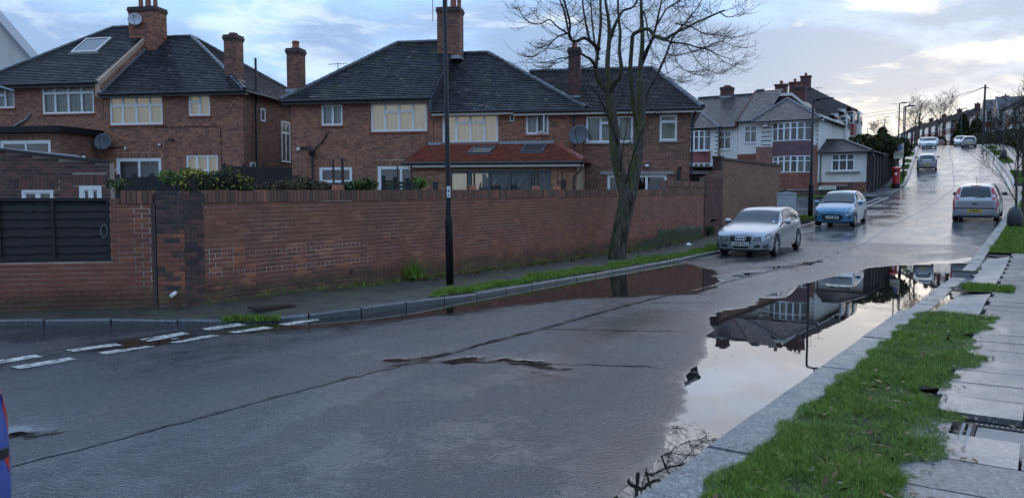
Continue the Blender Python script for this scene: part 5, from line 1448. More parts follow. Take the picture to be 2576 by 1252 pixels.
aerial('aerial', 'spiky aerial on a tall mast at the middle chimney', hm @ Vector((-.75, 3.0, 9.9)), 2.0)
aerial('aerial', 'small aerial low on the mossy hip roof', hm @ Vector((-4.9, 1.8, 7.4)), .55)
aerial('aerial', 'thin whip aerial behind the middle chimney', hm @ Vector((.5, 3.3, 9.9)), 1.6)
# hopper and waste pipes, alarm box, dish on the wall
m = MB(); m.lathe([(.06, 0), (.14, .08), (.17, .22), (.17, .24)], 10, (-5.35, -.16, 3.62)); m.tube([(-5.35, -.12, 3.62), (-5.35, -.12, .8)], .045, 8); m.tube([(-5.3, -.12, 3.85), (-4.95, -.06, 4.2), (-4.65, -.03, 4.62)], .028, 6); m.tube([(-5.4, -.12, 3.85), (-5.5, -.05, 4.08)], .028, 6); m.build('hopper_and_pipe', M_black_plastic, hC)
t = thing('security_camera', 'white camera high on the corner of the mossy roofed house', 'camera', hm @ Vector((-6.0, 0, 3.95)), -HA)
m = MB(); m.box(-.07, .05, -.12, -.008, -.06, .06); m.build('junction_box', M_pvc, t)
m = MB(); m.tube([(.1, -.06, .08), (.3, -.12, .05), (.42, -.15, .0)], .05, 8); m.build('camera_body', M_black_plastic, t)
t = thing('alarm_box', 'white burglar alarm box between the upper windows', 'alarm', hm @ Vector((3.53, 0, 5.12)), -HA)
m = MB(); m.prism([(-.09, -.06, -.14), (.09, -.06, -.14), (.10, -.06, .08), (.05, -.06, .15), (-.05, -.06, .15), (-.10, -.06, .08)], (0, .052, 0)); m.build('case', M_fascia, t)
m = MB(); m.prism([(-.05, -.066, -.09), (.05, -.066, -.09), (.05, -.066, .06), (0, -.066, .11), (-.05, -.066, .06)], (0, .005, 0)); m.build('lens', M_black_plastic, t)
build_dish(thing('satellite_dish', 'large dark satellite dish between two brick houses', 'satellite dish', hm @ Vector((6.35, -.55, 4.35)), -HA), .42, M_dish, (-.25, -1, .25))
m = MB(); m.tube([(6.1, -.4, 5.35), (6.1, -.10, 5.2), (6.1, -.07, 5.0), (6.1, -.07, 3.9)], .04, 8); m.build('downpipe', M_black_plastic, hD)
# red-tiled lean-to extension
le = thing('extension', 'tan brick extension with red tiled lean-to roof and bifold doors', 'extension', HO, -HA)
LX0, LX1, LY = 0.0, 6.55, -2.9
d_h = [(1.55, 5.55, .9, 2.86)]
m = MB(); slab_with_holes(m, LX0, LX1, .5, 3.12, d_h, LY, LY + .22); m.box(LX1 - .2, LX1, LY + .22, -.01, .5, 3.12); m.box(LX0, LX0 + .2, LY + .22, -.01, .5, 3.12); m.build('wall', M_mortar_house, le)
m = MB(Matrix.Translation((0, LY, 0))); rd = random.Random(14)
for c in brick_cells(LX0, LX1, .5, 3.12, d_h, rnd=rd): brick_box(m, c, 0.0, rnd=rd, back=.01)
m.build('brickwork', M_extbrick, le, kind='stuff')
ey0, ez0 = LY - .3, 3.16
A, B, Cc, D = (LX0 - .22, ey0, ez0), (LX1 + .28, ey0, ez0), (5.35, -.02, 4.02), (LX0 - .22, -.02, 4.02)
m = MB(); m.poly([A, B, Cc, D]); m.poly([B, (LX1 + .28, -.02, ez0), Cc]); rf = m.build('roof', M_tile_red, le)
sl = ((ey0, ez0), (-.02, 4.02))
def sky_hole(x0, x1, d0, d1):
    return lambda c: x0 - .02 < c.x < x1 + .02 and lerp(ey0, -.02, d0) - .03 < c.y < lerp(ey0, -.02, d1) + .03
m = MB(); tile_slope(m, A, B, D, Cc, gauge=.14, tw=.19, rnd=rd, holes=(sky_hole(2.05, 2.95, .42, .80), sky_hole(4.15, 5.05, .48, .86))); tile_slope(m, B, (LX1 + .28, -.02, ez0), Cc, Cc, gauge=.14, rnd=rd); m.build('roof_tiles', M_tile_red, rf, kind='stuff')
m = MB(); ridge_line(m, (B[0], B[1], B[2] + .03), (Cc[0], Cc[1], Cc[2] + .03), r=.11); m.build('hip_tiles', M_tile_red, rf, kind='stuff')
roof_window(rf, 2.05, 2.95, .42, .80, sl); roof_window(rf, 4.15, 5.05, .48, .86, sl)
m = MB(); m.box(-.1, 5.3, -.06, -.012, 3.98, 4.16); m.build('lead_flashing', M_lead, le)
m = MB(); m.box(LX0 - .2, LX1 + .26, ey0 + .03, ey0 + .055, 2.98, 3.13); m.build('fascia', M_fascia, le)
gutter(le, (LX0 - .22, ey0 - .03, 3.13), (LX1 + .28, ey0 - .03, 3.13))
m = MB(); m.box(LX0, LX1 + .2, ey0 + .06, LY - .01, 2.96, 2.99); m.build('soffit', M_black_plastic, le)
m = MB(); m.tube([(LX1 + .2, ey0 - .03, 3.1), (LX1 + .12, LY - .1, 2.85), (LX1 - .12, LY - .08, 2.6), (LX1 - .12, LY - .08, .6)], .035, 8); m.build('downpipe', M_black_plastic, le)
bd = link('bifold_bay', None, le, loc=(0, LY, 0))
cols5 = (1, 1, 1, 1, 1)
w = Wn(bd, 1.55, 5.55, .9, 2.86, cols5, None, frame=M_grey_alu, fw=.08, curtain=None, name='bifold_door', glass=M_glass)
for k in range(5):
    a, b = 1.6 + k * .79 + .06, 1.6 + (k + 1) * .79 - .04
    m = MB(); n = 7
    for i in range(n):
        for j in range(n):
            q = []
            for (ii, jj) in ((i, j), (i + 1, j), (i + 1, j + 1), (i, j + 1)):
                q.append((lerp(a, b, ii / n), .14 + .03 * math.sin(ii * 2.3 + jj * 1.1 + k * 2) , lerp(.92, 2.8, jj / n)))
            m.quad(*q)
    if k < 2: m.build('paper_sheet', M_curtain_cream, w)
    else: m.build('polythene_sheet', M_sheet_grey, w)
m = MB(); rr2 = random.Random(2); pts = [(2.55, .9), (3.12, .9), (3.16, 2.4), (3.08, 2.55), (3.0, 2.72), (2.86, 2.75), (2.82, 2.45), (2.74, 2.30), (2.70, 1.9), (2.6, 1.6), (2.5, 1.3)]
m.prism([(x, .125, z) for x, z in pts], (0, .004, 0)); m.build('torn_sheet', M_sheet_grey, w)
m = MB(); m.box(5.95, 6.10, LY - .10, LY - .01, 2.1, 2.5); m.build('wall_lamp', M_black_plastic, le)
m = MB(); m.box(.95, 1.10, LY - .10, LY - .01, 2.05, 2.42); m.build('wall_lamp', M_black_plastic, le)
# ------------------------------ third house
hE, rfE = brick_house('brick_house', 'brown brick end house behind the big bare tree', 6.52, 10.78, 5.34, 7.62, 3.7, 9.25, False, True, [(6.60, 8.51, 4.06, 5.13), (9.57, 10.26, 4.10, 5.14), (7.49, 9.88, 1.2, 2.74)], brick=M_housebrick2, seed=45, bond='stretcher', fascia_white=True, oh_l=2.9, oh_r=.45)
Wn(hE, 6.60, 8.51, 4.06, 5.13, (.8, 1, .8), (None, .74, None), curtain=M_curtain_net, sill=M_concrete)
Wn(hE, 9.57, 10.26, 4.10, 5.14, (1,), (.74,), curtain=M_blind_green, sill=M_concrete, cback=.0)
Wn(hE, 7.49, 9.88, 1.2, 2.74, (1, 1, 1), None, fw=.07, glass=M_glass_dark, name='patio_door')
m = MB(); m.box(7.2, 10.15, -.06, .0, 2.76, 2.88); m.build('concrete_lintel', M_concrete, hE)
m = MB(); m.tube([(10.95, -.35, 5.2), (10.88, -.1, 4.95), (10.85, -.07, 4.8), (10.85, -.07, 2.75)], .04, 8); m.build('downpipe', M_black_plastic, hE)
m = MB(); m.tube([(10.35, -.08, 1.0), (10.35, -.08, 2.95), (10.42, -.1, 3.05)], .065, 8); m.build('soil_pipe', M_black_plastic, hE)
m = MB(); m.box(8.98, 9.18, -.13, -.012, 3.05, 3.18); m.build('floodlight', M_black_plastic, hE); m = MB(); m.box(9.0, 9.16, -.136, -.131, 3.07, 3.16); m.build('floodlight_lens', M_pvc, hE)
m = MB(Matrix.Translation((10.78, 0, 0)) @ Matrix.Rotation(math.pi / 2, 4, 'Z')); rd = random.Random(19)
for c in brick_cells(0, 8, .6, 5.34, rnd=rd): brick_box(m, c, 0.0, rnd=rd, back=.01)
m.build('flank_brickwork', M_housebrick2, hE, kind='stuff')
# small dark garage behind the flank wall
gg = thing('garage', 'dark flat roofed garage between the end house and the tan wall', 'garage', hm @ Vector((10.86, 3.4, 0)), -HA)
m = MB(); m.box(0, 1.72, .1, 4.0, .6, 3.0); m.build('wall', M_purplebrick, gg)
m = MB(); m.box(-.08, 1.75, -.1, 4.0, 3.07, 3.2); m.build('flat_roof', M_black_plastic, gg)
m = MB(); m.tube([(-.1, -.16, 3.12), (1.76, -.16, 3.12)], .07, 8); m.build('gutter', M_black_paint, gg)
m = MB(); m.box(.05, 1.7, -.02, .09, 2.86, 3.02); m.build('fascia', M_fascia, gg)
m = MB(); m.box(1.05, 1.6, .05, .095, 2.2, 2.75); m.build('window', M_carglass, gg); m = MB(); m.box(.15, .95, .04, .095, .8, 2.8); m.build('door', M_fence_brown, gg)
# white gable far at the picture edge
wg = thing('white_gable_house', 'white rendered gable at the upper corner of the picture', 'house', hm @ Vector((-27.5, 12.0, 0)), -HA)
def gp(px, py): 
    p = on_y(px, py, 46.0); q = (hm @ Vector((-27.5, 12.0, 0))); d = p - q
    return p
A1, A2, A3 = on_y(-260, 60, 46), on_y(72, 138, 46), on_y(-10, 48, 46)
inv = (Matrix.Translation(hm @ Vector((-27.5, 12, 0))) @ Matrix.Rotation(-HA, 4, 'Z')).inverted()
loc = lambda p: inv @ Vector(p)
P5 = [loc((A2.x, 46, .5)), loc(A2), loc(on_y(-60, -15, 46)), loc((on_y(-300, 200, 46).x, 46, on_y(-300, 200, 46).z)), loc((on_y(-300, 200, 46).x, 46, .5))]
m = MB(); m.prism([tuple(p) for p in P5], (0, .5, 0)); m.build('wall', M_white_render, wg)
m = MB(); p, q = P5[1], P5[2]
dv = (q - p).normalized(); nn = Vector((-dv.z, 0, dv.x)); nn = nn if nn.z > 0 else -nn
p2 = p - dv * .6
m.hexa([tuple(p2 + Vector((0, -.35, 0))), tuple(q + Vector((0, -.35, 0))), tuple(q + Vector((0, .55, 0))), tuple(p2 + Vector((0, .55, 0))), tuple(p2 + nn * .18 + Vector((0, -.35, 0))), tuple(q + nn * .18 + Vector((0, -.35, 0))), tuple(q + nn * .18 + Vector((0, .55, 0))), tuple(p2 + nn * .18 + Vector((0, .55, 0)))]); m.build('roof', M_lead, wg)
# dark brick outbuilding behind the fence panel
OB0, OB1 = on_y(-60, 500, 17.0), on_y(277, 500, 17.0)
ob = thing('outbuilding', 'dark brick outbuilding with small white windows behind the fence panel', 'shed', (0, 17.0, 0), 0)
oz = lambda x: lerp(2.84, 2.57, (x - on_y(0, 400, 17).x) / (OB1.x - on_y(0, 400, 17).x))
oh = [(on_y(52, 480, 17).x, on_y(133, 480, 17).x, 1.45, on_y(90, 477, 17).z), (on_y(197, 480, 17).x, on_y(255, 480, 17).x, 1.45, on_y(220, 466, 17).z)]
x0, x1 = OB0.x, OB1.x
m = MB(); slab_with_holes(m, x0, x1, .5, 2.50, oh, .01, .22); m.hexa([(x0, .01, 2.5), (x1, .01, 2.5), (x1, .22, 2.5), (x0, .22, 2.5), (x0, .01, oz(x0)), (x1, .01, oz(x1)), (x1, .22, oz(x1)), (x0, .22, oz(x0))]); m.hexa([(x1 - .2, .22, .5), (x1, .22, .5), (x1 - 2.0, 4, .5), (x1 - 2.2, 4, .5), (x1 - .2, .22, 2.55), (x1, .22, 2.55), (x1 - 2.0, 4, 2.55), (x1 - 2.2, 4, 2.55)]); m.build('wall', M_mortar_grey, ob)
m = MB(); rd = random.Random(33)
lint = [(h[0] - .12, h[1] + .12, h[3] + .0, h[3] + .23) for h in oh]
for c in brick_cells(x0, x1, .5, 3.05, oh + lint, rnd=rd, top=oz): brick_box(m, c, 0.01, rnd=rd, back=.01)
for l in lint: soldiers(m, l[0], l[1], l[2] + .01, l[3] - .005, .01, rnd=rd)
m.build('brickwork', M_shedbrick, ob, kind='stuff')
m = MB(); m.hexa([(x0, -.06, oz(x0) - .0), (x1 + .06, -.06, oz(x1)), (x1 - 2.0, 4, oz(x1)), (x0, 4, oz(x0)), (x0, -.06, oz(x0) + .05), (x1 + .06, -.06, oz(x1) + .05), (x1 - 2.0, 4, oz(x1) + .05), (x0, 4, oz(x0) + .05)]); m.build('roof', M_black_plastic, ob)
Wn(ob, *oh[0], (1, 1), None, glass=M_glass_dark); Wn(ob, *oh[1], (1, 1), None, glass=M_glass_dark, fw=.09)
# raised back gardens behind the wall
m = MB(); g0 = [W(u, WALL_V - .26, z=.75) for u in (8.2, 12, 20, 31)]; g1 = [hm @ Vector((s, .05, .95)) for s in (-24, -12, 0, 12)]
for k in range(3): m.quad(g0[k], g0[k + 1], tuple(g1[k + 1]), tuple(g1[k]))
m.quad(tuple(A0 + d2 * 14 + Vector((0, .9, .75))), g0[0], tuple(g1[0]), tuple(A0 + d2 * 14 + Vector((-12, 20, .95))))
m.build('back_gardens', M_soil, kind='structure')
# ---------------------------------------------------------------- white houses across the side avenue
WU = 61.6
wbase = Vector((WU * SA, WU * CA, 0))
wm = Matrix.Translation(wbase) @ Matrix.Rotation(-PHI, 4, 'Z')       # local x = v, local y = u - WU
def wfx(px, py, dy=0.0):
    """point of the plane local y = dy seen at a survey-photo point -> (x, z)"""
    d = Vector(ray(px, py)); nrm = Vector((SA, CA, 0)); t = (WU + dy) / d.dot(nrm)
    p = wm.inverted() @ (Vector((0, 0, CAM_H)) + d * t)
    return p.x, p.z
def wrect(x0, y0, x1, y1, dy=0.0):
    a, t = wfx(x0, (y0 + y1) / 2, dy)[0], wfx((x0 + x1) / 2, y0, dy)[1]
    b, s = wfx(x1, (y0 + y1) / 2, dy)[0], wfx((x0 + x1) / 2, y1, dy)[1]
    return a, b, s, t
GW = 'white rendered houses across the side avenue'
def quoins(par, x0, x1, y, z0, z1, step=.32):
    z = z0
    while z < z1 - .1:
        m = MB(); m.box(x0, x1, y - .02, y + .02, z, z + .055); m.build('quoin_band', M_black_paint, par); z += step
def roof_poly(par, polys, mat, base=M_tile, name='roof', gauge=.16, tw=.2, seed=3, ridges=()):
    """polys: list of (e0, e1, r0, r1)"""
    m = MB(); rd = random.Random(seed)
    for q in polys:
        m.poly([q[0], q[1], q[3], q[2]] if Vector(q[2]) != Vector(q[3]) else [q[0], q[1], q[2]])
    r = m.build(name, base, par)
    m = MB()
    for q in polys: tile_slope(m, *q, gauge=gauge, tw=tw, rnd=rd, lift=.03)
    m.build('roof_tiles', mat, r, kind='stuff')
    m = MB()
    for a, b in ridges: ridge_line(m, a, b, r=.11, rnd=rd)
    if m.f: m.build('ridge_tiles', base, r, kind='stuff')
    return r
def bay(par, x0, x1, y0, bulge, z0, z1, n, tr=.68, curtain=M_curtain_grey, name='bay_window', frac=None):
    pts = []
    for k in range(n + 1):
        t = k / n; pts.append((lerp(x0, x1, t), y0 - bulge * (1 - (2 * t - 1) ** 2) ** .8))
    m = MB(); fw = .06; panes = []
    for k in range(n):
        (xa, ya), (xb, yb) = pts[k], pts[k + 1]
        L = math.hypot(xb - xa, yb - ya); Mx = Matrix.Translation((xa, ya, 0)) @ Matrix.Rotation(math.atan2(yb - ya, xb - xa), 4, 'Z')
        zt = lerp(z0, z1, tr); mm = MB(Mx)
        mm.box(0, fw, -.03, .06, z0, z1); mm.box(L - fw, L, -.03, .06, z0, z1); mm.box(fw, L - fw, -.03, .06, z0, z0 + fw); mm.box(fw, L - fw, -.03, .06, z1 - fw, z1); mm.box(fw, L - fw, -.03, .06, zt - fw / 2, zt + fw / 2)
        o = len(m.v); m.v += mm.v; m.f += [tuple(i + o for i in f) for f in mm.f]; m.t += mm.t; m.m += mm.m
        panes.append((Mx, L, zt))
    w = m.build(name, M_pvc, par)
    for k, (Mx, L, zt) in enumerate(panes):
        for (a, b) in ((z0 + fw, zt - fw / 2), (zt + fw / 2, z1 - fw)):
            mm = MB(Mx); mm.quad((fw, .01, a), (L - fw, .01, a), (L - fw, .01, b), (fw, .01, b)); mm.build('pane', M_glass, w)
        mm = MB(Mx); q = 6
        for i in range(q): mm.quad((lerp(fw, L - fw, i / q), .10 + .03 * (i % 2), z0), (lerp(fw, L - fw, (i + 1) / q), .10 + .03 * ((i + 1) % 2), z0), (lerp(fw, L - fw, (i + 1) / q), .10 + .03 * ((i + 1) % 2), z1), (lerp(fw, L - fw, i / q), .10 + .03 * (i % 2), z1))
        mm.build('curtain', curtain if k not in ((2,) if n == 6 else ()) else M_curtain_net, w)
    m = MB(); m.poly([(x, y + .25, z0) for x, y in pts] + [(x1, y0 + .3, z0), (x0, y0 + .3, z0)]); 
    for k in range(n):
        m.quad((pts[k][0], pts[k][1] + .3, z0), (pts[k + 1][0], pts[k + 1][1] + .3, z0), (pts[k + 1][0], pts[k + 1][1] + .3, z1), (pts[k][0], pts[k][1] + .3, z1))
    m.build('room_lining', M_room, w)
    return w, pts
def bay_skirt(par, pts, z0, z1, mat, name='hung_tiles', rows=8, flare=.06, seed=2):
    m = MB(); rd = random.Random(seed)
    for r in range(rows):
        a, b = lerp(z0, z1, r / rows), lerp(z0, z1, (r + 1.15) / rows)
        for k in range(len(pts) - 1):
            (xa, ya), (xb, yb) = pts[k], pts[k + 1]; n = 3
            for q in range(n):
                x0_, y0_, x1_, y1_ = lerp(xa, xb, q / n), lerp(ya, yb, q / n), lerp(xa, xb, (q + 1) / n), lerp(ya, yb, (q + 1) / n)
                o = .05 + rd.uniform(0, .01)
                m.add([(x0_, y0_ - o, a), (x1_, y1_ - o, a), (x1_, y1_ - .01, b), (x0_, y0_ - .01, b), (x0_, y0_ + .0, a), (x1_, y1_ + .0, a)], [(0, 1, 2, 3), (4, 5, 1, 0)], rd.random())
    return m.build(name, mat, par, kind='stuff')
def bay_wall(par, pts, z0, z1, mat, name, back):
    m = MB()
    for k in range(len(pts) - 1):
        m.hexa([(pts[k][0], pts[k][1] + .005, z0), (pts[k + 1][0], pts[k + 1][1] + .005, z0), (pts[k + 1][0], back, z0), (pts[k][0], back, z0), (pts[k][0], pts[k][1] + .005, z1), (pts[k + 1][0], pts[k + 1][1] + .005, z1), (pts[k + 1][0], back, z1), (pts[k][0], back, z1)])
    return m.build(name, mat, par)
# corner house (right of the pair)
wh = thing('white_house', 'white rendered corner house with plum tiled bay and brick base', 'house', wbase, -PHI, GW)
xA = wfx(1857, 300)[0]; xB = wfx(1914, 300)[0]; xC = wfx(2057, 400, -.9)[0]
zE = wfx(1880, 306)[1]; zG = 1.7
w2 = wrect(1872, 316, 1904, 359)
m = MB(); slab_with_holes(m, xA, xB, zG, zE, [w2], 0, .25); m.box(xA, xA + .2, .25, 8, zG, zE); m.box(xC - .25, xC, -.65, 8, zG, zE + .2); m.box(xA, xC, 7.8, 8, zG, zE); m.build('wall', M_white_render, wh)
Wn(wh, *w2, (1, 1), (.66, .66), curtain=M_curtain_net, sill=M_white_render)
zb = wfx(1890, 387)[1]
m = MB(Matrix.Translation((0, -.02, 0))); rd = random.Random(6)
for c in brick_cells(xA, xB + .1, zG, zb, rnd=rd): brick_box(m, c, 0.0, rnd=rd, back=.015)
m.build('brickwork', M_bayredbrick, wh, kind='stuff')
# projecting wing with two-storey bay
YW = -.9
bx0, bx1, bz0, bz1 = wrect(1941, 308, 2040, 354, YW - .4)
lx0, lx1, lz0, lz1 = wrect(1941, 392, 2040, 434, YW - .4)
zEw = wfx(1990, 303, YW)[1]
m = MB(); slab_with_holes(m, xB - .05, xC, zG, zEw, [(bx0, bx1, zG - 1, zEw - .18)], YW, YW + .25); m.box(xB - .05, xB + .18, YW + .25, .3, zG, zEw); m.build('wing_wall', M_white_render, wh)
w, pts = bay(wh, bx0, bx1, YW, .55, bz0, bz1, 6, curtain=M_curtain_grey)
bay_skirt(wh, pts, lz1 + .02, bz0 - .02, M_tile_hung_plum, rows=9)
bay_wall(wh, pts, lz1, bz0, M_mortar_dark, 'bay_spandrel', YW + .1)
w, pts2 = bay(wh, lx0, lx1, YW, .55, lz0, lz1, 6, curtain=M_curtain_grey)
m = bay_wall(wh, pts2, zG, lz0, M_mortar_house, 'bay_base', YW + .1)
m = MB(); rd = random.Random(8)
for k in range(6):
    (xa, ya), (xb, yb) = pts2[k], pts2[k + 1]; L = math.hypot(xb - xa, yb - ya)
    mm = MB(Matrix.Translation((xa, ya, 0)) @ Matrix.Rotation(math.atan2(yb - ya, xb - xa), 4, 'Z'))
    for c in brick_cells(0, L, zG + .55, lz0, rnd=rd): brick_box(mm, c, .0, rnd=rd, back=.01)
    o = len(m.v); m.v += mm.v; m.f += [tuple(i + o for i in f) for f in mm.f]; m.t += mm.t; m.m += mm.m
mm = MB(Matrix.Translation((0, YW, 0)))
for c in brick_cells(lx1, xC, zG + .55, bz0 - .35, rnd=rd) + brick_cells(xB - .05, lx0, zG + .55, bz0 - .35, rnd=rd): brick_box(mm, c, .0, rnd=rd, back=.01)
o = len(m.v); m.v += mm.v; m.f += [tuple(i + o for i in f) for f in mm.f]; m.t += mm.t; m.m += mm.m
m.build('base_brickwork', M_bayredbrick, wh, kind='stuff')
m = MB(); m.box(lx0 - .1, xC + .01, YW - .7, YW - .02, zG - .3, zG + .5); m.build('white_plinth', M_white_render, wh)
quoins(wh, lerp(xB, bx0, .3), bx0 - .15, YW, bz0 - .25, zEw - .3); quoins(wh, bx1 + .3, xC + .01, YW, bz0 - .3, zEw - .3)
m = MB(); m.lathe([(.02, 0), (.2, .05), (.22, .3), (.02, .34)], 10, (lerp(xB, bx0, .55), YW - .12, zEw - .45)); m.build('alarm_box', M_pvc, wh)
# soffit and roofs
ov = .35
apx, apz = wfx(1981, 248, 2.2); zMr = wfx(1880, 231, 4.6)[1]
xRl = wfx(1831, 231, 4.6)[0]; xRr = wfx(1914, 230, 4.6)[0]
e0, e1 = (xB - ov, YW - ov - .25, zEw), (xC + ov, YW - ov - .25, zEw)
bk0, bk1 = (xB - ov, 4.6, zEw), (xC + ov, 8.3, zEw)
apex = (apx, 2.2, apz); apb = (apx, 4.6, apz)
roof_poly(wh, [((xA, -ov, zE), (xB + .4, -ov, zE), (xA, 4.6, zMr), (xB + .4, 4.6, zMr)), (e0, e1, apex, apex), (bk0, e0, apb, apex), (e1, bk1, apex, apb), ((xC + ov, 4.5, zEw), (xA, 8.3, zE), (xRr, 4.6, zMr), (xA, 4.6, zMr))], M_tile_brown, ridges=(((xA, 4.6, zMr + .03), (xRr + .3, 4.6, zMr + .03)), (e0, apex), (e1, apex), ((xB - .1, -.2, zE + .1), apex)))
m = MB(); m.box(xB - ov, xC + ov, YW - ov - .2, YW + .1, zEw - .14, zEw - .04); m.build('soffit', M_white_render, wh)
gutter(wh, (xA, -ov - .03, zE - .02), (xB, -ov - .03, zE - .02)); gutter(wh, (e0[0], e0[1] - .04, zEw - .03), (e1[0], e1[1] - .04, zEw - .03))
# loft extension gable behind, with white barge board
g0x, g0z = wfx(1929, 238, 6.0); g1x, g1z = wfx(1993, 236, 6.0); g2x, g2z = wfx(2026, 262, 6.0)
m = MB(); m.prism([(g0x, 6.0, zE), (g2x + .6, 6.0, zE), (g2x, 6.0, g2z), (g1x, 6.0, g1z), (g0x, 6.0, g0z)], (0, 3, 0)); m.build('loft_gable', M_tile_hung_plum, wh)
m = MB()
for a, b in (((g0x - .1, g0z), (g1x, g1z)), ((g1x, g1z), (g2x + .3, g2z - .25))):
    m.hexa([(a[0], 5.8, a[1] - .18), (b[0], 5.8, b[1] - .18), (b[0], 5.99, b[1] - .18), (a[0], 5.99, a[1] - .18), (a[0], 5.8, a[1] + .06), (b[0], 5.8, b[1] + .06), (b[0], 5.99, b[1] + .06), (a[0], 5.99, a[1] + .06)])
m.build('barge_board', M_fascia, wh)
c0, c1 = wfx(1998, 220, 6.5)[0], wfx(2028, 220, 6.5)[0]
chimney(wh, (c0 + c1) / 2, 6.5, c1 - c0, .9, wfx(2010, 262, 6.5)[1], wfx(2010, 219, 6.5)[1], ((-.25, .25, .12), (.1, .25, .12)), M_purplebrick, 21)
c0, c1 = wfx(1816, 220, 4.8)[0], wfx(1843, 220, 4.8)[0]
chimney(wh, (c0 + c1) / 2, 4.8, c1 - c0, .8, wfx(1830, 246, 4.8)[1], wfx(1830, 220, 4.8)[1], ((0, .15, .3),), M_purplebrick, 22)
# side extension
sx = thing('side_extension', 'low white extension with slate hipped roof and three light window', 'extension', wbase, -PHI)
s0, s1 = xC + .02, wfx(2179, 420, -.9)[0]
sz = wfx(2110, 383, -.9)[1]; sb = wfx(2110, 458, -.9)[1]
sw = wrect(2091, 386, 2151, 431, -.9)
m = MB(Matrix.Translation((0, -.9, 0))); slab_with_holes(m, s0, s1, sb, sz, [sw], 0, .2); m.box(s1 - .2, s1, .2, 6, sb, sz); m.build('wall', M_white_render, sx)
swp = link('window_bay', None, sx, loc=(0, -.9, 0)); Wn(swp, *sw, (1, 1, 1), (.62, .62, .62), y=.0, curtain=M_curtain_grey, fw=.09)
m = MB(); m.box(sw[0] - .35, sw[1] + .35, -1.1, -.91, sw[2] - .10, sw[2] - .01); m.build('sill', M_concrete, sx)
m = MB(Matrix.Translation((0, -.9, 0))); rd = random.Random(4)
for c in brick_cells(s0, s1, 1.7, sb, rnd=rd): brick_box(m, c, .0, rnd=rd, back=.2)
m.build('base_brickwork', M_bayredbrick, sx, kind='stuff')
rz_ = wfx(2090, 354, 1.6)[1]; rx = wfx(2122, 354, 1.6)[0]
roof_poly(sx, [((s0, -1.25, sz), (s1 + .4, -1.25, sz), (s0, 1.6, rz_), (rx, 1.6, rz_)), ((s1 + .4, -1.25, sz), (s1 + .4, 6, sz), (rx, 1.6, rz_), (rx, 3.0, rz_))], M_tile_brown, ridges=(((s0, 1.6, rz_ + .03), (rx, 1.6, rz_ + .03)), ((s1 + .4, -1.25, sz + .03), (rx, 1.6, rz_ + .03))))
gutter(sx, (s0, -1.3, sz - .02), (s1 + .4, -1.3, sz - .02))
m = MB(); m.tube([(s0 + .3, -1.25, sz - .05), (s0 + .2, -.98, sz - .3), (s0 + .2, -.98, 1.8)], .04, 8); m.build('downpipe', M_black_plastic, sx)
# left half of the pair
wl_ = thing('white_house', 'white rendered house with red tiled bay, half hidden by the brown brick house', 'house', wbase, -PHI, GW)
yl = .0; lxa, lxb = wfx(1740, 340)[0] - 4, xA - .02
zE1 = wfx(1835, 320)[1]; w1 = wrect(1806, 330, 1839, 376)
m = MB(); slab_with_holes(m, lxa, lxb, 1.0, zE1, [w1], yl, yl + .25); m.build('wall', M_white_render, wl_)
Wn(wl_, *w1, (1, 1), (.66, .66), curtain=M_curtain_net, sill=M_white_render)
b0, b1, b2, b3 = wrect(1728, 330, 1788, 379, -.5)
qx = wfx(1806, 340, -.5)[0]
m = MB(); slab_with_holes(m, lxa, qx, 1.0, zE1, [(b0, b1, .5, b3 + .05)], -.5, -.25); m.build('wing_wall', M_white_render, wl_)
w, pts = bay(wl_, b0, b1, -.5, .5, b2, b3, 5)
m = MB(); 
for k in range(5): m.box(lerp(b0, b1, k / 5), lerp(b0, b1, (k + .9) / 5), -1.12, -.6, b2 - .12, b2 - .03)
m.build('scalloped_edge', M_pvc, wl_)
bay_skirt(wl_, pts, b2 - .95, b2 - .1, M_tile_hung_red, rows=7); bay_wall(wl_, pts, .8, b2, M_mortar_dark, 'bay_spandrel', -.3)
w, _p = bay(wl_, b0, b1, -.5, .5, b2 - 2.2, b2 - 1.0, 5)
quoins(wl_, b1 + .35, qx, -.5, b2 - .9, zE1 - .3)
zr1 = wfx(1800, 245, 4.6)[1]; xr1 = wfx(1757, 247, 4.6)[0]
h1 = wfx(1767, 287, 1.6)
e0, e1 = (lxa, -1.0, zE1 - .05), (qx + .3, -1.0, zE1 - .05); ap = (h1[0], 1.8, h1[1])
roof_poly(wl_, [((lxa, -.35, zE1), (lxb, -.35, zE1), (xr1, 4.6, zr1), (lxb, 4.6, zr1)), (e0, e1, (lxa, 1.8, h1[1]), ap), (e1, (qx + .3, 3.5, zE1), ap, (h1[0], 3.5, h1[1]))], M_tile_brown, ridges=(((xr1, 4.6, zr1 + .03), (lxb, 4.6, zr1 + .03)), (e1, ap)))
m = MB(); m.hexa([(lxb - .12, -.4, zE1 - .2), (lxb + .03, -.4, zE1 - .2), (lxb + .03, 4.6, zr1 - .2), (lxb - .12, 4.6, zr1 - .2), (lxb - .12, -.4, zE + .05), (lxb + .03, -.4, zE + .05), (lxb + .03, 4.6, zMr + .05), (lxb - .12, 4.6, zMr + .05)]); m.build('party_step', M_purplebrick, wl_)
gutter(wl_, (qx, -.4, zE1 - .02), (lxb, -.4, zE1 - .02)); gutter(wl_, (lxa, -1.05, zE1 - .07), (qx + .3, -1.05, zE1 - .07))
m = MB(); m.tube([(qx + .12, -.55, zE1 - .1), (qx + .12, -.55, 1.5)], .045, 8); m.build('downpipe', M_black_plastic, wl_)
for k, (px, py, du, h, lab) in enumerate(((2024, 200, 6.5, .0, 'aerial on the plum chimney of the corner house'), (2056, 215, 9.5, 0, 'tall aerial behind the lamp post head'), (2075, 232, 11, 0, 'aerial over the far terrace roofs'))):
    x, z = wfx(px, py + 8, du); aerial('aerial', lab, wm @ Vector((x, du, z - 1.2)), 1.3)

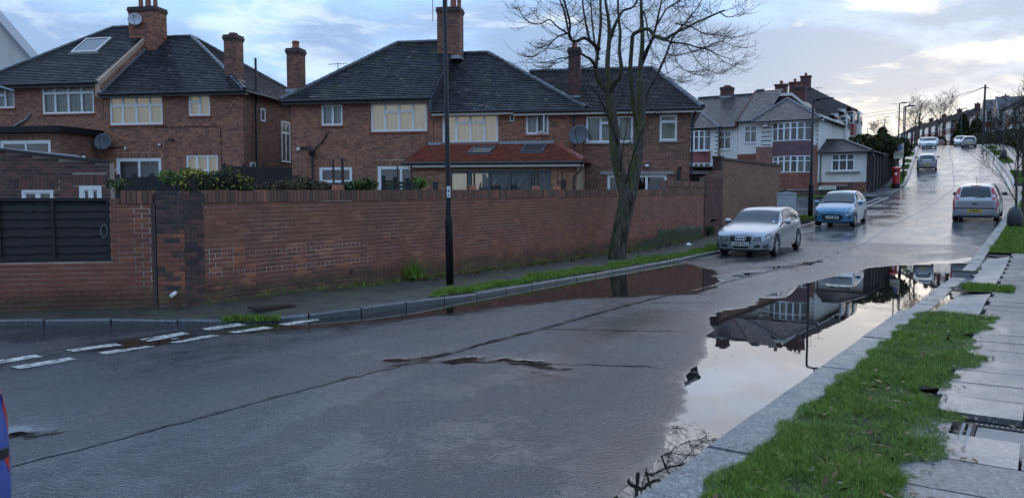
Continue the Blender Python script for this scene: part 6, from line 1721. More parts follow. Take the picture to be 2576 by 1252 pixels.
# terrace behind it, climbing the hill along the main road: local x = u direction, local y away from the road
def terrace_house(name, label, u0, wdt, vfront, side, z_eave, ridge, wall, hung, group, seed, z_base, gable=False, chim=True, windows=True, dep=8.0, lv=2):
    rd = random.Random(seed)
    p = Vector(W(u0, vfront, z=0))
    q = Vector(W(u0 + wdt, vfront, z=0)); dr = (q - p).normalized()
    ang = math.atan2(dr.y, dr.x)
    t = thing(name, label, 'house', p, ang, group)
    s = side      # +1: house lies to the left of the uphill direction
    Y = lambda y: y * s
    def bx(m, x0, x1, y0, y1, z0, z1): m.box(x0, x1, min(Y(y0), Y(y1)), max(Y(y0), Y(y1)), z0, z1)
    m = MB(); bx(m, 0, wdt, 0, dep, z_base, z_eave); m.build('wall', wall, t)
    ry = dep / 2
    if gable:
        m = MB(); m.prism([(wdt * .12, Y(-.75), z_eave - .4), (wdt * .62, Y(-.75), z_eave - .4), (wdt * .37, Y(-.75), ridge - .05)], (0, Y(ry), 0)); m.build('gable', M_tile_brown, t)
        m = MB()
        for a, b in (((wdt * .08, z_eave - .5), (wdt * .37, ridge + .05)), ((wdt * .66, z_eave - .5), (wdt * .37, ridge + .05))):
            m.hexa([(a[0], Y(-.82), a[1] - .12), (b[0], Y(-.82), b[1] - .12), (b[0], Y(-.76), b[1] - .12), (a[0], Y(-.76), a[1] - .12), (a[0], Y(-.82), a[1] + .08), (b[0], Y(-.82), b[1] + .08), (b[0], Y(-.76), b[1] + .08), (a[0], Y(-.76), a[1] + .08)])
        m.build('barge_board', M_fascia, t)
    m = MB(); A, B, Cc, D = (-.1, Y(-.4), z_eave), (wdt + .1, Y(-.4), z_eave), (wdt + .1, Y(ry), ridge), (-.1, Y(ry), ridge)
    E_, F_ = (wdt + .1, Y(dep + .4), z_eave), (-.1, Y(dep + .4), z_eave)
    m.poly([A, B, Cc, D]); m.poly([E_, F_, D, Cc]); m.poly([B, E_, Cc]); m.poly([F_, A, D]); r = m.build('roof', M_tile_brown, t)
    m = MB(); tile_slope(m, A, B, D, Cc, gauge=.25, tw=.33, lift=.04, rnd=rd); m.build('roof_tiles', M_tile_brown, r, kind='stuff')
    m = MB(); m.tube([(-.1, Y(ry), ridge + .03), (wdt + .1, Y(ry), ridge + .03)], .12, 6); m.build('ridge_tiles', M_terracotta if rd.random() < .4 else M_tile, r)
    # two-storey bay
    b0, b1 = wdt * .12, wdt * .62
    m = MB(); bx(m, b0, b1, -.7, -.01, z_base, z_eave - .12); m.build('bay', hung, t)
    for (za, zb_) in ((z_eave - 1.55, z_eave - .3), (z_eave - 4.1, z_eave - 2.8)):
        fm = MB(); bx(fm, b0 - .02, b1 + .02, -.74, -.68, za, zb_); w_ = fm.build('window', M_pvc, t)
        n = 3
        for k in range(n):
            xa, xb = lerp(b0, b1, (k + .1) / n), lerp(b0, b1, (k + .9) / n)
            for (c, d) in ((za + .08, lerp(za, zb_, .64)), (lerp(za, zb_, .7), zb_ - .08)):
                m = MB(); bx(m, xa, xb, -.752, -.742, c, d); m.build('pane', M_carglass, w_)
        # cheek of the bay facing downhill
        fm = MB(); bx(fm, b0 - .05, b0 - .012, -.68, -.05, za, zb_); w_ = fm.build('window', M_pvc, t)
        for (c, d) in ((za + .08, lerp(za, zb_, .64)), (lerp(za, zb_, .7), zb_ - .08)):
            m = MB(); bx(m, b0 - .062, b0 - .052, -.6, -.14, c, d); m.build('pane', M_carglass, w_)
    fm = MB(); bx(fm, wdt * .7, wdt * .92, -.06, .02, z_eave - 1.5, z_eave - .35); w_ = fm.build('window', M_pvc, t)
    for k in range(2):
        m = MB(); bx(m, lerp(wdt * .7, wdt * .92, k * .5 + .07), lerp(wdt * .7, wdt * .92, k * .5 + .45), -.072, -.062, z_eave - 1.42, z_eave - .43); m.build('pane', M_carglass, w_)
    fm = MB(); bx(fm, wdt * .72, wdt * .9, -.05, .02, z_base + .1, z_base + 2.2); fm.build('door', M_darkcar if rd.random() < .5 else M_redcar, t)
    gutter(t, (-.1, Y(-.45), z_eave - .03), (wdt + .1, Y(-.45), z_eave - .03))
    if chim:
        m = MB(); zc = ridge + rd.uniform(.5, .8); bx(m, -.35, .35, ry - .5, ry + .5, ridge - .5, zc); bx(m, -.42, .42, ry - .57, ry + .57, zc + .002, zc + .15); ch = m.build('chimney', M_purplebrick, t)
        for k in (-.2, .2):
            m = MB(); m.lathe([(.1, 0), (.12, .3)], 8, (k, Y(ry), zc + .15)); m.build('chimney_pot', M_terracotta, ch)
    return t
LG = 'terrace climbing the hill beyond the white corner house'
for k in range(4):
    u0 = 73.0 + k * 7.2
    zb_ = zr(u0) + .9
    terrace_house('terrace_house', ['terrace house with white bays directly behind the corner house', 'second terrace house up the hill behind the slate extension', 'dark slate roofed terrace house above the hedge', 'last terrace house above the hedge with quoined bay'][k], u0, 7.0, -15.0 + off(u0) * 0, 1, zb_ + 4.9 + (0.3 if k == 2 else 0), zb_ + 7.2 + (.6 if k == 2 else 0), M_white_render, M_tile_hung_red if k % 2 == 0 else M_white_render, LG, 60 + k, zb_ - 2, chim=(k < 3))
RG = 'row of houses on the hill behind the hedges'
LBL = ['nearest house of the hill row, mostly past the picture edge', 'second house of the hill row behind bare branches', 'third house of the hill row, nearest one with a tall gable', 'fourth house of the hill row, second tall gable', 'fifth house of the hill row with white framed bays', 'sixth house of the hill row over the silver hatchback', 'seventh house of the hill row, pale walls', 'eighth house of the hill row behind the evergreen', 'ninth house of the hill row with quoined wall', 'tenth house of the hill row near the crest', 'eleventh house of the hill row at the crest', 'twelfth house of the hill row past the crest', 'thirteenth house of the hill row, low roofs', 'fourteenth house of the hill row, smallest in view', 'fifteenth house of the hill row closing the street', 'sixteenth and last house of the hill row']
for k in range(16):
    u0 = 143.0 + k * 7.6
    zb_ = zr(min(u0, 190)) + 1.1 + max(0, u0 - 155) * .03
    terrace_house('hill_house', LBL[k], u0, 7.5, 7.5 if k < 6 else 6.5, -1, zb_ + 4.9, zb_ + 7.4, M_white_render if k % 3 else M_housebrick2, M_tile_hung_red if k % 2 else M_tile_hung_plum, RG, 80 + k, zb_ - 2, gable=(k in (2, 3)), chim=(k % 2 == 0))
# low garden wall, side fence and name plate at the corner
lw = thing('low_wall', 'low dark stone wall before the white corner house', 'wall', wbase, -PHI)
rd = random.Random(5)
m = MB()
for (a, b, y, h, z) in ((-24, -17.6, -4.3, .45, 1.72), (-17.0, -12.9, -4.3, .55, 1.76), (-12.85, -11.2, -4.0, .8, 1.78), (-11.2, -10.75, -4.0, 1.0, 1.8)):
    for c in brick_cells(a, b, z, z + h, rnd=rd, course=.1): m.box(c[0], c[1], y - .1 - rd.uniform(0, .02), y + .1, c[2], c[3], rd.random())
m.build('stonework', M_darkbrick, lw, kind='stuff')
m = MB(); 
for (a, b, y, z) in ((-24, -17.6, -4.3, 2.17), (-17.0, -12.9, -4.3, 2.31), (-12.85, -11.2, -4.0, 2.58)): m.box(a, b, y - .15, y + .15, z + .004, z + .07)
m.build('coping', M_concrete, lw)
m = MB(); m.box(-24, -10.8, -3.8, -.95, 1.75, 1.95); m.box(-17, -12, -2.6, -.96, 1.95, 2.25); m.build('forecourt', M_extbrick, lw)
sg = thing('street_name_sign', 'white street name plate on two posts beside the low wall', 'sign', wm @ Vector((-12.35, -4.75, 1.75)), -PHI)
m = MB(); m.box(-.56, .56, -.02, .02, .60, .82); m.build('name_plate', M_nameplate, sg)
for s in (-.42, .42): m = MB(); m.box(s - .05, s + .05, .021, .09, 0, .80); m.build('post', M_sign_black, sg)
def text_mesh(body, size, mat, par, loc, rot, name='lettering', bold=0.0, width=None, extrude=.002):
    cu = bpy.data.curves.new('lettering', 'FONT'); cu.body = body; cu.size = size; cu.align_x = 'CENTER'; cu.align_y = 'CENTER'; cu.extrude = extrude; cu.offset = bold; cu.resolution_u = 2
    ob = bpy.data.objects.new('lettering_curve', cu); C.objects.link(ob); bpy.context.view_layer.update()
    me = bpy.data.meshes.new_from_object(ob.evaluated_get(bpy.context.evaluated_depsgraph_get()))
    bpy.data.objects.remove(ob); bpy.data.curves.remove(cu)
    if width:
        xs = [v.co.x for v in me.vertices]; k = width / (max(xs) - min(xs))
        for v in me.vertices: v.co.x *= k
    me.materials.clear(); me.materials.append(mat)
    o = link(name, me, par); o.location = loc; o.rotation_euler = rot
    return o
text_mesh('CARLTON AVENUE', .13, M_sign_black, sg, (.06, -.024, .71), (math.pi / 2, 0, 0), width=.82, bold=.002)
text_mesh('N', .10, M_sign_black, sg, (-.47, -.024, .71), (math.pi / 2, 0, 0))
# brown close-boarded fence along the far pavement
fb = thing('boarded_fence', 'brown boarded fence with concrete posts up the far pavement', 'fence', (0, 0, 0))
for k in range(11):
    u0 = 61.3 + k * 1.85; zt = max(zr(u0) + 1.95, wfx(2180, 381, 0)[1] - .35 + k * .14)
    n = 12
    for j in range(n):
        ua, ub = u0 + 1.7 * j / n, u0 + 1.7 * (j + .94) / n
        P = [W(a, v, z=z) for z in (zr(u0) + .12, zt) for a, v in ((ua, -10.08), (ub, -10.08), (ub, -10.05 - .01 * (j % 2)), (ua, -10.05 - .01 * (j % 2)))]
        m = MB(); m.hexa(P); m.build('board', M_fence_brown, fb)
    P = [W(a, v, z=z) for z in (zr(u0), zt + .05) for a, v in ((u0 - .14, -10.13), (u0 - .02, -10.13), (u0 - .02, -9.95), (u0 - .14, -9.95))]
    m = MB(); m.hexa(P); m.build('post', M_pole_wood, fb)
# end face of that fence towards the avenue
ef = thing('boarded_fence', 'dark end panel of boarded fence beside the white extension', 'fence', (0, 0, 0))
xs = np.linspace(s1 + .02, -10.25, 5)
zt = wfx(2200, 381, -.7)[1]
for a, b in zip(xs, xs[1:]):
    P = [tuple(wm @ Vector((x, y, z))) for z in (1.9, zt) for x, y in ((a, -.72), (b - .006, -.72), (b - .006, -.69), (a, -.69))]
    m = MB(); m.hexa(P); m.build('board', M_fence_brown, ef)
# ---------------------------------------------------------------- street furniture
LAMPS = 'black street lamps'
def lamp_post(label, base, h, arm_dir, tilt=(0, 0), low=1.25, r0=.075, r1=.048, sticker=False):
    t = thing('street_lamp', label, 'street lamp', base, 0, LAMPS); t.rotation_euler = (tilt[0], tilt[1], arm_dir)
    m = MB(); m.lathe([(r0, -.1), (r0, low - .05), (r0 * .98, low), (r1 * 1.1, low + .08), (r1, low + .12), (r1 * .8, h)], 14); m.build('column', M_black_paint, t, smooth=True)
    m = MB(); m.box(-.03, .03, -r0 - .006, -r0 + .01, .3, low - .25); m.build('access_door', M_black_paint, t)
    m = MB(); m.tube([(0, 0, h - .05), (.06, 0, h + .02), (.3, 0, h + .05)], r1 * .8, 8); m.build('bracket', M_black_paint, t)
    m = MB(); n = 10; V_ = []
    secs = [(.12, .05, .03), (.25, .10, .05), (.5, .16, .06), (.75, .14, .05), (.92, .06, .02)]
    vs_ = []
    for (x, w, hh) in secs:
        for k in range(8):
            a = 2 * math.pi * k / 8; vs_.append((x, w * math.cos(a), h + .05 + hh * math.sin(a) + x * .05))
    fs = [(i * 8 + k, i * 8 + (k + 1) % 8, (i + 1) * 8 + (k + 1) % 8, (i + 1) * 8 + k) for i in range(4) for k in range(8)] + [tuple(range(8))[::-1], tuple(range(32, 40))]
    m.add(vs_, fs); m.build('lantern', M_black_paint, t, smooth=True)
    m = MB(); m.box(.35, .8, -.09, .09, h + .012, h + .03); m.build('light_panel', M_lead, t)
    m = MB(); m.lathe([(.04, 0), (.045, .06), (.02, .09)], 8, (.35, 0, h + .12)); m.build('photocell', M_black_plastic, t)
    return t
LB = on_z(1132, 713, .10)
l1 = lamp_post('black street lamp in the grass strip before the brick wall', LB, 6.2, -PHI, tilt=(0, R(-1.0)), low=1.28, r0=.078, r1=.052)
st = thing('column_label', 'white numbered strip stuck on the near lamp post', 'label', (LB.x - .03, LB.y - .0, 1.84))
m = MB(); m.box(-.018, .05, -.072, -.056, 0, .22); m.build('plate', M_pvc, st)
m = MB(); m.box(.0, .03, -.0745, -.0725, .10, .15); m.box(.0, .03, -.0745, -.0725, .03, .06); m.box(.0, .03, -.0745, -.0725, .175, .19); m.build('digits', M_sign_black, st)
lamp_post('black street lamp behind the sky blue car at the avenue corner', W(39.6, -9.35, dz=.1), 5.55, -PHI + .2, low=1.55, r0=.11, r1=.065)
for k, (u, v, h, lab) in enumerate(((84, -9.35, 5.8, 'street lamp rising behind the parking zone sign'), (104, -10.6, 6.0, 'street lamp on the far pavement left of the zone sign'), (133, -10.8, 6.0, 'street lamp between the hedge and the zone sign pole'), (163, -10.4, 6.0, 'small street lamp near the crest of the hill'), (190, -10.2, 6.0, 'smallest street lamp at the crest of the hill'), (150, -24, 6.0, 'distant lamp over the dark hedge'), (150, -.6, 6.0, 'street lamp beside the far telegraph pole'))):
    lamp_post(lab, W(u, v, dz=.1), h, -PHI + .1, r0=.1, r1=.075, low=1.2)
# parking zone sign
zs = thing('zone_sign', 'cream controlled parking zone sign with blue roundel on a pole', 'sign', W(71.5, -9.25, dz=.1), -PHI * .6)
m = MB(); m.tube([(0, 0, 0), (0, 0, 3.1)], .045, 8); m.build('pole', M_sign_black, zs)
m = MB(); m.box(-.36, .36, -.08, -.05, 1.95, 3.15); m.build('sign_plate', M_sign_cream, zs)
m = MB(); m.lathe([(.27, -.094), (.27, -.081)], 24, (0, 0, 2.82), 'y'); m.build('blue_roundel', M_sign_blue, zs)
m = MB(); m.lathe([(.27, -.099), (.27, -.095), (.235, -.095), (.235, -.099), (.27, -.099)], 24, (0, 0, 2.82), 'y', caps=False); m.build('red_ring', M_sign_red, zs)
m = MB(Matrix.Translation((0, 0, 2.82)) @ Matrix.Rotation(R(45), 4, 'Y')); m.box(-.24, .24, -.1, -.0945, -.02, .02); m.build('red_slash', M_sign_red, zs)
text_mesh('Controlled', .11, M_sign_black, zs, (0, -.084, 2.46), (math.pi / 2, 0, 0), width=.52)
text_mesh('ZONE', .2, M_sign_black, zs, (0, -.084, 2.28), (math.pi / 2, 0, 0), width=.56, bold=.004)
m = MB(); m.box(-.32, .32, -.084, -.0815, 2.395, 2.405); m.box(-.32, .32, -.084, -.0815, 2.16, 2.17); m.build('rule_lines', M_sign_black, zs)
bp = thing('short_post', 'short black post beside the zone sign pole', 'post', W(74, -9.0, dz=.1)); m = MB(); m.lathe([(.07, 0), (.07, 1.0), (.05, 1.1)], 8); m.build('shaft', M_sign_black, bp)
# pillar box
pb = thing('pillar_box', 'red cast iron pillar post box on the corner pavement', 'post box', W(66.6, -9.0, dz=.12), -PHI * .7)
pb.scale = (1.2, 1.2, 1.05)
m = MB(); m.lathe([(.245, 0), (.245, .30)], 20); m.build('black_plinth', M_black_paint, pb)
m = MB(); m.lathe([(.225, .30), (.225, 1.30), (.24, 1.32)], 20); m.build('body', M_red_post, pb, smooth=False)
m = MB(); m.lathe([(.27, 1.32), (.285, 1.36), (.285, 1.41), (.24, 1.47), (.10, 1.52), (.01, 1.53)], 20); m.build('cap', M_red_post, pb)
m = MB(); m.box(-.12, .12, -.245, -.215, 1.17, 1.21); m.build('aperture', M_black_paint, pb)
m = MB(); m.box(-.09, .05, -.236, -.2, .93, 1.08); m.build('collection_plate', M_pvc, pb)
m = MB(); m.box(-.14, .14, -.236, -.2, .34, .36); m.box(-.15, -.14, -.23, -.2, .36, 1.1); m.box(.14, .15, -.23, -.2, .36, 1.1); m.build('door_edge', M_red_post, pb)
# telecom cabinet
cb = thing('telecom_cabinet', 'grey steel telecom cabinet behind the silver hatchback', 'cabinet', W(37.2, -9.85, dz=.1), -PHI + .25)
m = MB(); m.box(-.42, .42, -.25, .25, 0, 1.22); m.build('body', M_cabinet, cb)
m = MB(); m.prism([(-.45, -.28, 1.222), (.45, -.28, 1.222), (.45, -.28, 1.27), (0, -.28, 1.36), (-.45, -.28, 1.27)], (0, .56, 0)); m.build('lid', M_cabinet, cb)
m = MB(); m.box(-.36, .02, -.262, -.251, .12, 1.12); m.box(.04, .38, -.262, -.251, .12, 1.12); m.build('doors', M_cabinet, cb)
m = MB(); 
for k in range(3): m.box(-.28 + k * .09, -.24 + k * .09, -.266, -.2625, 1.0, 1.03)
m.build('vents', M_sign_black, cb)
# telegraph poles and wires
PG = 'wooden telegraph poles'
pole_tops = []
for (u, v, h, lab) in ((128, -.75, 8.2, 'tall wooden telegraph pole beside the hill road'), (186, -.6, 8.4, 'thin far telegraph pole at the crest')):
    b = W(u, v, dz=.05); t = thing('telegraph_pole', lab, 'pole', b, 0, PG)
    m = MB(); m.tube([(0, 0, -.1), (0, 0, h)], [.17, .12], 10); m.build('shaft', M_pole_wood, t)
    m = MB(); m.lathe([(.14, h), (.16, h + .05), (.02, h + .14)], 8); m.build('cap', M_wire, t)
    m = MB(); m.box(-.5, .5, -.05, .05, h - .35, h - .25); m.build('step_bracket', M_wire, t)
    pole_tops.append(Vector((b[0], b[1], b[2] + h - .2)))
def wire(label, a, b, sag, r=.012):
    a, b = Vector(a), Vector(b); m = MB()
    m.tube([a.lerp(b, t) - Vector((0, 0, sag * 4 * t * (1 - t))) for t in np.linspace(0, 1, 14)], r, 5)
    m.build('overhead_wire', M_wire, None, label=label, cat='wire', group='overhead wires from the telegraph poles')
pt = pole_tops[0]
for (px, py, Y, lab) in ((2240, 262, 105, 'top overhead wire running left from the telegraph pole'), (2160, 288, 100, 'second overhead wire down to the white terrace'), (2172, 296, 95, 'third overhead wire down to the white terrace'), (2180, 310, 98, 'lowest overhead wire to the terrace'), (2560, 240, 118, 'level overhead wire to the gabled hill house'), (2520, 275, 140, 'slanting wire from pole to hill house')):
    wire(lab, pt, on_y(px, py, Y), .5 if Y < 110 else .25, .016)
wire('wire from the far telegraph pole to the left terrace', pole_tops[1], on_y(2170, 312, 120), .6, .018)
# clothes dryer in the garden, planters, garden fences, rail
cd = thing('rotary_dryer', 'folded white rotary clothes dryer before the patio doors', 'clothes dryer', hm @ Vector((-14.1, -2.2, .95)), -HA)
m = MB(); m.tube([(0, 0, 0), (0, 0, 1.75)], .025, 6); m.build('mast', M_lead, cd)
ends = []
for k, (dx, dz) in enumerate(((-.95, .9), (.95, .95), (-.3, .35), (.35, .42))):
    m = MB(); e = Vector((dx, -.25 if k < 2 else .3, 1.45 + dz * .72)); m.tube([(0, 0, 1.35 if k < 2 else 1.5), e], .025, 6); m.build('arm', M_pvc, cd); ends.append(e)
for q in range(5):
    t0 = .4 + q * .13; m = MB()
    a = Vector((0, 0, 1.4)).lerp(ends[0], t0); b = Vector((0, 0, 1.4)).lerp(ends[1], t0)
    m.tube([a.lerp(b, s) - Vector((0, 0, .25 * 4 * s * (1 - s))) for s in np.linspace(0, 1, 9)], .006, 4); m.build('line', M_pvc, cd)
def picket_fence(name, label, p0, p1, z0, h0, h1, mat, n, post_every=6):
    t = thing(name, label, 'fence', (0, 0, 0)); p0, p1 = Vector(p0), Vector(p1); d = (p1 - p0); L = d.length; d.normalize(); nn = Vector((-d.y, d.x, 0))
    for k in range(n):
        a, b = p0 + d * L * (k + .04) / n, p0 + d * L * (k + .96) / n; z = lerp(h0, h1, k / n) + random.uniform(-.02, .02)
        m = MB(); m.hexa([(*(q + nn * o)[:2], zz) for zz in (z0, z) for q, o in ((a, -.01), (b, -.01), (b, .01), (a, .01))]); m.build('board', mat, t)
        if k % post_every == 0:
            m = MB(); m.hexa([(*(q + nn * o)[:2], zz) for zz in (z0, z + .10) for q, o in ((a, .012), (a + d * .1, .012), (a + d * .1, .11), (a, .11))]); m.build('post', mat, t)
    return t
picket_fence('garden_fence', 'dark picket fence before the leaded patio doors', on_y(290, 460, 27), on_y(585, 460, 26), .8, on_y(300, 447, 27).z, on_y(585, 430, 26).z - .1, M_dark_wood, 40)
picket_fence('garden_fence', 'tall dark board fence under the house corner', on_y(562, 430, 28), on_y(735, 430, 30), .8, on_y(565, 418, 28).z, on_y(735, 422, 30).z, M_dark_wood, 22)
gf2 = thing('garden_fence', 'green stained slatted fence stepping down before the patio door', 'fence', (0, 0, 0))
for k in range(3):
    a, b = on_y(965 + k * 30, 470, 24 - k), on_y(994 + k * 30, 470, 24 - k)
    zt = on_y(980, 452 + k * 5, 24).z
    for j in range(4):
        m = MB(); m.hexa([(x, y + o, z) for z, s in ((zt - .1 - j * .11, 0), (zt - .02 - j * .11, 0)) for x, y, o in ((a.x, a.y, 0), (b.x, b.y, 0), (b.x, b.y, .02), (a.x, a.y, .02))]); m.build('slat', M_green_wood, gf2)
    m = MB(); m.box(a.x - .06, a.x + .06, a.y - .06, a.y + .06, .8, zt + .12); m.build('post', M_dark_wood, gf2)
# brick gate piers by the picket fence
# litter
lt = thing('litter', 'white crumpled litter on the footpath by the wall', 'litter', W(26.6, -10.4, z=foot_z(26.6) + .01), .4)
m = MB(); m.add([(-.12, -.05, 0), (.1, -.06, 0), (.14, .05, .01), (-.08, .06, 0), (-.03, 0, .07), (.05, .01, .06)], [(0, 1, 5, 4), (1, 2, 5), (2, 3, 4, 5), (3, 0, 4), (0, 3, 2, 1)]); m.build('crumpled_paper', M_pvc, lt)
# ---------------------------------------------------------------- cars
def make_car(name, label, S, loc, heading, group=None, scale=1.0, roll=0.0, pitch=0.0, detail=True):
    """local +x forward, d = metres back from the front bumper"""
    L = S['L']; t = thing(name, label, S.get('cat', 'car'), loc, 0, group)
    t.rotation_mode = 'XYZ'; t.rotation_euler = (0, -pitch, heading); t.scale = (scale,) * 3
    T = lambda d: smooth_interp(S['top'], d); B0 = lambda d: smooth_interp(S['belt'], d); Wd = lambda d: smooth_interp(S['wid'], d); Rf = lambda d: smooth_interp(S['roof'], d)
    wr, ax = S['wr'], S['ax']; ra = wr + .055; sill = S.get('sill', .2)
    cr = .035
    def te(d): return T(d) - cr
    def B(d): return min(B0(d), te(d) - .004)
    def zb(d):
        z = sill + (.05 if d < .25 or d > L - .25 else 0)
        for a in ax:
            if abs(d - a) < ra: z = max(z, wr + math.sqrt(ra * ra - (d - a) ** 2) * .96)
        return z
    prof = [(0, .955), (.12, .985), (.35, 1.0), (.62, .995), (.85, .975), (1, .945)]
    def S1(d, tau, o=0.0):
        f = interp(prof, tau); z = zb(d) + tau * (B(d) - zb(d)); return (L / 2 - d, Wd(d) * f + o, z)
    def S2(d, s, o=0.0):
        y = lerp(Wd(d) * .945, Rf(d), s) + .03 * s * (1 - s) * 4 * (1 if te(d) - B(d) > .2 else 0); z = lerp(B(d), te(d), s); return (L / 2 - d, y + o, z + o * .35)
    def S3(d, q, o=0.0):
        return (L / 2 - d, q * Rf(d), te(d) + cr * (1 - q * q) + o)
    ds = set(np.round(np.arange(0, L + .001, .07), 3)) | {0.0, L, .03, L - .03}
    for a in ax:
        for k in np.linspace(-1, 1, 17): ds.add(round(a + ra * k * .999, 3))
    ds = sorted(x for x in ds if 0 <= x <= L)
    taus = [0, .12, .3, .5, .7, .85, 1]; ss = [.35, .7, 1]; qs = [.75, .5, .25, 0, -.25, -.5, -.75]
    rows_ = []
    for d in ds:
        right = [S1(d, x) for x in taus] + [S2(d, x) for x in ss]
        mid = [S3(d, q) for q in qs]
        left = [(p[0], -p[1], p[2]) for p in right[::-1]]
        rows_.append(right + mid + left)
    n = len(rows_[0]); m = MB(); V_ = [p for r in rows_ for p in r]
    F_ = [(i * n + k, (i + 1) * n + k, (i + 1) * n + k + 1, i * n + k + 1) for i in range(len(ds) - 1) for k in range(n - 1)]
    F_ += [tuple(range(n)), tuple(range((len(ds) - 1) * n, len(ds) * n))[::-1]]
    m.add(V_, F_); m.build('body', S['paint'], t, smooth=True)
    m = MB(); wmin = S['wid'][len(S['wid']) // 2][1]
    m.box(-L / 2 + .25, L / 2 - .25, -wmin + .24, wmin - .24, .17, .5); m.box(-L / 2 + .12, L / 2 - .12, -.55, .55, sill - .03, sill + .2); m.build('underbody', M_trim, t)
    def patch(nm, mat, fn, a0, a1, b0, b1, na=8, nb=4, o=.006, both=True, par=t):
        """a varies along d (a0, a1 callables of b)"""
        for sgn in ((1, -1) if both else (1,)):
            m = MB(); P = []
            for j in range(nb + 1):
                b = lerp(b0, b1, j / nb)
                for i in range(na + 1):
                    aa = lerp(a0(j / nb) if callable(a0) else a0, a1(j / nb) if callable(a1) else a1, i / na)
                    p = fn(aa, b, o); P.append((p[0], p[1] * sgn, p[2]))
            m.add(P, [(j * (na + 1) + i, j * (na + 1) + i + 1, (j + 1) * (na + 1) + i + 1, (j + 1) * (na + 1) + i) for j in range(nb) for i in range(na)])
            m.build(nm, mat, par, smooth=True)
    g = S['glass']
    (c0, c1) = g['screen']; patch('screen_seal', M_trim, S3, c0 - .05, c1 + .03, -1.0, 1.0, 8, 8, o=.003, both=False); patch('windscreen', M_carglass, S3, c0, c1, -.93, .93, 8, 8, both=False)
    (c0, c1) = g['rear']; patch('rear_seal', M_trim, S3, c0 - .02, c1 + .02, -g.get('rw', .9) - .05, g.get('rw', .9) + .05, 6, 8, o=.003, both=False); patch('rear_window', M_carglass, S3, c0, c1, -g.get('rw', .9), g.get('rw', .9), 6, 8, both=False)
    for (b0, b1, t0, t1) in g['side']:
        patch('window_seal', M_trim, S2, (lambda f, b0=b0, t0=t0: lerp(b0 - .05, t0 - .04, f)), (lambda f, b1=b1, t1=t1: lerp(b1 + .04, t1 + .04, f)), .02, .96, 8, 4, o=.003)
        patch('side_window', M_carglass, S2, (lambda f, b0=b0, t0=t0: lerp(b0, t0, f)), (lambda f, b1=b1, t1=t1: lerp(b1, t1, f)), .08, .90, 8, 4)
    for nm, mat, a0, a1, b0, b1 in S.get('patches', ()):
        patch(nm, mat, S1, a0, a1, b0, b1, 6, 3, .008)
    for nm, mat, a0, a1, b0, b1, oo in S.get('patches3', ()):
        patch(nm, mat, S3, a0, a1, b0, b1, 8, 3, oo)
    for nm, mat, a0, a1, b0, b1 in S.get('patches2', ()):
        patch(nm, mat, S2, a0, a1, b0, b1, 6, 4, .010)
    # flat pieces on the front (x = L/2) or rear face
    for nm, mat, face, poly, o in S.get('flat', ()):
        x = (L / 2 + o) if face == 'f' else (-L / 2 - o)
        m = MB(); m.prism([(x, y, z) for y, z in poly], (-.02 if face == 'f' else .02, 0, 0)); m.build(nm, mat, t)
    for a in ax:
        for sgn in (1, -1):
            cx_, cy_ = L / 2 - a, sgn * (wmin - .105)
            m = MB(); hw = .10
            m.lathe([(wr * .66, -hw), (wr * .9, -hw), (wr, -hw * .6), (wr, hw * .6), (wr * .9, hw), (wr * .66, hw), (wr * .62, 0), (wr * .66, -hw)], 24, (cx_, cy_, wr), 'y', caps=False); w_ = m.build('wheel', M_tyre, t, smooth=False)
            m = MB(); m.lathe([(wr * .67, .02), (wr * .66, .085), (wr * .61, .085), (wr * .58, .05), (.05, .045)] if sgn > 0 else [(wr * .67, -.02), (wr * .66, -.085), (wr * .61, -.085), (wr * .58, -.05), (.05, -.045)], 20, (cx_, cy_, wr), 'y'); m.build('rim_dish', M_trim, w_)
            ns = S.get('spokes', 5)
            for k in range(ns):
                an = 2 * math.pi * k / ns + .3
                Mx = Matrix.Translation((cx_, cy_ + sgn * .075, wr)) @ Matrix.Rotation(an, 4, 'Y'); m = MB(Mx)
                m.hexa([(a_, b_ * .012, z_) for z_, w2 in ((.03, .05), (wr * .63, .035)) for a_, b_ in ((-w2, -1), (w2, -1), (w2, 1), (-w2, 1))]); m.build('spoke', M_rim, w_)
            m = MB(); m.lathe([(wr * .60, sgn * .088), (wr * .665, sgn * .09), (wr * .665, sgn * .07), (wr * .60, sgn * .07)], 20, (cx_, cy_, wr), 'y', caps=False); m.lathe([(.05, sgn * .07), (.045, sgn * .095)], 10, (cx_, cy_, wr), 'y'); m.build('rim', M_rim, w_)
    if 'mirror' in S:
        dm = S['mirror']
        for sgn in (1, -1):
            y = (Wd(dm) * .95) * sgn; z = B(dm) + .07; m = MB()
            secs = [(0, .06, .04), (.06, .09, .075), (.14, .09, .085), (.2, .05, .06)]
            vs_ = []
            for (q, w2, h2) in secs:
                for k in range(8):
                    an = 2 * math.pi * k / 8; vs_.append((L / 2 - dm + w2 * math.cos(an), y + sgn * (.02 + q), z + h2 * math.sin(an)))
            fs = [(i * 8 + k, i * 8 + (k + 1) % 8, (i + 1) * 8 + (k + 1) % 8, (i + 1) * 8 + k) for i in range(3) for k in range(8)] + [tuple(range(8)), tuple(range(24, 32))[::-1]]
            m.add(vs_, fs); m.build('mirror', S.get('mirror_mat', S['paint']), t, smooth=True)
    for (d0, z0) in S.get('handles', ()):
        for sgn in (1, -1):
            m = MB(); y = Wd(d0) * sgn; m.box(L / 2 - d0 - .09, L / 2 - d0 + .09, min(y, y + sgn * .03), max(y, y + sgn * .03), z0 - .015, z0 + .02); m.build('door_handle', S['paint'], t)
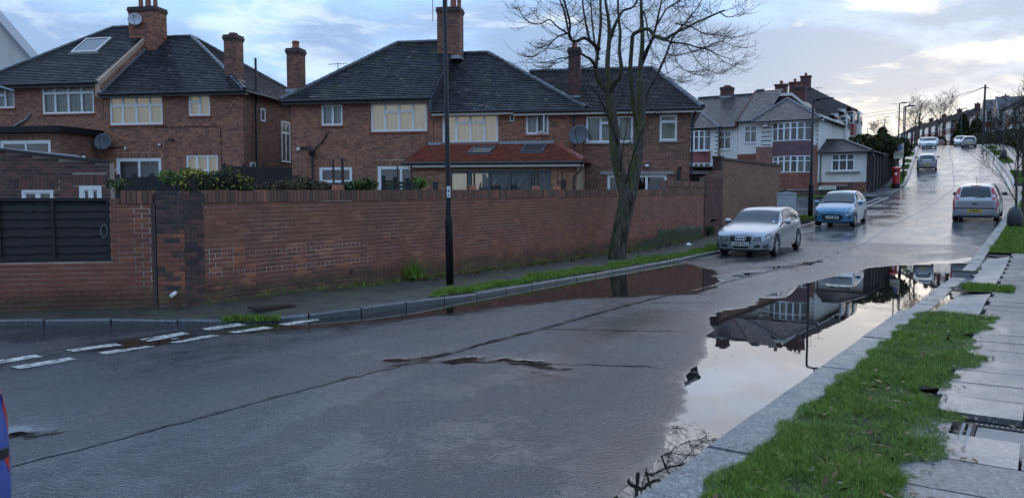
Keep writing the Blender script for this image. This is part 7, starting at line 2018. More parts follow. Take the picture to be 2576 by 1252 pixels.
    for dl in S.get('seams', ()):
        for sgn in (1, -1):
            m = MB()
            P = [S1(dl, q, .003) for q in np.linspace(.06, .98, 8)]
            for a_, b_ in zip(P, P[1:]): m.quad((a_[0] - .005, a_[1] * sgn, a_[2]), (a_[0] + .005, a_[1] * sgn, a_[2]), (b_[0] + .005, b_[1] * sgn, b_[2]), (b_[0] - .005, b_[1] * sgn, b_[2]))
            m.build('door_seam', M_trim, t)
    if 'plate' in S:
        face, txt, z0, mat, wp = S['plate']; sg_ = 1 if face == 'f' else -1; x = sg_ * (L / 2 + S.get('plate_o', .02)); pw = .26
        m = MB(); m.box(x - .008, x + .008, -pw, pw, z0 - .06, z0 + .06); pl = m.build('number_plate', mat, t)
        if txt: text_mesh(txt, .115, M_plate_text, pl, (x + sg_ * .009, 0, z0), (math.pi / 2, 0, math.pi / 2 * sg_), width=wp, bold=.003, name='plate_lettering')
    if 'aerial' in S:
        d0, h = S['aerial']; m = MB(); m.tube([(L / 2 - d0, 0, T(d0)), (L / 2 - d0 - .12, 0, T(d0) + h)], .008, 5); m.build('roof_aerial', M_trim, t)
    return t, S1, S2, S3
AUDI = dict(L=4.24, wr=.32, ax=(.87, 3.45), paint=M_silver, sill=.2,
    top=[(0, .66), (.04, .73), (.14, .78), (.5, .86), (.9, .93), (1.28, .985), (1.95, 1.33), (2.3, 1.415), (2.8, 1.43), (3.3, 1.41), (3.80, 1.35), (4.06, 1.06), (4.13, .98), (4.18, .85), (4.24, .62)],
    belt=[(0, .60), (.05, .66), (.14, .72), (.5, .80), (1.0, .885), (1.3, .92), (2.2, .94), (3.2, .985), (3.8, 1.0), (4.1, .9), (4.24, .55)],
    wid=[(0, .62), (.03, .70), (.10, .78), (.22, .835), (.5, .87), (1, .882), (2, .882), (3.4, .882), (3.8, .85), (4.05, .79), (4.17, .72), (4.24, .62)],
    roof=[(0, .52), (.1, .66), (.3, .74), (.7, .77), (1.25, .77), (1.5, .73), (1.95, .65), (2.3, .625), (3.0, .615), (3.78, .59), (4.05, .66), (4.15, .64), (4.24, .5)],
    glass=dict(screen=(1.30, 1.98), rear=(3.82, 4.05), side=((1.55, 2.72, 2.06, 2.66), (2.80, 3.80, 2.74, 3.52))),
    patches=[('headlight', M_headlight_dark, .0, (lambda f: lerp(.34, .5, f)), .66, .95), ('headlight_glass', M_headlight, .01, (lambda f: lerp(.2, .30, f)), .72, .86), ('bumper_vent', M_trim, .02, .14, .12, .36), ('indicator_strip', M_chrome, .03, .13, .22, .25), ('tail_light', M_tail, 4.0, 4.2, .6, .9), ('rubbing_strip', M_silver, 1.2, 3.05, .46, .50)],
    flat=[('grille_surround', M_chrome, 'f', [(-.33, .655), (.33, .655), (.36, .60), (.27, .27), (.22, .245), (-.22, .245), (-.27, .27), (-.36, .60)], .004), ('grille', M_trim, 'f', [(-.30, .635), (.30, .635), (.325, .59), (.245, .29), (.2, .27), (-.2, .27), (-.245, .29), (-.325, .59)], .010),
          ('headlight', M_headlight_dark, 'f', [(.39, .50), (.62, .535), (.62, .645), (.42, .60)], .006), ('headlight', M_headlight_dark, 'f', [(-.62, .535), (-.39, .50), (-.42, .60), (-.62, .645)], .006), ('headlight_glass', M_headlight, 'f', [(.43, .525), (.60, .55), (.60, .60), (.45, .575)], .012), ('headlight_glass', M_headlight, 'f', [(-.60, .55), (-.43, .525), (-.45, .575), (-.60, .60)], .012), ('bumper_vent', M_trim, 'f', [(.40, .30), (.60, .31), (.60, .40), (.43, .38)], .003), ('bumper_vent', M_trim, 'f', [(-.60, .31), (-.40, .30), (-.43, .38), (-.60, .40)], .003), ('lower_lip', M_trim, 'f', [(-.6, .235), (.6, .235), (.55, .2), (-.55, .2)], .01)],
    mirror=1.72, handles=((2.62, .80),), seams=(1.42, 2.85), plate=('f', 'LR60 RLU', .415, M_plate_white, .45), plate_o=.03, spokes=5)
def road_car(S, u, v, name, label, uphill, dz=0.0, group=None, scale=1.0, extra=0.0):
    slope = (zr(u + 1.2) - zr(u - 1.2)) / 2.4
    p = W(u, v); q = W(u + 1, v); h = math.atan2(q[1] - p[1], q[0] - p[0])
    return make_car(name, label, S, (p[0], p[1], zr(u) + crown(u, v) * (1 if u > 30 else 0) + dz), (h if uphill else h + math.pi) + extra, group, scale, pitch=math.atan(slope) if uphill else -math.atan(slope))
PK = 'cars parked or driving on the road'
a3, s1_, s2_, s3_ = road_car(AUDI, 26.1, -7.70, 'parked_car', 'silver three-door hatchback parked nose towards us at the wall', False, group=PK, dz=.005)
x = 4.24 / 2 + .02
for k in range(4):
    m = MB(); cy_ = -.12 + k * .08; m.tube([(x, cy_ + .05 * math.cos(a), .575 + .05 * math.sin(a)) for a in np.linspace(0, 2 * math.pi, 17)], .010, 6, caps=False); m.build('badge_ring', M_chrome, a3)
m = MB(); m.box(x - 1.98 - .02, x - 1.98 + .02, -.11, .11, 1.235, 1.29); m.build('interior_mirror', M_lead, a3)
m = MB(); m.lathe([(.035, -.003), (.035, .003)], 12, (0, 0, 0), 'x'); o = m.build('tax_disc', M_sticker, a3); p = s3_(1.42, .8, .012); o.location = (p[0], p[1], p[2]); o.rotation_euler = (0, R(-60), 0)
KA = dict(L=3.62, wr=.29, ax=(.66, 2.96), paint=M_carblue, sill=.2,
    top=[(0, .67), (.05, .76), (.2, .84), (.5, .93), (.85, 1.02), (1.55, 1.40), (1.9, 1.49), (2.4, 1.505), (2.9, 1.46), (3.2, 1.38), (3.45, 1.05), (3.55, .9), (3.62, .6)],
    belt=[(0, .61), (.05, .70), (.2, .78), (.5, .85), (1.0, .93), (2.0, .99), (2.8, 1.08), (3.3, 1.08), (3.5, .9), (3.62, .55)],
    wid=[(0, .56), (.04, .66), (.14, .76), (.32, .81), (.7, .828), (2.9, .828), (3.3, .80), (3.5, .72), (3.62, .6)],
    roof=[(0, .45), (.1, .58), (.4, .70), (.85, .72), (1.2, .66), (1.55, .59), (2.0, .56), (3.2, .53), (3.45, .58), (3.62, .5)],
    glass=dict(screen=(.88, 1.60), rear=(3.22, 3.44), side=((1.05, 2.25, 1.66, 2.2), (2.32, 3.0, 2.27, 2.75))),
    patches=[('headlight', M_headlight, .0, (lambda f: lerp(.15, .55, f)), .70, 1.0), ('headlight_inner', M_headlight_dark, .03, .14, .76, .87), ('fog_lamp', M_trim, .03, .1, .32, .5), ('tail_light', M_tail, 3.3, 3.55, .6, .95)],
    flat=[('headlight', M_headlight, 'f', [(.34, .585), (.56, .60), (.56, .655)], .006), ('headlight', M_headlight, 'f', [(-.56, .60), (-.34, .585), (-.56, .655)], .006), ('grille', M_trim, 'f', [(-.44, .40), (-.30, .30), (.30, .30), (.44, .40), (.40, .52), (.26, .565), (-.26, .565), (-.40, .52)], .006), ('lower_lip', M_trim, 'f', [(-.55, .235), (.55, .235), (.5, .19), (-.5, .19)], .01)],
    mirror=1.18, handles=((2.1, .86),), seams=(1.0, 2.3), plate=('f', 'LP59 MFF', .44, M_plate_white, .43), plate_o=.025, spokes=7, aerial=(1.75, .12))
ka, s1_, s2_, s3_ = road_car(KA, 36.9, -7.40, 'parked_car', 'sky blue small hatchback parked below the white corner house', False, group=PK, scale=.97)
m = MB(); m.lathe([(.075, 0), (.07, .012)], 16, (0, 0, 0), 'x'); o = m.build('badge', M_chrome, ka); o.location = (3.62 / 2 - .045, 0, .655); o.scale = (1, 1, .5)
m = MB(); m.lathe([(.060, 0.013), (.058, .016)], 16, (0, 0, 0), 'x'); o = m.build('badge_field', M_deepblue, ka); o.location = (3.62 / 2 - .045, 0, .655); o.scale = (1, 1, .45)
m = MB(); 
for y0, y1 in ((-.55, .05), (.1, .6)):
    P = [s3_(.93 + .02 * math.sin(q * 3), lerp(y0, y1, q) / .72, .02) for q in np.linspace(0, 1, 6)]; m.tube(P, .012, 5)
m.build('wipers', M_trim, ka)
COLT = dict(L=3.9, wr=.29, ax=(.72, 3.22), paint=M_beige_silver, sill=.2,
    top=[(0, .62), (.06, .74), (.3, .88), (.7, 1.0), (1.5, 1.44), (1.9, 1.53), (2.4, 1.55), (3.2, 1.52), (3.55, 1.46), (3.80, 1.0), (3.86, .92), (3.9, .55)],
    belt=[(0, .55), (.1, .7), (.5, .86), (1.0, .95), (2.0, 1.0), (3.2, 1.03), (3.7, 1.0), (3.85, .86), (3.9, .5)],
    wid=[(0, .58), (.05, .68), (.2, .78), (.4, .83), (.8, .845), (3.3, .845), (3.6, .83), (3.8, .80), (3.87, .77), (3.9, .72)],
    roof=[(0, .5), (.2, .66), (.7, .72), (1.0, .68), (1.5, .60), (2.0, .575), (3.2, .575), (3.55, .58), (3.8, .70), (3.9, .62)],
    glass=dict(screen=(.74, 1.52), rear=(3.58, 3.76), rw=.76, side=((.98, 1.95, 1.55, 1.95), (2.02, 2.75, 2.02, 2.72), (2.82, 3.35, 2.80, 3.25))),
    patches=[('headlight', M_headlight, .06, .4, .7, .95), ('tail_light', M_tail, 3.70, 3.89, .66, .99)],
    patches2=[('tail_light', M_tail, (lambda f: lerp(3.74, 3.52, f)), (lambda f: lerp(3.86, 3.62, f)), .0, .95)], patches3=[('tail_light', M_tail, 3.60, 3.88, .88, 1.0, .012), ('reversing_light', M_headlight, 3.73, 3.765, .88, .99, .016)],
    flat=[('tailgate', M_beige_silver, 'r', [(-.64, .62), (.64, .62), (.66, .86), (-.66, .86)], .004), ('bumper_strip', M_trim, 'r', [(-.71, .555), (.71, .555), (.71, .60), (-.71, .60)], .008), ('boot_handle', M_trim, 'r', [(-.09, .73), (.09, .73), (.08, .785), (-.08, .785)], .012), ('lower_valance', M_trim, 'r', [(-.66, .22), (.66, .22), (.68, .29), (-.68, .29)], .008)],
    mirror=1.25, mirror_mat=M_trim, handles=((1.9, .88), (2.75, .9)), seams=(1.98, 2.8), plate=('r', 'WN08 FNW', .47, M_plate_yellow, .42), plate_o=.018, spokes=6, aerial=(3.35, .34))
co, s1_, s2_, s3_ = road_car(COLT, 40.9, -2.45, 'car', 'silver compact hatchback driving away up the hill', True, group=PK, scale=1.04)
m = MB(); P = [s3_(3.81 - .02 * q, lerp(.02, -.35, q) / .7, .02) for q in np.linspace(0, 1, 4)]; m.tube(P, .012, 5); m.build('rear_wiper', M_trim, co)
m = MB(); m.box(-3.9 / 2 + .30, -3.9 / 2 + .345, -.2, .2, 1.475, 1.5); m.build('brake_light', M_tail, co)
m = MB(); P1, P2 = s1_(3.88, .95, .012), s1_(3.70, .99, .012)
def variant(S, **kw):
    d = dict(S); d.update(kw); return d
POLO = variant(COLT, L=3.9, paint=M_beige_silver, patches=[('headlight', M_headlight, .06, .4, .7, .95), ('tail_light', M_tail_dark, 3.68, 3.895, .72, .98)], patches2=(), patches3=[('tail_light', M_tail_dark, 3.80, 3.875, .60, 1.0, .012)],
    top=[(0, .62), (.06, .74), (.3, .86), (1.05, .97), (1.75, 1.36), (2.1, 1.44), (2.6, 1.45), (3.2, 1.42), (3.5, 1.36), (3.80, 1.02), (3.86, .95), (3.9, .6)],
    flat=[('tailgate_crease', M_chrome, 'r', [(-.6, .66), (.6, .66), (.55, .69), (-.55, .69)], .004), ('lower_valance', M_trim, 'r', [(-.66, .22), (.66, .22), (.68, .34), (-.68, .34)], .008), ('chrome_strip', M_chrome, 'r', [(-.6, .36), (.6, .36), (.6, .385), (-.6, .385)], .012)], glass=dict(screen=(1.08, 1.77), rear=(3.52, 3.79), rw=.88, side=((1.3, 2.1, 1.82, 2.1), (2.17, 2.9, 2.17, 2.85))), plate=('r', '', .5, M_plate_yellow, .42), aerial=(3.1, .15), handles=(), mirror=1.45)
POLO.pop('aerial')
road_car(POLO, 83.5, -7.35, 'car', 'silver hatchback heading uphill past the post box', True, group=PK)
BMW = variant(AUDI, L=4.3, paint=M_carwhite, flat=[('grille', M_trim, 'f', [(-.30, .60), (.30, .60), (.34, .55), (.26, .46), (-.26, .46), (-.34, .55)], .008), ('lower_grille', M_trim, 'f', [(-.42, .26), (.42, .26), (.34, .40), (-.34, .40)], .008), ('air_intake', M_trim, 'f', [(.44, .28), (.6, .30), (.6, .46), (.50, .42)], .006), ('air_intake', M_trim, 'f', [(-.6, .30), (-.44, .28), (-.50, .42), (-.6, .46)], .006)], plate=('f', '', .43, M_plate_white, .43), ax=(.9, 3.5))
road_car(BMW, 121.5, -7.4, 'parked_car', 'white car parked facing us on the far side up the hill', False, group=PK, scale=1.04)
road_car(variant(BMW, paint=M_carwhite), 130, -7.9, 'parked_car', 'pale car half hidden behind the white parked car', False, group=PK)
road_car(variant(POLO, paint=M_beige_silver), 120.5, -2.75, 'parked_car', 'silver hatchback parked on the hill with its rear to us', True, group=PK)
road_car(variant(BMW, paint=M_carwhite), 128.5, -3.35, 'car', 'white car beyond the parked silver hatchback', False, group=PK)
CLASSIC = variant(COLT, paint=M_carwhite, L=3.9, top=[(0, .62), (.06, .74), (.3, .84), (1.2, .92), (1.7, 1.38), (2.1, 1.46), (2.6, 1.46), (3.1, 1.42), (3.5, 1.08), (3.75, .92), (3.86, .8), (3.9, .6)], glass=dict(screen=(1.22, 1.72), rear=(3.13, 3.48), rw=.85, side=((1.4, 2.2, 1.75, 2.2), (2.27, 2.95, 2.27, 2.85))), patches2=(), patches3=[('tail_light', M_tail_dark, 3.80, 3.88, .82, .98, .012)], flat=[('bumper', M_chrome, 'r', [(-.7, .40), (.7, .40), (.7, .46), (-.7, .46)], .02)], plate=('r', '', .55, M_plate_yellow, .4), handles=()); CLASSIC.pop('aerial')
road_car(CLASSIC, 143, -6.0, 'car', 'white old saloon cresting the hill', True, group=PK)
road_car(variant(POLO, paint=M_darkcar), 158, -3.6, 'parked_car', 'dark blue car parked at the crest of the hill', True, group=PK)
road_car(variant(POLO, paint=M_redcar), 161, -1.8, 'parked_car', 'dark red car parked at the crest beside the far pole', True, group=PK)
road_car(variant(BMW, paint=M_carwhite), 150, -11.6, 'parked_car', 'white car parked behind the bare street tree', False, group=PK)
road_car(variant(POLO, paint=M_darkcar), 92, 3.4, 'parked_car', 'dark car on the drive behind the leaning street tree', True, group=PK, extra=1.2)
road_car(variant(POLO, paint=M_lead), 79, -15.5, 'parked_car', 'grey car roof showing above the brown fence', True, group=PK, dz=.9)
# blue car leaving at the lower corner
BLUE = variant(COLT, paint=M_deepblue, plate_o=.018)
BLUE = variant(BLUE, patches2=[('tail_light', M_tail, (lambda f: lerp(3.62, 3.44, f)), (lambda f: lerp(3.86, 3.62, f)), .0, .6)], patches=[('headlight', M_headlight, .06, .4, .7, .95), ('tail_light', M_tail, 3.66, 3.895, .74, .99)])
BLUE.pop('plate')
make_car('car', 'deep blue car with red tail light leaving at the lower corner', BLUE, (-4.43, 3.22, .06), math.pi - .12, PK)
# ---------------------------------------------------------------- trees and plants
def spline(P, n=4):
    P = [Vector(p) for p in P]; out = []
    for i in range(len(P) - 1):
        p0, p1, p2, p3 = P[max(i - 1, 0)], P[i], P[i + 1], P[min(i + 2, len(P) - 1)]
        for k in range(n):
            t = k / n
            out.append(.5 * ((2 * p1) + (p2 - p0) * t + (2 * p0 - 5 * p1 + 4 * p2 - p3) * t * t + (3 * p1 - p0 - 3 * p2 + p3) * t ** 3))
    out.append(P[-1]); return out
def grow_twigs(mb, path, r, tr, n, length, up, spread, depth, rmin=.0035, curl=.5, start=.25):
    """twigs that leave a branch and arc upwards"""
    for _ in range(n):
        i = int(tr.uniform(start, .98) * (len(path) - 1)); p = path[i]; d = (path[min(i + 1, len(path) - 1)] - path[max(i - 1, 0)])
        if d.length < 1e-6: continue
        d.normalize()
        a = tr.uniform(0, 6.283); side = Vector((math.cos(a), math.sin(a) * .8, tr.uniform(-.5, .4)))
        v = (d * tr.uniform(.2, .9) + side * spread).normalized()
        L = length * tr.uniform(.45, 1.15); pts = [p]; q = p.copy(); seg = 6
        for k in range(seg):
            q = q + v * (L / seg); pts.append(q.copy())
            v = (v + Vector((tr.gauss(0, .05), tr.gauss(0, .05), up * (.10 + curl * k / seg) + tr.gauss(0, .03)))).normalized()
        rr_ = max(rmin, min(r * .5, L * .008))
        mb.tube(pts, [lerp(rr_, rmin * .7, k / seg) for k in range(seg + 1)], 4 if depth else 3, caps=False, tint=tr.random())
        if depth: grow_twigs(mb, pts, rr_, tr, depth * 3 + 2, length * .45, up, .9, depth - 1, rmin, curl, .2)
tr = random.Random(77)
bt = thing('bare_tree', 'large bare mossy street tree before the brick wall', 'tree', W(20.95, -9.25, z=foot_z(21)))
tb = Vector(bt.location); TY = tb.y
def tp(px, py, dy=0.0): return on_y(px, py, TY + dy) - tb
m = MB()
tpts = spline([tp(1551, 668), tp(1552, 655), tp(1554, 632), tp(1560, 590), tp(1570, 540), tp(1578, 500), tp(1583, 478)], 3)
m.tube(tpts, [interp([(0, .36), (.06, .31), (.16, .265), (.35, .25), (.7, .235), (.9, .25), (1, .2)], k / (len(tpts) - 1)) for k in range(len(tpts))], 14)
for a in range(5):
    an = a * 1.25 + .4; m.tube([tpts[2] + Vector((0, 0, .1)), tpts[0] + Vector((math.cos(an) * .30, math.sin(an) * .28, .06)), tpts[0] + Vector((math.cos(an) * .5, math.sin(an) * .45, -.06))], [.12, .09, .03], 6)
m.build('trunk', M_bark_low, bt, smooth=True)
LIMBS = [  # (points (px, py, dy), r0, r1, twigs)
 ([(1577, 505, 0), (1563, 450, .0), (1549, 390, -.1), (1544, 320, -.15), (1537, 275, -.2), (1532, 235, -.2)], .20, .125, 0),
 ([(1584, 500, 0), (1596, 440, .1), (1606, 370, .2), (1611, 300, .3), (1611, 240, .3), (1610, 200, .35)], .19, .115, 0),
 ([(1534, 245, -.2), (1520, 222, -.3), (1505, 200, -.4), (1499, 176, -.5), (1504, 128, -.5), (1511, 64, -.6), (1510, 0, -.7), (1508, -90, -.8), (1512, -170, -.8)], .085, .02, 10),
 ([(1533, 240, -.2), (1532, 200, -.1), (1528, 160, .0), (1533, 90, .1), (1530, 43, .1), (1523, 0, .2), (1516, -120, .3), (1520, -200, .3)], .10, .02, 10),
 ([(1536, 235, -.2), (1545, 208, -.4), (1558, 195, -.6), (1563, 170, -.7), (1558, 128, -.8), (1560, 86, -.9), (1556, 40, -1.0), (1554, -30, -1.1), (1560, -140, -1.2)], .085, .02, 9),
 ([(1536, 95, .1), (1546, 66, .2), (1554, 50, .3), (1567, 28, .5), (1595, 16, .8), (1606, -20, 1.0), (1612, -110, 1.2)], .06, .02, 8),
 ([(1507, 124, -.5), (1495, 113, -.7), (1483, 103, -.8), (1468, 96, -1.0), (1452, 104, -1.1), (1440, 103, -1.2), (1432, 90, -1.3), (1434, 60, -1.4), (1424, 20, -1.5), (1412, -20, -1.6), (1404, -90, -1.7)], .065, .018, 12),
 ([(1432, 88, -1.3), (1420, 80, -1.5), (1400, 66, -1.7), (1382, 50, -1.9), (1362, 60, -2.1), (1340, 60, -2.2), (1318, 46, -2.3), (1303, 14, -2.4)], .030, .006, 12),
 ([(1436, 98, -1.2), (1428, 70, -1.0), (1420, 30, -.9), (1408, 0, -.8), (1396, -60, -.7)], .04, .012, 10),
 ([(1428, 84, -1.3), (1405, 92, -1.6), (1390, 105, -1.8), (1376, 122, -2.0), (1350, 140, -2.2), (1335, 144, -2.3)], .026, .006, 12),
 ([(1500, 172, -.5), (1488, 152, -.8), (1472, 142, -1.1), (1462, 136, -1.3), (1440, 140, -1.5), (1424, 146, -1.7), (1405, 148, -1.8), (1388, 166, -2.0), (1365, 182, -2.1)], .05, .006, 10),
 ([(1503, 180, -.5), (1492, 168, -.2), (1475, 172, .1), (1458, 164, .4), (1452, 150, .6)], .025, .006, 6),
 ([(1484, 104, -.8), (1478, 80, -.6), (1472, 50, -.5), (1465, 0, -.4), (1460, -90, -.3)], .045, .015, 10),
 ([(1506, 150, -.5), (1498, 120, -.2), (1490, 60, .1), (1486, 0, .3), (1480, -100, .5)], .04, .012, 9),
 ([(1609, 215, .35), (1611, 172, .4), (1616, 107, .4), (1614, 43, .5), (1613, 0, .5), (1616, -110, .6), (1612, -200, .7)], .095, .02, 10),
 ([(1607, 330, .3), (1596, 280, .1), (1589, 215, -.1), (1586, 171, -.2), (1590, 110, -.3), (1592, 90, -.4), (1604, 80, -.5), (1630, 73, -.6), (1642, 86, -.6), (1658, 96, -.7), (1673, 99, -.7), (1694, 86, -.8), (1726, 70, -1.0), (1759, 54, -1.1), (1800, 36, -1.3), (1823, 26, -1.4)], .075, .022, 16),
 ([(1812, 32, -1.3), (1826, 42, -1.4), (1838, 43, -1.5), (1855, 37, -1.6), (1868, 28, -1.7), (1884, -4, -1.8)], .018, .004, 5),
 ([(1614, 165, .4), (1628, 130, .5), (1640, 100, .6), (1656, 92, .8), (1688, 106, 1.0), (1726, 111, 1.2), (1759, 121, 1.4), (1780, 124, 1.5), (1812, 141, 1.7), (1846, 150, 1.8)], .05, .008, 18),
 ([(1608, 340, .25), (1616, 290, .5), (1630, 232, .8), (1651, 193, 1.0), (1664, 165, 1.1), (1677, 135, 1.2), (1694, 92, 1.4), (1716, 66, 1.6), (1738, 42, 1.7), (1765, 0, 1.9), (1780, -60, 2.0)], .06, .012, 18),
 ([(1616, 150, .4), (1630, 120, .2), (1639, 105, .1), (1651, 64, .0), (1658, 30, -.1), (1664, 0, -.2), (1672, -100, -.3)], .055, .015, 10),
 ([(1652, 62, 0), (1664, 44, .3), (1679, 21, .5), (1711, 0, .8), (1735, -40, 1.0)], .035, .01, 9),
 ([(1620, 30, .5), (1627, 60, -.3), (1629, 85, -.4), (1640, 128, -.5), (1650, 153, -.6)], .03, .006, 5),
 ([(1677, 135, 1.2), (1700, 140, 1.4), (1730, 133, 1.7), (1770, 122, 2.0), (1810, 105, 2.3), (1850, 118, 2.5), (1880, 122, 2.6)], .022, .005, 12),
 ([(1700, 60, -.9), (1735, 66, -1.2), (1770, 85, -1.6), (1800, 88, -1.9), (1840, 94, -2.2), (1876, 88, -2.4)], .022, .005, 12),
 ([(1726, 111, 1.2), (1745, 140, 1.0), (1765, 166, .9), (1790, 180, .8), (1815, 184, .7), (1832, 176, .6)], .018, .004, 9),
 ([(1690, 108, 1.0), (1700, 150, .6), (1720, 175, .4), (1745, 182, .2)], .016, .004, 8),
 ([(1672, 150, 1.1), (1678, 180, 1.3), (1690, 200, 1.5), (1718, 208, 1.6)], .015, .004, 8),
 ([(1780, 124, 1.5), (1800, 138, 1.2), (1830, 160, .8), (1855, 158, .6), (1880, 135, .4)], .014, .004, 7),
 ([(1560, 390, -.1), (1545, 330, -.4), (1520, 270, -.6), (1500, 235, -.8), (1478, 210, -1.0)], .035, .007, 8),
 ([(1572, 470, -.1), (1590, 400, -.5), (1620, 320, -.9), (1650, 280, -1.1)], .03, .005, 7),
 ([(1560, 440, -.1), (1566, 380, -.6), (1580, 300, -.9), (1584, 250, -1.0)], .025, .005, 5),
]
mb_l = MB(); mb_t = MB()
for pts, r0, r1, nt in LIMBS:
    P = spline([tp(*q) for q in pts], 4); n = len(P)
    big = r0 > .07
    (mb_l if big else mb_t).tube(P, [lerp(r0, r1, (k / (n - 1)) ** .8) for k in range(n)], 9 if big else 6, caps=True)
    if nt: grow_twigs(mb_t, P, r1 * 2.5, tr, int(nt * 1.8), 1.05 if r0 > .03 else .72, .55, .8, 1, rmin=.0045, curl=.55, start=.3)
mb_l.build('limb', M_bark, bt, smooth=True)
o = mb_t.build('branches', M_twig, bt, kind='stuff')
# generic bare tree
def bare_tree(name, label, base, h, spread, seed, trunk_r=.1, mat=M_twig, group=None, levels=4, lean=(0, 0), nbr=4, first=.35, twig=.008):
    t = thing(name, label, 'tree', base, 0, group); q = random.Random(seed); mb = MB(); tk = MB()
    P = [Vector((lean[0] * k / 6 * h + q.gauss(0, .02), lean[1] * k / 6 * h + q.gauss(0, .02), h * .62 * k / 6)) for k in range(7)]
    tk.tube(P, [lerp(trunk_r, trunk_r * .45, k / 6) for k in range(7)], 8)
    def rec(p, d, L, r, lv):
        n = 5; pts = [p]; v = d.copy(); x = p.copy()
        for k in range(n):
            x = x + v * L / n; pts.append(x.copy()); v = (v + Vector((q.gauss(0, .14), q.gauss(0, .14), q.gauss(.06, .08)))).normalized()
        mb.tube(pts, [lerp(r, r * .55, k / n) for k in range(n + 1)], 4, caps=False)
        if lv:
            for _ in range(nbr if lv > 1 else nbr + 1):
                i = q.randrange(2, n + 1); a = q.uniform(0, 6.28)
                w = (v * .7 + Vector((math.cos(a), math.sin(a), q.uniform(-.2, .5))) * spread).normalized()
                rec(pts[i], w, L * q.uniform(.5, .75), max(r * .5, twig), lv - 1)
    for k in range(6):
        i = q.uniform(first, 1.0) * 6; j = min(int(i), 5); p = P[j].lerp(P[j + 1], i - j); a = k * 1.05 + q.uniform(-.4, .4)
        rec(p, Vector((math.cos(a) * spread, math.sin(a) * spread, .9)).normalized(), h * .34, trunk_r * .4, levels - 1)
    tk.build('trunk', M_bark_low, t, smooth=True); mb.build('branches', mat, t, kind='stuff')
    return t
TG = 'bare street trees up the hill'
yt = bare_tree('street_tree', 'young staked tree with black watering bag at the picture edge', W(36.0, -.93, dz=.1), 5.4, .55, 5, trunk_r=.055, levels=4, first=.25, twig=.006)
m = MB(); m.lathe([(.24, 0), (.27, .12), (.26, .45), (.20, .68), (.10, .78), (.06, .80)], 12); m.build('watering_bag', M_black_plastic, yt, smooth=True)
m = MB(); m.tube([(.32, .05, -.1), (.32, .05, 1.75)], .045, 8); m.build('stake', M_pole_wood, yt); m = MB(); m.box(-.06, .36, .02, .06, 1.58, 1.66); m.build('tie_strap', M_black_plastic, yt)
for k, (u, v, h, s, lab) in enumerate(((58, -.55, 6.2, .6, 'bare tree leaning over the right pavement'), (74, -.5, 6.5, .6, 'dark bare tree in front of the hill hedges'), (68, 2.2, 7.0, .65, 'tangled bare tree behind the pavement at the picture edge'), (64, 1.1, 6.5, .7, 'dense bare tree crowding the picture edge'), (172, .5, 9.5, .55, 'tall bare tree between the two telegraph poles'), (196, .5, 12, .45, 'slender pale bare tree near the crest'), (182, 3.0, 10.0, .6, 'bare tree over the evergreen on the hill'), (128, -9.3, 6.8, .7, 'bare street tree beyond the zone sign'), (170, -10.5, 6.5, .7, 'faint bare tree behind the far lamps'))):
    bare_tree('street_tree', lab, W(u, v, dz=.1), h, s, 100 + k, trunk_r=.12, group=TG, levels=4, first=.3, twig=.012)
sp = bare_tree('sapling', 'thin sapling with dark bag at its foot up the hill', W(91.5, -.75, dz=.1), 4.2, .4, 55, trunk_r=.05, levels=3, twig=.01)
m = MB(); m.lathe([(.3, 0), (.32, .3), (.2, .9), (.06, 1.0)], 10); m.build('watering_bag', M_black_plastic, sp, smooth=True)
# leafy masses made of many small leaves
def foliage(V, F, T, c, rad, n, size, q, hollow=.55, flat=0.0, box=False):
    c = np.array(c, dtype=float)
    if n < 1: return
    unit = lambda x: x / np.linalg.norm(x, axis=1, keepdims=True)
    if box: p = c + (q.random((n, 3)) * 2 - 1) * rad
    else: p = c + unit(q.normal(size=(n, 3))) * rad * (hollow + (1 - hollow) * q.random((n, 1)) ** .5)
    a = unit(q.normal(size=(n, 3))); b = unit(np.cross(a, q.normal(size=(n, 3))))
    s = size * q.uniform(.6, 1.4, (n, 1)); o = len(V)
    V.extend(np.stack([p + a * s, p + b * s * .5, p - a * s, p - b * s * .5], 1).reshape(-1, 3).tolist())
    F.extend((np.arange(n)[:, None] * 4 + np.arange(4) + o).tolist()); T.extend(q.random(n).tolist())
def leafy(name, label, cat, blobs, n, size, mat, seed, loc=(0, 0, 0), core=True, box=False, stems=0, hollow=.5, group=None):
    t = thing(name, label, cat, loc, 0, group); q = np.random.default_rng(seed); V = []; F = []; T = []
    tot = sum(b[1][0] * b[1][1] + b[1][2] * b[1][0] for b in blobs)
    for c, rad in blobs:
        k = int(n * (rad[0] * rad[1] + rad[2] * rad[0]) / tot); foliage(V, F, T, c, np.array(rad), k, size, q, hollow, box=box)
    link('foliage', np_mesh('foliage', V, F, mat, T), t, kind='stuff')
    m = MB(); qq = random.Random(seed)
    for c, rad in blobs:
        for _ in range(6): m.tube([(c[0] + qq.uniform(-.2, .2) * rad[0], c[1] + qq.uniform(-.2, .2) * rad[1], c[2] - rad[2] * 1.1), (c[0] + qq.uniform(-.5, .5) * rad[0], c[1] + qq.uniform(-.5, .5) * rad[1], c[2] + rad[2] * .5)], [.03, .012], 4)
    m.build('stems', M_bark_low, t, kind='stuff')
    return t
def at_px(px, py, Y): return tuple(on_y(px, py, Y))
def hedge(name, label, u0, u1, v, h, th, n, seed, mat=M_leaf_dark, size=.14, step=2.0):
    bl = []
    for u in np.arange(u0, u1, step):
        hh = h + .25 * math.sin(u * 1.7 + seed); p = W(u + step / 2, v, dz=hh / 2 + .1); bl.append((p, (step * .62, th, hh / 2)))
    return leafy(name, label, 'hedge', bl, n, size, mat, seed, box=True, hollow=.3)
hedge('hedge', 'dark clipped hedge above the brown fence and extension roof', 82, 116, -12.6, 1.6, 1.0, 9000, 1, size=.16)
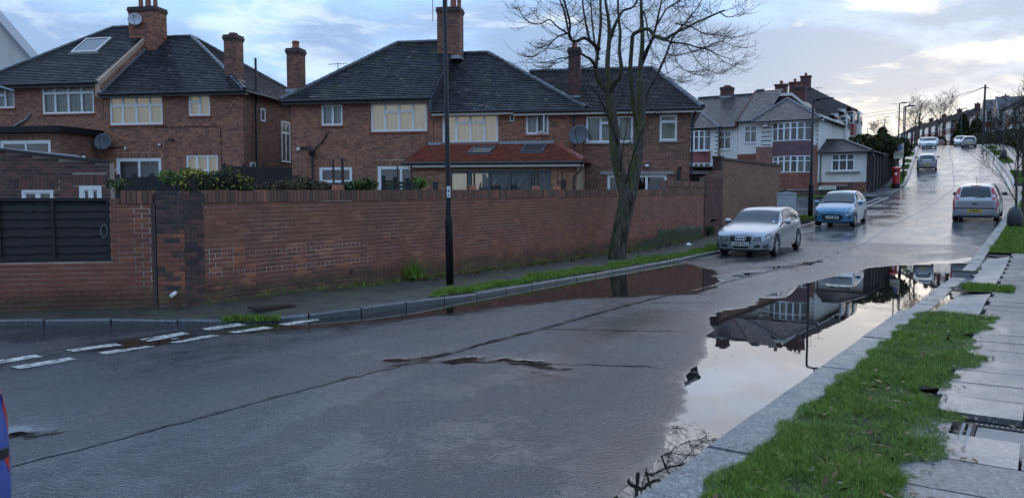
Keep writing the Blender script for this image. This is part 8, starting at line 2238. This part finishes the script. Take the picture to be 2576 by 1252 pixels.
hedge('hedge', 'brown leaved hedge above the end of the boarded fence', 80.5, 92, -11.2, 1.9, .4, 4000, 2, mat=M_twig_dead, size=.12)
hedge('hedge', 'dark hedge along the pavement before the hill houses', 84, 112, 3.3, 2.3, .8, 9000, 3, size=.16)
hedge('hedge', 'garden hedge below the telegraph pole', 112, 165, 3.0, 1.7, .8, 8000, 4, size=.2)
leafy('evergreen_tree', 'dark evergreen tree on the hill beside the bare trees', 'tree', [(W(175, 5.0, dz=2.4), (1.7, 1.7, 2.2)), (W(175, 5.0, dz=4.6), (1.0, 1.0, 1.5)), (W(175, 5.0, dz=6.0), (.5, .5, 1.0))], 3500, .32, M_leaf_dark, 11)
leafy('evergreen_tree', 'second dark evergreen close to the telegraph pole', 'tree', [(W(166, 5.2, dz=2.0), (1.5, 1.5, 1.9)), (W(166, 5.2, dz=3.9), (.9, .9, 1.3))], 3000, .32, M_leaf_dark, 12)
leafy('evergreen_tree', 'dark yew behind the far lamp posts', 'tree', [(W(128, -13.6, dz=1.2), (1.2, 1.3, 1.3)), (W(128, -13.6, dz=2.5), (.7, .7, .7))], 1100, .2, M_leaf_dark, 13)
leafy('shrub', 'rounded shrub before the distant terrace at the crest', 'shrub', [(W(178, 1.2, dz=1.6), (1.8, 1.8, 1.6))], 900, .25, M_leaf_dark, 14)
leafy('shrub', 'dark shrubs spilling over the roof of the low extension', 'shrub', [(tuple(wm @ Vector((x, y, z))), (1.3, 1.2, .9)) for x, y, z in ((-12.4, 7.5, 6.0), (-11.2, 9.5, 6.1), (-10.6, 13, 6.0))], 3000, .16, M_leaf_dark, 15)
# plants showing over the garden wall
leafy('shrub', 'winter shrub with yellow flowers behind the corner wall', 'shrub', [(at_px(500, 462, 18.5), (.6, .4, .24)), (at_px(560, 458, 18.8), (.6, .4, .28)), (at_px(600, 466, 19), (.4, .35, .2))], 3600, .032, M_leaf_dark, 21)
V_ = []; F_ = []; T_ = []; q = np.random.default_rng(5)
for px, py, Y, rad, n in ((500, 460, 18.3, (.62, .4, .28), 90), (560, 454, 18.5, (.62, .4, .32), 110), (600, 464, 18.8, (.45, .4, .22), 50)): foliage(V_, F_, T_, on_y(px, py, Y), np.array(rad), n, .035, q, .8)
link('flowers', np_mesh('flowers', V_, F_, M_leaf_yellow, T_), [o for o in C.objects if o.name.startswith('shrub')][-1], kind='stuff')
leafy('shrub', 'pale golden bush beside the leaded ground floor window', 'shrub', [(at_px(488, 440, 22), (.36, .35, .17))], 600, .04, M_leaf_yellow, 22)
leafy('shrub', 'bright green bush between patio doors and window', 'shrub', [(at_px(422, 445, 24), (.3, .3, .22)), (at_px(475, 436, 24), (.3, .3, .18))], 700, .04, M_leaf_bright, 23)
leafy('shrub', 'straggly weed on top of the corner wall', 'shrub', [(at_px(297, 463, 15.0), (.22, .2, .13))], 160, .035, M_leaf, 24)
leafy('shrub', 'dry brown bramble heap behind the wall below the dark fence', 'shrub', [(at_px(700, 473, 20), (.55, .4, .18)), (at_px(750, 466, 20.5), (.5, .4, .26)), (at_px(800, 471, 21), (.35, .4, .17))], 3400, .038, M_twig_dead, 25)
leafy('shrub', 'evergreen shrub in front of the mossy roofed house wall', 'shrub', [(at_px(885, 470, 22), (.38, .35, .15)), (at_px(920, 466, 22), (.34, .35, .2))], 1700, .045, M_leaf, 26)
leafy('shrub', 'small green bush beside the patio door', 'shrub', [(at_px(1050, 461, 23), (.28, .3, .17))], 700, .045, M_leaf_bright, 27)
leafy('climber', 'dark climber on the end of the tan garage wall', 'climber', [(W(40.9, -11.0, dz=.9), (.25, .25, .55)), (W(40.9, -11.0, dz=.2), (.25, .25, .3))], 500, .06, M_leaf, 28)
leafy('shrub', 'weeds growing at the foot of the plum brick pier', 'shrub', [(W(30.3, WALL_V + .1, dz=.28), (.3, .12, .2))], 300, .04, M_leaf, 29)
